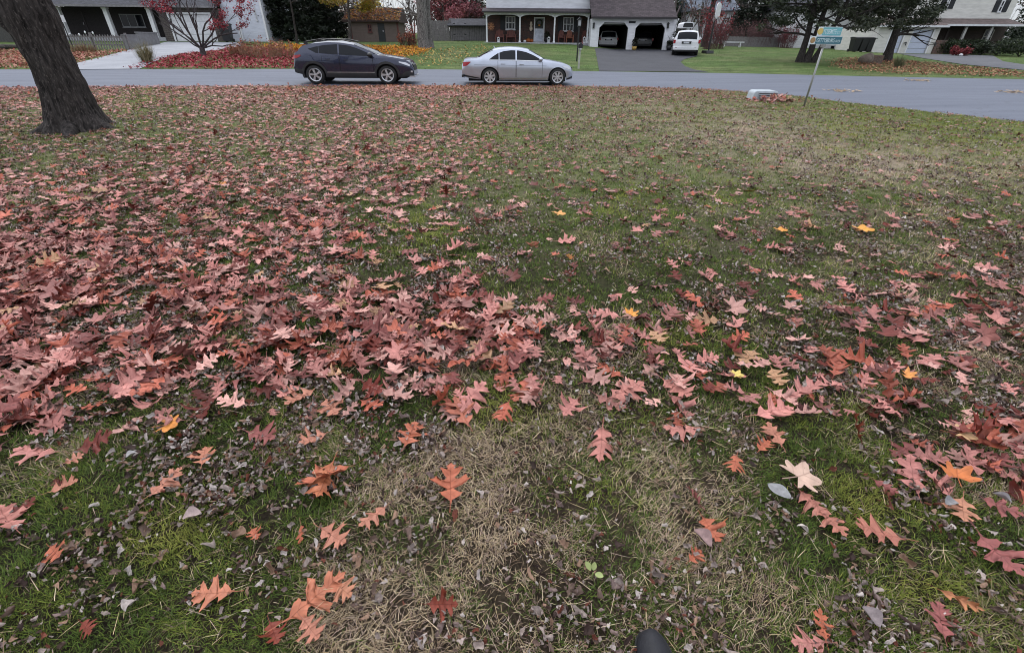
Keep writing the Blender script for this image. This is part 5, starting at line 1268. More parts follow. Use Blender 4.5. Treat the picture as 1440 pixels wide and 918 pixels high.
MB().box(xr+.02, xr+.9, -.1, .4, 0, 1.15).build('stone_pier', brick('stone_pier', (.17, .09, .07), (.11, .07, .06), (.2, .17, .15), .3, .14), H.root)
for x in (ga[0][1]+.28, xr-.1): 
    MB().tube([(x, -.05, .9), (x, -.25, .95), (x+.02, -.28, .7)], .05, 8).build('wall_lamp', LAMPM, H.root)
HRIGHT = H
# ---------------- farther buildings
H = House('white_house', 'distant white house with a blue grey roof behind the basketball hoop', (0, 74, 0)); b0, b1 = H.p(971, 40, 0)[0], H.p(1027, 40, 0)[0]; zt = H.p(1000, 16.5, 0)[1]; zb = gz(b0, 74)-.3
MB().box(b0, b1, 0, 8, zb, zt).build('wall', SIDEW, H.root); zr = H.p(1000, 3, 2.)[1]
MB().prismx([(-.5, zt), (-.5, zt+.15), (4, zt+2.1), (8.5, zt+.15), (8.5, zt)], b0-.5, b1+.7).build('roof', shingle('blue_grey_shingle', (.15, .17, .21)), H.root)
for px in (977, 992, 1012):
    x0, z1 = H.p(px, 20, 0); x1, z0 = H.p(px+4, 29, 0); H.window(x0, x1, z0, z1, -.01)
x0, z1 = H.p(1016, 42, 0); x1, z0 = H.p(1021, 52, 0); H.window(x0, x1, z0, z1, -.01)
H.box('chimney', brick('chimney_brick', (.15, .08, .06), (.1, .06, .05), (.2, .18, .16)), b0+2, b0+2.7, 3, 3.7, zt+1.4, zt+3.2)
H = House('white_building', 'bright white house side partly hidden by the two dark trees', (0, 60, 0)); b0, b1 = H.p(1103, 60, 0)[0], H.p(1242, 60, 0)[0]; zb = gz(b0, 60)-.4; zt = H.p(1180, 12, 0)[1]
MB().box(b0, b1, 0, 7, zb, zt).build('wall', siding('bright_siding', (.78, .78, .80), .2), H.root); MB().prismx([(-.5, zt), (-.5, zt+.15), (3.5, zt+2), (7.5, zt+.15), (7.5, zt)], b0-.5, b1+.5).build('roof', ROOFG, H.root)
x0, z1 = H.p(1168, 64, 0); x1, z0 = H.p(1172.5, 71, 0); H.window(x0, x1, z0, z1, -.01, rows=1)
for px, lab in ((1198.5, 'black wheeled bin left of two others by the white wall'), (1208.5, 'black wheeled bin between two others by the white wall'), (1218, 'black wheeled bin right of two others by the white wall')):
    p = at(px, 73.3, 49.5); wheelie_bin((p.x, 49.5, gz(p.x, 49.5)), .05, lab, 1.08)
H = House('garden_shed', 'small brown shed with a dark door and leaves on its roof', (0, 50, 0), 0, 'shed')
b0, b1 = H.p(494, 50, 0)[0], H.p(561, 50, 0)[0]; zb = gz(b0, 50); zt = H.p(530, 31.5, 0)[1]; BRN = siding('brown_boards', (.13, .095, .08), .18, 0, .01)
MB().box(b0, b1, 0, 3.2, zb-.1, zt).build('wall', BRN, H.root); MB().prismx([(-.45, zt-.02), (-.45, zt+.1), (1.7, zt+1.15), (3.7, zt+.1), (3.7, zt)], b0-.5, b1+.25).build('roof', shingle('red_brown_shingle', (.085, .05, .042)), H.root)
x0, z1 = H.p(530.5, 33, 0); x1, _ = H.p(543, 60, 0); d_ = MB().box(x0, x1, -.04, 0, zb, z1).build('door', plain('dark_green_door', (.008, .012, .014), .5), H.root); MB().box(x1-.16, x1-.1, -.09, -.04, zb+.8, zb+.9).build('handle', CHROME, d_)
x0, z1 = H.p(516.5, 34.5, 0); x1, z0 = H.p(523.5, 46, 0); H.window(x0, x1, z0, z1, -.01, mat=plain('red_frame', (.10, .03, .025), .6), cols=2, rows=2)
MB().box(b0-.02, b0+.12, -.03, .1, zb, zt-.03).build('corner_board', plain('red_frame', (.10, .03, .025), .6), H.root); MB().box(b1-.12, b1+.02, -.03, .1, zb, zt-.03).build('corner_board', plain('red_frame', (.10, .03, .025), .6), H.root)
SHED = (b0, b1, zt)
H = House('grey_shed', 'long low grey board shed with a dark roof beside the white porch', (0, 54, 0), 0, 'shed')
b0, b1 = H.p(634, 50, 0)[0], H.p(686, 50, 0)[0]; zb = gz(b0, 54); zt = H.p(660, 37.5, 0)[1]; GRB = plain('grey_boards', (.155, .145, .15), .85, .3, 5)
MB().box(b0, b1, .03, 2.6, zb-.1, zt).build('wall', NEAR_BLACK, H.root)
m = MB(); [m.box(x, x+.15, 0, .028, zb-.1, zt-.01+.0*i) for i, x in enumerate(np.arange(b0, b1-.1, .17))]; m.build('boards', GRB, H.root); MB().prismx([(-.35, zt), (-.35, zt+.1), (1.3, zt+.68), (3, zt+.1), (3, zt)], b0-.25, b1+.1).build('roof', shingle('slate_shingle', (.05, .05, .06)), H.root)
x0, z0 = H.p(637, 61, 0); x1, z1 = H.p(657, 38.5, 0); m = MB(); [m.box(x, x+.15, -.04, -.003, zb+.05, z1-.06) for x in np.arange(x0, x1-.1, .172)]; m.box(x0, x1, -.055, -.041, zb+.4, zb+.5); m.box(x0, x1, -.055, -.041, z1-.5, z1-.4); d_ = m.build('double_door', GRB, H.root)
for zz in (.5, 1.4): MB().box(x0+.1, x0+.3, -.06, -.04, zb+zz, zb+zz+.08).build('hinge', BLACK, d_); MB().box(x1-.3, x1-.1, -.06, -.04, zb+zz, zb+zz+.08).build('hinge', BLACK, d_)
# ================================================================ TREES AND PLANTS
# big tree in the foreground: bark modelled as ridges on one continuous trunk with a fork
def big_tree():
    base = gp(112, 181); bx, by = base.x, base.y
    root = empty('shade_tree', (bx, by, 0), 'thick dark trunked shade tree forking just above eye height at the left', 'tree')
    def limb(name, path, radii, flare, parent, nA=132, seed=1):
        path = [Vector(p) for p in path]; nS = 170; V = []; L_ = [0]
        for a, b in zip(path[:-1], path[1:]): L_.append(L_[-1]+(b-a).length)
        r_ = np.random.default_rng(seed); tab = r_.random((64, 64))
        for i in range(nS):
            s = L_[-1]*i/(nS-1); 
            p = Vector([np.interp(s, L_, [q[k] for q in path]) for k in range(3)]); s2 = min(s+.05, L_[-1]); s1 = s2-.1
            d = Vector([np.interp(s2, L_, [q[k] for q in path])-np.interp(max(s1, 0), L_, [q[k] for q in path]) for k in range(3)]).normalized()
            ax = d.cross(Vector((0, 1, .1))).normalized(); ay = d.cross(ax)
            R = float(np.interp(s, L_, radii))
            for k in range(nA):
                t = 2*math.pi*k/nA; f = flare*math.exp(-s/.30)*(.45+.75*max(0, math.cos(4*t+seed+.7))**2+.35*max(0, -math.cos(t))+.2*max(0, math.cos(t)))
                u = t/(2*math.pi)*22; wob = .9*math.sin(s*4+3*math.sin(t*3))+.5*math.sin(s*11+t*2)
                a = (u+wob*.35) % 1; ridge = 1-abs(2*a-1); brk = tab[int(u+wob*.35) % 64, int(s*7+tab[int(u) % 64, 3]*5) % 64]
                rr = R*(1+f)+.034*(ridge**.8-.5)*(.4+1.1*brk)+.02*math.sin(3*t+s*1.7)+.012*math.sin(5*t-2.3*s)
                V.append(tuple(p+ax*(rr*math.cos(t))+ay*(rr*math.sin(t))))
        Fc = [(i*nA+k, i*nA+(k+1) % nA, (i+1)*nA+(k+1) % nA, (i+1)*nA+k) for i in range(nS-1) for k in range(nA)]
        m = MB().add(V, Fc); o = m.build(name, bark('dark_bark', (.034, .029, .027), 1.2, 1.), parent, smooth=True); flip_fix(o); return o
    def w(px, py): q = at(px, py, by); return (q.x-bx, 0, q.z)
    ctr = [(111, 184), (104, 160), (89, 122), (77, 98), (62, 70)]
    P = [(0, 0, -.15)]+[w(*c) for c in ctr[1:]]
    up = Vector(P[-1]); 
    P += [tuple(up+Vector((-.02, .03, .5))), tuple(up+Vector((-.05, .05, 1.2))), tuple(up+Vector((.15, .1, 2.6))), tuple(up+Vector((.5, .3, 4.6)))]
    pm = 645/(by*cp+.84)  # photo px per metre here
    k_ = .90
    R = [64/pm/2*k_, 60/pm/2*k_, 55/pm/2*k_, 53/pm/2*k_, 52/pm/2*k_*1.02, .40, .36, .29, .2]
    tr = limb('trunk', P, R, .75, root)
    q = Vector(w(58, 48)); Q = [tuple(q+Vector((.02, 0, -.55))), tuple(q+Vector((-.10, 0, .0))), tuple(q+Vector((-.50, .05, .40))), tuple(q+Vector((-1.2, .1, .95))), tuple(q+Vector((-2.3, .2, 2.3)))]
    limb('limb', Q, [.12, .28, .29, .26, .18], 0, root, seed=4)
    r_ = random.Random(5)
    for a, ln, rr in ((-.15, .95, .20), (.9, .8, .17), (2.0, .8, .18), (3.0, .75, .18), (4.0, .85, .2), (5.1, .9, .2), (5.75, .8, .16)):
        c_, s_ = math.cos(a), math.sin(a); m = MB(); pts = []; rs = []
        for t in np.linspace(0, 1, 9): q = .12+ln*t; pts.append((q*c_-.10*s_*t*t, q*s_+.10*c_*t*t, .32*(1-t)**2.4-.05-.06*t)); rs.append(rr*(1-.72*t))
        m.tube(pts, rs, 12, cap=False); m.build('root', bark('dark_bark', (.034, .029, .027), 1.2, 1.), root, smooth=True)
    m = MB()
    for s_, d_, L_, r0 in ((P[-1], (.3, .1, 1), 2.6, .16), (P[-2], (.9, .3, .8), 2.8, .12), (P[-3], (.8, -.4, .9), 2.4, .10), (Q[-1], (-.6, .1, .9), 2.6, .14), (Q[-2], (-.2, -.6, .9), 2.2, .09), (P[-1], (-.7, .5, .8), 2.6, .12)):
        branches(m, s_, d_, L_, r0, 3, r_, .8, .1, (2, 3), 7)
    m.build('branch', bark('dark_bark', (.034, .029, .027), 1.2, 1.), root)
big_tree()

def trunk_mb(m, p, L, r0, r1, lean=(0, 0), n=9, seg=8, r_=rnd, flare=1.4):
    pts, rr = [], []
    for i in range(seg+1):
        t = i/seg; pts.append((p[0]+lean[0]*t*L+r_.gauss(0, .02)*L*.2, p[1]+lean[1]*t*L+r_.gauss(0, .02)*L*.2, p[2]-.1+t*L)); rr.append((r0+(r1-r0)*t)*(1+(flare-1)*math.exp(-t*L/.35)))
    m.tube(pts, rr, n, cap=False); return pts
# small spreading maple, nearly bare
def small_maple():
    b = gp(287, 79.5); root = empty('small_maple', b, 'small low branching maple, nearly bare with a few crimson leaves', 'tree'); r_ = random.Random(21); m = MB(); tips = []
    m.tube([(0, 0, -.1), (0, 0, .15), (.02, 0, .5)], [.24, .17, .15], 9, cap=False)
    for a, el, L, r0 in ((178, 24, 2.7, .075), (168, 36, 2.9, .08), (150, 48, 2.8, .085), (110, 70, 2.4, .09), (60, 66, 2.5, .085), (25, 46, 2.5, .08), (8, 33, 2.6, .075), (-4, 18, 1.9, .07), (250, 45, 2.2, .07), (310, 45, 2.2, .07), (190, 50, 2.6, .07)):
        a, el = rad(a), rad(el); branches(m, (.03*math.cos(a), .03*math.sin(a), .42), (math.cos(a)*math.cos(el), math.sin(a)*math.cos(el)*.8, math.sin(el)), L, r0*.68, 3, r_, .5, .12, (2, 3), 6, .66, tips, 5, .16)
    m.build('trunk', bark('maple_bark', (.06, .05, .052), 3, .6), root)
    B = Vector(b); cl = []
    for t in tips:
        q = Vector(t)+B; px, py = proj(q.x, q.y, q.z)
        if (px > 296 and py < 42 and r_.random() < .62) or (px < 242 and py < 18 and r_.random() < .5) or r_.random() < .02: cl.append((t, .24, .14))
    foliage('leaves', cl, 5200, .055, [(.22,.018,.035),(.30,.03,.05),(.16,.012,.025),(.34,.06,.06)], root, .6, .3)
small_maple()
# conifers and evergreens
def conifer(px, py, Y, h, r, label, group, n=9000, cols_=((.010,.016,.008),(.016,.024,.011),(.007,.011,.006)), narrow=False, droop=.25, name='conifer', size=.16):
    p = at(px, py, Y); z = gz(p.x, Y); root = empty(name, (p.x, Y, z), label, 'tree', 0, group)
    m = MB(); trunk_mb(m, (0, 0, 0), h, .16*h/8+.04, .02); m.build('trunk', bark('conifer_bark', (.05, .042, .036), 2), root)
    cl = []; rows = int(h/.38); r_ = random.Random(int(px*7+Y))
    for i in range(rows):
        t = (i+.3)/rows; zz = .15*h*(.3 if narrow else .5)+t*h*.93; R = r*((1-t)**.75 if not narrow else (math.sin(math.pi*min(t*.9+.12, 1))**.6))+.08
        k = max(4, int(9*R/r+2)); a0 = r_.uniform(0, 6.28)
        for j in range(k):
            a = a0+6.28*j/k+r_.gauss(0, .15); q = R*r_.uniform(.45, 1.0); cl.append(((q*math.cos(a), q*math.sin(a), zz-droop*q+r_.gauss(0, .08)), .30*R+.12, .16+.05*r))
    foliage('foliage', cl, n, size, list(cols_), root, .3, .2); return root
gg = 'dark evergreens between the left house and the brown shed'
conifer(378, 60, 49, 7.5, .95, 'narrow dark evergreen right against the white wing of the left house', gg, 7000, narrow=True)
conifer(408, 61, 51, 8.5, 1.9, 'second dark evergreen from the white wing', gg, 9000)
conifer(438, 61, 50, 7.5, 1.9, 'third dark evergreen from the white wing, behind the rear of the dark car', gg, 9000)
conifer(466, 61, 52, 8.0, 1.8, 'dark evergreen nearest the brown shed', gg, 9000)
conifer(1050, 60, 66, 10, 2.6, 'tall dark spruce behind the twiggy hedge', 'tall spruces behind the lawn', 9000, size=.2)
conifer(1022, 60, 84, 12, 3.2, 'dark spruce right of the distant white house', 'tall spruces behind the lawn', 7000, size=.24)
conifer(945, 50, 80, 13, 4.0, 'tall dark spruce behind the garage roof', 'tall spruces behind the lawn', 7000, cols_=((.02,.035,.018),(.03,.05,.022)), size=.25)
conifer(1446, 62, 55, 9, 2.6, 'dark spruce beyond the cream house at the right edge', 'tall spruces behind the lawn', 8000, cols_=((.015,.026,.014),(.03,.045,.025)), size=.18)
conifer(664, 50, 68, 10, 2.6, 'dark evergreen showing left of the white upper storey', 'tall spruces behind the lawn', 7000, cols_=((.014,.026,.014),(.025,.04,.02)), size=.2)
# spreading dark trees across the road with bright gaps in the crown
def yew(px, py, stems, label, cx, rx, nclump, n, seed, zlow):
    p = gp(px, py); root = empty('spreading_evergreen', p, label, 'tree', 0, 'two dark spreading evergreens across the road'); r_ = random.Random(seed); m = MB(); tops = []
    for dx, lean, L, r0 in stems:
        pts = trunk_mb(m, (dx, r_.uniform(-.3, .3), 0), L, r0, r0*.5, (lean, r_.uniform(-.1, .1)), 9, 7, r_, 1.5); tops.append(pts)
        for k in range(9): q = pts[r_.randint(2, 7)]; a = r_.uniform(0, 6.28); branches(m, q, (math.cos(a), math.sin(a), .25), r_.uniform(1.5, 3.0), r0*.36, 2, r_, .7, .05, (2, 3), 5)
    m.build('trunk', bark('dark_bark2', (.035, .03, .028), 2.2, .8), root)
    cl = []
    for i in range(nclump):
        a = r_.uniform(0, 6.28); q = math.sqrt(r_.random()); x, y = cx+rx*q*math.cos(a), rx*.75*q*math.sin(a); z = zlow+.55*r_.random()+(1-q)*1.0+r_.random()**1.2*3.6
        cl.append(((x, y, z), r_.uniform(.35, .75), r_.uniform(.16, .32)))
    foliage('foliage', cl, int(n*1.5), .10, [(.024,.034,.017),(.038,.050,.024),(.055,.064,.032),(.016,.022,.012)], root, .35, .25)
yew(1128, 88, ((-.25, -.02, 5.5, .20), (.1, .10, 5.5, .19), (.5, .26, 5.2, .15)), 'dark spreading evergreen with three trunks behind the street signs', .5, 3.7, 125, 12500, 3, 1.55)
yew(1243, 86.5, ((0, .03, 5.5, .26),), 'dark spreading evergreen on a single trunk in front of the blue grey garage doors', .0, 3.0, 95, 11000, 8, 1.5)
# yellow leaved tree over the shed
def yellow_tree():
    p = at(520, 62, 48.3); z = gz(p.x, 48.3); root = empty('yellow_tree', (p.x, 48.3, z), 'tree with yellow and orange leaves hanging over the shed roof', 'tree'); r_ = random.Random(9); m = MB(); tips = []
    pts = trunk_mb(m, (-1.9, .5, 0), 5.2, .15, .06, (.12, 0), 8, 8, r_)
    for k in range(16): a = r_.uniform(0, 6.28); branches(m, pts[r_.randint(4, 8)], (math.cos(a)+.5, math.sin(a)*.6, .15), r_.uniform(1.3, 2.2), .05, 2, r_, .7, .0, (2, 3), 5, .7, tips)
    m.build('trunk', bark('grey_bark', (.07, .06, .055), 2), root)
    cl = [(t, .42, .34) for t in tips if t[2] > 1.5+r_.random()*.6]
    foliage('leaves', cl, 13000, .085, [(.42,.30,.03),(.48,.33,.05),(.36,.16,.04),(.5,.38,.16),(.26,.24,.03)], root, .6, .1)
yellow_tree()
# tall twin trunk between the shed and the fence
def tall_trunk(px, py, r0, h, label, lean=(0, 0)):
    p = gp(px, py); root = empty('tall_tree', p, label, 'tree', 0, 'two tall grey trunks beside the fence'); r_ = random.Random(int(px)); m = MB(); pts = trunk_mb(m, (0, 0, 0), h, r0, r0*.62, lean, 14, 12, r_, 1.25); m.build('trunk', bark('grey_furrowed_bark', (.13, .12, .115), 1.6, 1.), root, smooth=True)
    m = MB()
    for k in range(9): a = r_.uniform(0, 6.28); branches(m, pts[r_.randint(6, 12)], (math.cos(a), math.sin(a), .5), r_.uniform(2, 3), .10, 2, r_, .6, .1)
    branches(m, pts[3], (-1, -.2, .25), 2.2, .06, 2, r_, .6, .0); m.build('branch', bark('grey_furrowed_bark', (.13, .12, .115), 1.6, 1.), root)
tall_trunk(597, 68.5, .42, 9, 'thicker grey trunk with furrowed bark beside the grey fence'); tall_trunk(605, 67.5, .27, 9, 'thinner grey trunk leaning against the thicker one beside the grey fence', (.0, 0))
def bare_trunk(px, py, Y, h, r0, lean, label):
    p = at(px, py, Y); root = empty('bare_tree', (p.x, Y, gz(p.x, Y)), label, 'tree'); r_ = random.Random(int(px)); m = MB(); pts = trunk_mb(m, (0, 0, 0), h, r0, r0*.5, lean, 9, 9, r_); m.build('trunk', bark('dark_bark2', (.035, .03, .028), 2.2, .8), root)
    m = MB(); [branches(m, pts[r_.randint(4, 9)], (math.cos(a), math.sin(a), .5), r_.uniform(1.5, 2.8), r0*.35, 2, r_, .6, .1) for a in np.linspace(0, 6, 9)]; m.build('branch', bark('dark_bark2', (.035, .03, .028), 2.2, .8), root)
bare_trunk(418, 62, 45.5, 6.5, .09, (.05, 0), 'thin bare grey tree in front of the dark evergreens')
bare_trunk(990, 66, 56, 9, .3, (.02, 0), 'dark bare leaning tree behind the red bush and the basketball hoop')
# twiggy bushes
def twig_bush(px, py, w, h, label, twigcol, group, leafcols=None, n=90, nl=0, depth=2, name='bare_bush', up=.5, Y=None):
    p = gp(px, py) if Y is None else Vector((at(px, py, Y).x, Y, gz(at(px, py, Y).x, Y))); root = empty(name, p, label, 'bush', 0, group); r_ = random.Random(int(px*3+py)); m = MB(); tips = []
    for i in range(n):
        a = r_.uniform(0, 6.28); q = math.sqrt(r_.random())*.35*w; tip = (math.cos(a)*w*.3/h, math.sin(a)*w*.3/h, 1)
        branches(m, (q*math.cos(a), q*math.sin(a), -.02), tip, h*r_.uniform(.45, .75), .012, depth, r_, .5, up, (1, 3), 3, .6, tips, 3, .12)
    m.build('stems', plain('twig_%d' % (int(twigcol[0]*1000)), twigcol, .8), root)
    if nl: foliage('leaves', [(t, .12, .1) for t in tips if r_.random() < .8], nl, .06, leafcols, root, .6)
    return root
gr_ = 'tan and red twiggy shrubs in the leaf bed'
for px, py, w_, h_, lab in ((338, 78, 1.5, .65, 'low tan red twiggy shrub nearest the small maple'), (357, 81, 1.8, .85, 'tan red twiggy shrub in the middle left of the leaf bed'), (378, 83, 1.9, .95, 'tallest tan twiggy shrub in the leaf bed'), (398, 81, 1.6, .8, 'tan twiggy shrub closest to the dark car')):
    twig_bush(px, py, w_, h_, lab, (.30, .17, .11), gr_, [(.34,.13,.07),(.38,.18,.08),(.24,.06,.05)], 70, 350)
twig_bush(997, 69.5, 1.7, 3.0, 'tall red tinted bush behind the basketball pole', (.10, .045, .045), 'red bushes beyond the driveway', [(.30,.02,.03),(.2,.02,.03),(.14,.05,.05)], 80, 1500)
twig_bush(1010, 69, 1.6, 2.0, 'lower red bush right of the basketball pole', (.10, .05, .05), 'red bushes beyond the driveway', [(.22,.02,.03),(.16,.03,.04)], 60, 900)
for px, lab in ((1045, 'left mound of the bare reddish hedge behind the grey fence'), (1066, 'middle mound of the bare reddish hedge behind the grey fence'), (1086, 'right mound of the bare reddish hedge behind the grey fence')):
    twig_bush(px, 66, 3.4, 2.2, lab, (.11, .06, .06), 'reddish hedge behind the grey fence', [(.15,.06,.06),(.10,.05,.05)], 150, 1100, Y=62)
twig_bush(1104, 69, 2.0, 1.9, 'dark red bush at the end of the grey fence', (.09, .03, .035), 'red bushes beyond the driveway', [(.12,.02,.03),(.16,.03,.03)], 90, 1500, Y=59)
twig_bush(1349, 79, 1.5, .62, 'low red shrub in front of the hedge by the cream house', (.12, .03, .03), 'shrubs by the cream house', [(.20,.025,.03),(.14,.02,.025)], 70, 1500)
twig_bush(570, 66, 1.2, .9, 'small bare bush between the shed and the tall trunk', (.08, .05, .04), 'small bushes beside the shed', [(.3,.08,.04),(.2,.06,.03)], 50, 400)
twig_bush(580, 66, .9, 1.3, 'reddish twiggy bush against the tall trunk', (.12, .05, .045), 'small bushes beside the shed', [(.3,.06,.04)], 40, 200)
def shrub(px, py, rx, h, label, cols_, group, n=2600, name='clipped_shrub'):
    p = gp(px, py); root = empty(name, p, label, 'shrub', 0, group); r_ = random.Random(int(px)); cl = []
    for i in range(40): a = r_.uniform(0, 6.28); q = math.sqrt(r_.random()); cl.append(((rx*q*math.cos(a), rx*.6*q*math.sin(a), h*(.2+.65*r_.random()*(1-.4*q*q))), .22*rx+.1, .16*h+.06))
    m = MB(); [branches(m, (0, 0, 0), (math.cos(a), math.sin(a), .8), h*.6, .03, 1, r_) for a in np.linspace(0, 5.5, 6)]; m.build('stems', bark('dark_bark2', (.035, .03, .028), 2.2, .8), root)
    foliage('foliage', cl, n, .07, cols_, root, .55)
DG = [(.018,.03,.010),(.03,.045,.014),(.012,.018,.008)]; G2 = 'shrubs by the cream house'
shrub(1337, 76.5, 1.5, 1.5, 'rounded green shrub beside the stone pier of the cream house', DG, G2); shrub(1362, 77, 1.4, 1.4, 'rounded green shrub in front of the cream house porch', DG, G2)
shrub(1400, 78, 2.0, 1.1, 'dark low shrub under the porch window of the cream house', [(.012,.018,.008),(.02,.026,.01)], G2, 3500); shrub(1432, 80, 2.0, 1.6, 'dark shrub at the right edge of the photo', DG, G2, 3500)
shrub(955, 72, .7, 1.9, 'dark shrub squeezed between the garage and the white four wheel drive', [(.012,.016,.010),(.03,.03,.026)], 'shrubs behind the driveway', 1800)
shrub(948, 62, 1.4, 2.4, 'dark bush behind the white four wheel drive', [(.02,.026,.018),(.05,.05,.045)], 'shrubs behind the driveway', 2400)
# ornamental grasses, tufts
def tuft(px, py, h, spread, n, label, cols_, name='ornamental_grass', group=None):
    p = gp(px, py); n_ = n; P = rng.normal(0, spread*.3, (n_, 2)); az = np.arctan2(P[:, 1], P[:, 0])+rng.normal(0, .5, n_)
    V, Lp, Tt = blades(P, h*rng.uniform(.5, 1.1, n_), rng.uniform(.012, .022, n_), az, rng.uniform(.03, .45, n_), rng.uniform(0, .6, n_), np.zeros(n_)-.02)
    o = np_mesh(name, V, Lp, np.concatenate([[0], np.cumsum(Tt)[:-1]]), Tt, GRASSM, col=np.repeat(np.array(cols_)[rng.integers(0, len(cols_), n_)]*rng.uniform(.7, 1.2, (n_, 1)), 5, 0)); o.location = p
    tag(o, label, 'grass tuft', group)
tuft(208, 88.5, 1.15, .4, 420, 'dry tan ornamental grass beside the pale driveway', [(.30,.26,.16),(.22,.19,.10),(.15,.14,.07)])
tuft(1262, 96, .75, .3, 220, 'upright grey green grass tuft among brown leaves across the road', [(.15,.15,.09),(.10,.11,.06)])
tuft(118, 74, .6, 1.4, 500, 'tan dry grasses along the picket fence', [(.26,.18,.11),(.2,.13,.08)])
# seedling in the foreground
e = empty('green_seedling', gp(832, 812), 'bright green seedling with three leaves in the dry straw', 'seedling')
sm_ = plain('seedling_green', (.26, .30, .10), .5); 
for az_, L_, el in ((2.2, .034, .5), (1.2, .028, .7), (-.5, .032, .25)):
    V, Fc, UV = ovate_mesh(int(az_*10) % 7, .3, .33); R_ = rotmats(np.array([az_]), np.array([el]), np.array([.1]))[0]; MB().add([tuple(R_ @ (v*L_)+np.array([.008*math.cos(az_), .008*math.sin(az_), .03])) for v in V], Fc).build('leaf', sm_, e, smooth=True)
MB().tube([(0, 0, -.01), (.002, 0, .03)], .0025, 5).build('stem', sm_, e)

# ================================================================ FENCES, SIGNS, STREET FURNITURE
def at_g(px, Y):
    p = at(px, 60, Y); return Vector((p.x, Y, gz(p.x, Y)))
def board_fence(name, label, a, b, h, bw, mat, gap=.012, rail=True, pickets=False, drop=0):
    a, b = Vector(a), Vector(b); d = b-a; L = math.hypot(d.x, d.y); root = empty(name, a, label, 'fence', math.atan2(d.y, d.x)); sl = d.z/L; m = MB(); n = int(L/(bw+gap))
    for i in range(n):
        x = i*(bw+gap); z = sl*x-.05; hh = h*(1+.02*math.sin(i*2.3)) 
        if pickets: m.prism([(x, z), (x+bw, z), (x+bw, z+hh-.06), (x+bw/2, z+hh), (x, z+hh-.06)], 0, .02)
        else: m.box(x, x+bw, 0, .022, z, z+hh)
    m.build('boards', mat, root)
    for hz in (.25, .75):
        MB().add([(0, .025, h*hz), (L, .025, h*hz+sl*L), (L, .07, h*hz+sl*L), (0, .07, h*hz), (0, .025, h*hz+.09), (L, .025, h*hz+.09+sl*L), (L, .07, h*hz+.09+sl*L), (0, .07, h*hz+.09)], [(0,3,2,1),(4,5,6,7),(0,1,5,4),(1,2,6,5),(2,3,7,6),(3,0,4,7)]).build('rail', mat, root)
    k = max(1, int(L/2.4))
    for i in range(k+1): x = L*i/k; MB().box(x-.06, x+.06, .075, .19, sl*x-.1, sl*x+h+.06).build('post', mat, root)
    return root
GW = plain('weathered_grey_wood', (.17, .155, .155), .85, .35, 8)
board_fence('board_fence', 'weathered grey board fence left of the grey shed', at_g(606, 54.3), at_g(634, 54.1), 1.75, .14, GW)
board_fence('board_fence', 'long grey board fence in front of the reddish hedge', at_g(1019, 60.5), at_g(1098, 61), 1.0, .14, GW)
board_fence('picket_fence', 'weathered grey picket fence in front of the dark porch', gp(84, 69), gp(182, 70.5), .95, .09, GW, .10, pickets=True)
board_fence('board_fence', 'dark grey board fence seen under the limb at the left edge', at_g(-30, 44), at_g(30, 44), 1.9, .16, plain('dark_weathered_wood', (.07, .066, .062), .85, .3, 8))
wall_m = plain('grey_render', (.19, .185, .19), .8, .2, 3)
for pa, pb, hh, lab in (((182, 70.5), (199.5, 68.5), (.85), 'low grey wall panel at the end of the picket fence'), ((200.5, 66.5), (226, 62.5), (.9), 'low grey wall panel beside the pale driveway')):
    a, b = gp(*pa), gp(*pb); d = b-a; L = math.hypot(d.x, d.y); r = empty('garden_wall', a, lab, 'wall', math.atan2(d.y, d.x), 'low grey wall panels'); MB().box(0, L, 0, .16, -.1, hh).build('panel', wall_m, r); MB().box(-.04, L+.04, -.04, .2, hh+.002, hh+.07).build('coping', wall_m, r)
# fallen log at the far left
p, q = gp(-12, 71), gp(24, 68.5); m = MB().tube([p+Vector((0, 0, .12)), p.lerp(q, .5)+Vector((0, .1, .16)), q+Vector((0, 0, .12))], [.16, .15, .12], 9); o = m.build('fallen_log', bark('grey_bark', (.07, .06, .055), 2)); tag(o, 'weathered log lying in front of the dark fence at the left edge', 'log')
# small sign on a black post in the left yard
b = gp(104.5, 71); r = empty('yard_sign', b, 'small pale sign on a thin black post in front of the left porch', 'sign')
MB().tube([(0, 0, -.1), (0, 0, 1.9)], .035, 8).build('post', BLACK, r); MB().box(-.24, .24, -.03, .03, 1.62, 2.0).build('board', WHITET, r); MB().box(-.1, .02, -.04, -.031, 1.72, 1.9).build('emblem', plain('blue_emblem', (.05, .07, .2), .5), r)
# white lilies / solar lights by the porch
for i, (px, py) in enumerate(((84, 51), (99, 50), (112, 50.5), (120, 47), (131, 48))):
    Yd = 43.5; p = at(px, py, Yd); z = gz(p.x, Yd); o = empty('garden_light', (p.x, Yd, z), 'small white garden light on a thin stake behind the picket fence', 'light', 0, 'white garden lights behind the picket fence'); h_ = p.z-z
    MB().tube([(0, 0, 0), (0, 0, h_)], .012, 5).build('stake', BLACK, o); MB().ball((0, 0, h_+.06), .06, .06, .1, 8, 6).build('bulb', WHITE, o, smooth=True)
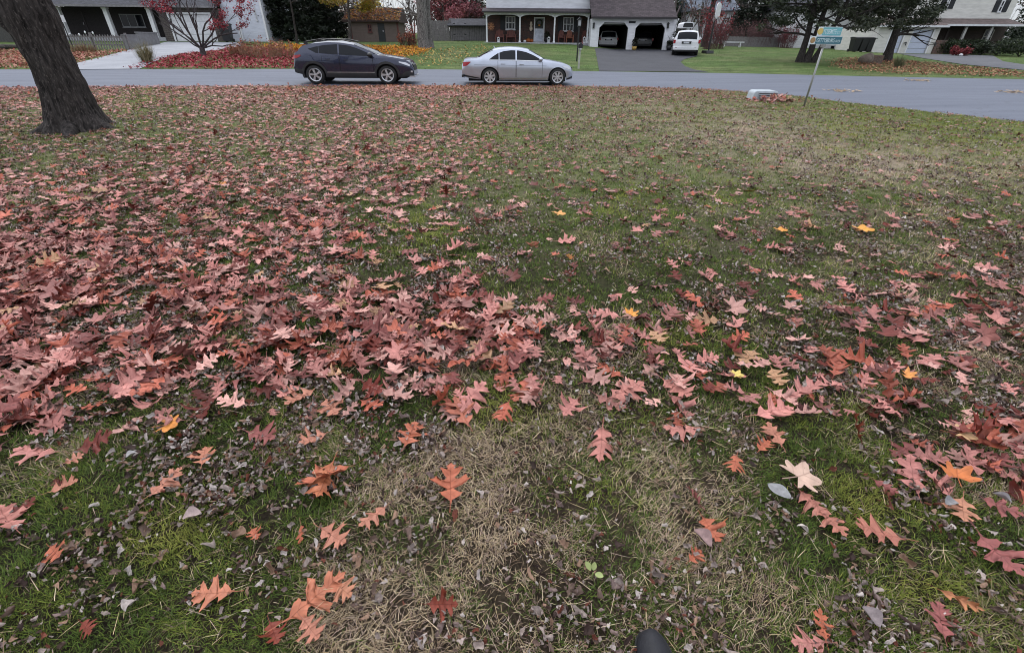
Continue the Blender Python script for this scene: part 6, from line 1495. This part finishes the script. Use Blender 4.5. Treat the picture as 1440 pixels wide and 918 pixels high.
# street name signs
b = gp(1130, 150.5); r = empty('street_sign', b, 'street sign post with two teal name blades', 'street sign', 0)
t = at(1158.5, 63, b.y); hp = t.z; MB().tube([(0, 0, -.1), (t.x-b.x, 0, hp)], .028, 10).build('post', plain('galvanised', (.30, .30, .29), .45, .2, metal=.5), r, smooth=True)
TEALD = plain('dark_teal', (.035, .14, .19), .5, .1); TEALL = plain('pale_teal', (.16, .42, .47), .45, .1); YEL = plain('sign_yellow', (.62, .46, .14), .5); TAN = plain('sign_tan', (.36, .22, .10), .5); LETT = plain('letters_pale', (.62, .75, .78), .5)
def text_mesh(s, w, h, mat, parent, loc, rot, name='lettering'):
    cu = bpy.data.curves.new('t', 'FONT'); cu.body = s; cu.extrude = .002; cu.offset = .006; to = bpy.data.objects.new('t', cu); COL.objects.link(to); bpy.context.view_layer.update()
    me = bpy.data.meshes.new_from_object(to.evaluated_get(bpy.context.evaluated_depsgraph_get())); bpy.data.objects.remove(to)
    v = np.array([x.co[:] for x in me.vertices]); lo, hi = v.min(0), v.max(0); v[:, 0] = (v[:, 0]-lo[0])/(hi[0]-lo[0])*w; v[:, 1] = (v[:, 1]-lo[1])/(hi[1]-lo[1])*h; me.vertices.foreach_set('co', v.astype(np.float32).ravel()); me.update(); me.materials.append(mat)
    o = bpy.data.objects.new(name, me); COL.objects.link(o); o.parent = parent; o.location = loc; o.rotation_euler = rot; return o
def blade_sign(c0, c1, py0, py1, mat, em, txt, small, yaw, zoff):
    y = b.y+zoff; p = at(*c0, y); q = at(*c1, y); wd = q.x-p.x; ht = at(c0[0], py0, y).z-at(c0[0], py1, y).z
    s = MB().box(0, wd, -.012, .012, 0, ht).build('sign_blade', plain('sign_white', (.66, .70, .72), .5), r); s.location = (p.x-b.x, zoff, at(c0[0], py1, y).z-b.z); s.rotation_euler = (0, 0, yaw)
    for sg in (-1, 1):
        MB().box(wd*.185, wd*.992, min(sg*.0125, sg*.016), max(sg*.0125, sg*.016), ht*.06, ht*.94).build('name_panel', mat, s)
        e_ = MB(); e_.lathe([(.001, sg*.018), (ht*.36, sg*.018), (ht*.37, sg*.012)], (wd*.095, 0, ht*.5), 20, 'y'); e_.build('emblem', em, s)
    text_mesh(txt, wd*.56, ht*.5, LETT, s, (wd*.215, -.017, ht*.24), (rad(90), 0, 0)); text_mesh(small, wd*.14, ht*.3, LETT, s, (wd*.815, -.017, ht*.26), (rad(90), 0, 0))
blade_sign((1138.5, 57), (1183, 58), 51.2, 62.6, TEALD, TAN, 'GETTYSBURG', 'RD', 0, -.03)
blade_sign((1150.5, 44), (1184, 46), 38.0, 51.0, TEALL, YEL, 'YOSEMITE', 'CT', rad(3), .03)
MB().box(t.x-b.x-.05, t.x-b.x+.05, -.03, .06, hp-.02, hp+.06).build('bracket', plain('galvanised', (.30, .30, .29), .45, .2, metal=.5), r)
# low white slotted utility box at the kerb
p = gp(1075.5, 140.5); r = empty('utility_box', p, 'low white slotted utility box half buried in leaves at the road edge', 'utility box', rad(-4)); pm = 645/(p.y*cp+.84); wd = 36/pm; ht = .25
UB = plain('utility_white', (.40, .44, .47), .55, .12); n_ = 10; prof = []
P = [(-wd/2, -.05)]+[(-wd/2+.03+.10*(1-math.cos(a)), ht-.12+.12*math.sin(a)) for a in np.linspace(0, math.pi/2, 6)]+[(wd/2-.03-.10*(1-math.cos(a)), ht-.12+.12*math.sin(a)) for a in np.linspace(math.pi/2, 0, 6)]+[(wd/2, -.05)]
m = MB().prism(P, 0, .55); m.build('housing', UB, r, bevel=.025)
for i in range(3): z = .06+.05*i; MB().box(-wd/2+.2, wd/2-.05, -.012, -.001, z, z+.02).build('slot', BLACK, r); MB().box(-wd/2+.18, wd/2-.04, -.03, -.002, z+.023, z+.045).build('louvre', UB, r)
cl_n = 130; P_ = np.stack([rng.normal(p.x+.15, .42, cl_n), rng.normal(p.y-.42, .2, cl_n)], 1); R_ = rotmats(rng.uniform(0, 6.28, cl_n), rng.normal(.1, .4, cl_n), rng.normal(0, .4, cl_n))
a_ = leaf_stuff('', np.ones(cl_n, bool), OAK_LO, P_, .02+rng.random(cl_n)*.12*np.exp(-((P_[:, 0]-p.x-.1)/.4)**2), R_, np.full(cl_n, .15), OAKC[rng.integers(0, 5, cl_n)], None)
o = np_mesh('leaf_pile', *merge_parts(a_[0]), LEAF_S, col=np.concatenate(a_[1]), uv=np.concatenate(a_[2])); tag(o, 'little pile of red leaves blown against the white utility box', 'leaves', kind='stuff')
# mailboxes in front of the centre house
def mailbox(px, py, label):
    p = gp(px, py); r = empty('mailbox', p, label, 'mailbox'); MB().box(-.05, .05, -.05, .05, -.1, 1.0).build('post', plain('pale_wood', (.40, .40, .34), .7), r); MB().box(-.05, .05, -.3, .3, .93, 1.0).build('arm', WHITET, r)
    P = [(-.11, 1.), (.11, 1.), (.11, 1.13)]+[(.11*math.cos(a), 1.13+.11*math.sin(a)) for a in np.linspace(.3, 2.84, 8)]+[(-.11, 1.13)]; P = [(x, z) for x, z in P]; MB().prism(P, -.32, .22).build('box', BLACK, r); MB().box(.112, .13, -.1, -.06, 1.1, 1.3).build('flag', plain('flag_red', (.4, .03, .03), .5), r); return r
mailbox(813.5, 97, 'black mailbox on a pale post at the edge of the green lawn')
p = gp(811, 87); r = empty('lamp_post', p, 'black lamp post on the lawn behind the mailbox', 'lamp post'); MB().tube([(0, 0, -.1), (0, 0, 1.85)], .045, 10).build('post', BLACK, r)
m = MB().box(-.11, .11, -.11, .11, 1.85, 1.89); m.prism([(-.15, 2.2), (.15, 2.2), (0, 2.34)], -.15, .15)
for a in (-1, 1):
    for q in (-1, 1): m.box(a*.1-.012, a*.1+.012, q*.1-.012, q*.1+.012, 1.89, 2.2)
m.build('lantern_frame', BLACK, r); MB().box(-.085, .085, -.085, .085, 1.89, 2.19).build('lantern_glass', plain('frosted_glass', (.35, .35, .36), .3), r)
# basketball hoop
p = gp(995.5, 75.5); r = empty('basketball_hoop', p, 'portable basketball hoop with a white backboard turned sideways', 'basketball hoop', rad(8)); pt_ = at(1003, 24, p.y); hh = pt_.z-p.z
MB().tube([(0, 0, .1), (0, 0, hh-.25), (.25, -.05, hh-.05)], .06, 8).build('pole', BLACK, r); MB().prismx([(-.45, 0), (.45, 0), (.35, .2), (-.35, .2)], -.35, .25).build('base', BLACK, r)
bb = MB(); n_ = 22; P = [(.44*math.copysign(abs(math.cos(a))**.7, math.cos(a)), .52*math.copysign(abs(math.sin(a))**.7, math.sin(a))) for a in np.linspace(0, 2*math.pi, n_+1)[:-1]]; bb.prism(P, -.025, .025); o = bb.build('backboard', WHITE, r); o.location = (.12, -.05, hh+.38); o.rotation_euler = (0, 0, rad(40))
q = MB(); q.tube([(.25+.22*math.cos(a), -.35+.22*math.sin(a), hh-.02) for a in np.linspace(0, 6.283, 17)], .012, 5); q.build('rim', plain('rim_orange', (.5, .14, .04), .5), r)
q = MB()
for i in range(10): a = 6.283*i/10; q.tube([(.25+.22*math.cos(a), -.35+.22*math.sin(a), hh-.02), (.25+.12*math.cos(a+.4), -.35+.12*math.sin(a+.4), hh-.45)], .01, 4)
q.build('net', WHITET, r)
# white bench by the fence
p = at_g(1030, 57.5); r = empty('white_bench', p, 'long low white bench in front of the grey fence', 'bench'); wd = at(1046, 63, 57.5).x-at(1014.5, 62, 57.5).x
MB().box(-wd/2, wd/2, -.2, .2, .42, .5).build('seat', WHITE, r)
for sx in (-1, 1): MB().box(sx*wd*.35-.05, sx*wd*.35+.05, -.16, .16, 0, .42).build('leg', WHITET, r)
# roof box on the white four wheel drive
cz = car3.location; m = MB().prism([(-.40, 0), (.40, 0), (.38, .26), (.28, .36), (-.28, .36), (-.38, .26)], 0, 1.9); r = empty('roof_box', (cz.x+.14, cz.y+.75, cz.z+1.76), 'white roof box with a dark back carried on the white four wheel drive', 'roof box', rad(-6)); m.build('shell', WHITE, r, bevel=.03)
MB().prism([(-.36, .04), (.36, .04), (.33, .24), (.25, .32), (-.25, .32), (-.33, .24)], -.03, -.002).build('back_cover', BLACK, r)
# stump and boulder under the right tree
p = gp(1216, 90); V = []; m = MB().ball((0, 0, .22), .42, .38, .36, 14, 9); m.v = [(x*(1+.15*math.sin(5*y+3*z)), y, z*(1+.1*math.sin(7*x))) for x, y, z in m.v]; o = m.build('boulder', plain('brown_stone', (.14, .11, .09), .9, .4, 5, bump=.8), smooth=True); o.location = p; tag(o, 'rounded brown boulder among the leaves left of the single dark trunk', 'boulder')
p = gp(1229, 90); o = MB().box(-.35, .35, -.2, .2, -.05, .48).build('planter_box', brick('planter_brick', (.16, .09, .07), (.12, .08, .06), (.18, .15, .13)), bevel=.02); o.location = p; tag(o, 'low brown brick planter right of the boulder', 'planter')
# white pumpkin by the red shrub
pumpkin(gp(1350.5, 79.5), .13, 'white pumpkin on the drive in front of the low red shrub', WHITET)
# flat leaf clumps lying on the road
for i, (px, py, lab) in enumerate(((1184, 128.5, 'small heap of yellow leaves flattened on the road, nearer the sign post'), (1291, 113.8, 'small heap of yellow leaves flattened on the road, near the far edge'), (1428, 130.5, 'small heap of yellow leaves flattened on the road at the right edge'))):
    p = gp(px, py); k = 60; P_ = np.stack([rng.normal(p.x, .28, k), rng.normal(p.y, .22, k)], 1); a_ = leaf_stuff('', np.ones(k, bool), OAK_LO, P_, g(P_[:, 0], P_[:, 1])+.012+rng.random(k)*.02, rotmats(rng.uniform(0, 6.28, k), rng.normal(0, .12, k), rng.normal(0, .12, k)), np.full(k, .13), np.array([[.55,.40,.24],[.48,.33,.2]])[rng.integers(0, 2, k)], None)
    o = np_mesh('leaf_heap', *merge_parts(a_[0]), LEAF_S, col=np.concatenate(a_[1]), uv=np.concatenate(a_[2])); tag(o, lab, 'leaves', kind='stuff')
# black shoe of the photographer
def shoe():
    p = gp(911, 893); r = empty('black_shoe', (p.x, p.y, .012), 'black shoe toe showing at the bottom edge of the photo', 'shoe', rad(-2))
    V = []; n = 18; st = [(0, .012, .016), (-.006, .026, .027), (-.02, .037, .034), (-.045, .046, .040), (-.085, .050, .046), (-.13, .046, .060), (-.17, .040, .078), (-.2, .037, .088), (-.25, .036, .09), (-.275, .030, .085), (-.285, .015, .06)]
    for y, w, h in st:
        for k in range(n):
            a = 2*math.pi*k/n; s_ = math.sin(a); V.append((w*math.cos(a)*(1-.25*max(s_, 0)), y, .02+(h*s_ if s_ > 0 else .012*s_)))
    m = MB().add(V, [(i*n+k, (i+1)*n+k, (i+1)*n+(k+1) % n, i*n+(k+1) % n) for i in range(len(st)-1) for k in range(n)]+[tuple(range(n)), tuple(range(len(V)-1, len(V)-n-1, -1))])
    o = m.build('upper', plain('black_leather', (.010, .010, .014), .65, .2, 40, bump=.3), r, smooth=True); flip_fix(o)
    V = []; 
    for y, w, h in st:
        for z in (.004, .018): V += [(-w-.003, y+.002, z), (w+.003, y+.002, z)]
    Fc = []
    for i in range(len(st)-1): q = 4*i; Fc += [(q, q+4, q+6, q+2), (q+1, q+3, q+7, q+5), (q+2, q+6, q+7, q+3), (q, q+1, q+5, q+4)]
    MB().add(V, Fc).build('sole', RUBBER, r); r.scale = (1.12, 1.1, 1.1)
    m = MB()
    for i in range(5): y = -.10-.02*i; h = .052+.0075*i; m.tube([(-.02, y, h+.012), (0, y, h+.022), (.02, y, h+.012)], .003, 5)
    m.build('lace', BLACK, r)
shoe()

# ================================================================ WOODS BEHIND (stuff)
m = MB(); r_ = random.Random(77); tips = []
for i in range(330):
    x = r_.uniform(-75, 85); y = r_.uniform(62, 92); branches(m, (x, y, gz(x, y)-.1), (r_.gauss(0, .08), 0, 1), r_.uniform(2.5, 4.5), r_.uniform(.05, .14), 3, r_, .55, .35, (2, 3), 4, .7, tips, 3, .1)
o = m.build('bare_woods', plain('wood_twigs', (.10, .075, .075), .9, .4, .5)); tag(o, kind='stuff')
cl = []
for i in range(700): x = r_.uniform(-80, 90); y = r_.uniform(70, 98); cl.append(((x, y, gz(x, y)+r_.uniform(0, 9)), r_.uniform(.8, 2.2), r_.uniform(.5, 1.4)))
o = foliage('woods_foliage', cl, 60000, .22, [(.09,.06,.055),(.07,.055,.045),(.14,.07,.07),(.05,.055,.035),(.12,.09,.07)], None, .6); tag(o, kind='stuff')
# pink leaved trees behind the fence
for px, Y, h_, lab, cols_ in ((625, 60, 5.2, 'pinkish red leaved tree behind the board fence', [(.30,.09,.10),(.38,.14,.14),(.24,.06,.08)]), (652, 64, 5.6, 'dull purple red weeping tree behind the grey shed', [(.17,.05,.06),(.22,.07,.08),(.12,.04,.05)])):
    p = at(px, 55, Y); z = gz(p.x, Y); root = empty('red_leaved_tree', (p.x, Y, z), lab, 'tree', 0, 'red leaved trees behind the board fence'); m = MB(); tips = []; rr = random.Random(px)
    pts = trunk_mb(m, (0, 0, 0), h_*.6, .14, .06, (0, 0), 8, 6, rr)
    for k in range(16): a = rr.uniform(0, 6.28); branches(m, pts[rr.randint(2, 6)], (math.cos(a), math.sin(a), .5), 1.5, .05, 2, rr, .6, .1, (2, 3), 4, .7, tips)
    m.build('trunk', bark('grey_bark', (.07, .06, .055), 2), root); foliage('leaves', [(t, .45, .35) for t in tips], 6000, .11, cols_, root, .6)

# leaves lying on the shed roof
k = 1500; b0, b1, zt = SHED; P_ = np.stack([rng.uniform(b0-.4, b1+.2, k), 50+rng.uniform(-.45, 1.6, k)], 1); Z_r = zt+.14+(P_[:, 1]-49.55)*.49+rng.random(k)*.04
a_ = leaf_stuff('', np.ones(k, bool), OAK_LO, P_, Z_r, rotmats(rng.uniform(0, 6.28, k), rng.normal(0, .3, k), rng.normal(0, .3, k)), np.full(k, .15), np.array([[.5,.22,.05],[.45,.15,.05],[.5,.34,.1],[.4,.2,.12]])[rng.integers(0, 4, k)], None)
o = np_mesh('roof_leaves', *merge_parts(a_[0]), FARLEAF, col=np.concatenate(a_[1])); tag(o, 'orange leaves lying on the roof of the brown shed', 'leaves', kind='stuff')
# ================================================================ LIGHT
w = bpy.data.worlds.new('World'); scene.world = w; w.use_nodes = True
nt = w.node_tree; bg = nt.nodes['Background']; sky = nt.nodes.new('ShaderNodeTexSky'); sky.sky_type = 'NISHITA'; sky.sun_disc = False
SUN_EL, SUN_AZ = rad(52), rad(335)     # azimuth clockwise from +Y; overcast, brightest ahead and to the left
sky.sun_elevation = SUN_EL; sky.sun_rotation = SUN_AZ
sky.air_density = 1.0; sky.dust_density = 1.5; sky.ozone_density = 1.0
# cloud cover over the sky texture
tc_ = nt.nodes.new('ShaderNodeTexCoord'); nz_ = nt.nodes.new('ShaderNodeTexNoise'); nz_.inputs['Scale'].default_value = 2.2; nz_.inputs['Detail'].default_value = 6
nt.links.new(tc_.outputs['Generated'], nz_.inputs['Vector'])
rp = nt.nodes.new('ShaderNodeValToRGB'); rp.color_ramp.elements[0].position = .3; rp.color_ramp.elements[0].color = (6.2, 6.7, 7.6, 1); rp.color_ramp.elements[1].position = .7; rp.color_ramp.elements[1].color = (8.6, 8.9, 9.6, 1)
nt.links.new(nz_.outputs[0], rp.inputs[0])
mx = nt.nodes.new('ShaderNodeMix'); mx.data_type = 'RGBA'; mx.inputs[0].default_value = .82
sp_ = nt.nodes.new('ShaderNodeSeparateXYZ'); nt.links.new(tc_.outputs['Generated'], sp_.inputs[0])
mr = nt.nodes.new('ShaderNodeMapRange'); mr.inputs[1].default_value = 0; mr.inputs[2].default_value = 1; mr.inputs[3].default_value = .62; mr.inputs[4].default_value = 1.75   # overcast sky: brighter overhead
nt.links.new(sp_.outputs[2], mr.inputs[0]); ml = nt.nodes.new('ShaderNodeVectorMath'); ml.operation = 'SCALE'
nt.links.new(rp.outputs[0], ml.inputs[0]); nt.links.new(mr.outputs[0], ml.inputs['Scale'])
nt.links.new(sky.outputs[0], mx.inputs[6]); nt.links.new(ml.outputs[0], mx.inputs[7]); nt.links.new(mx.outputs[2], bg.inputs[0]); bg.inputs[1].default_value = .11
sun = bpy.data.lights.new('sun', 'SUN'); sun.energy = .9; sun.angle = rad(30); sun.color = (1, .98, .95)
so = bpy.data.objects.new('sun', sun); COL.objects.link(so)
d = Vector((math.sin(SUN_AZ)*math.cos(SUN_EL), math.cos(SUN_AZ)*math.cos(SUN_EL), math.sin(SUN_EL)))
so.rotation_euler = d.to_track_quat('Z', 'Y').to_euler()
vs = scene.view_settings; vs.view_transform = 'Standard'; vs.look = 'None'; vs.gamma = 1; vs.use_curve_mapping = False; vs.exposure = 0.45
scene.cycles.max_bounces = 5; scene.cycles.diffuse_bounces = 1; scene.cycles.glossy_bounces = 2; scene.cycles.pixel_filter_type = "BLACKMAN_HARRIS"; scene.cycles.filter_width = 1.0
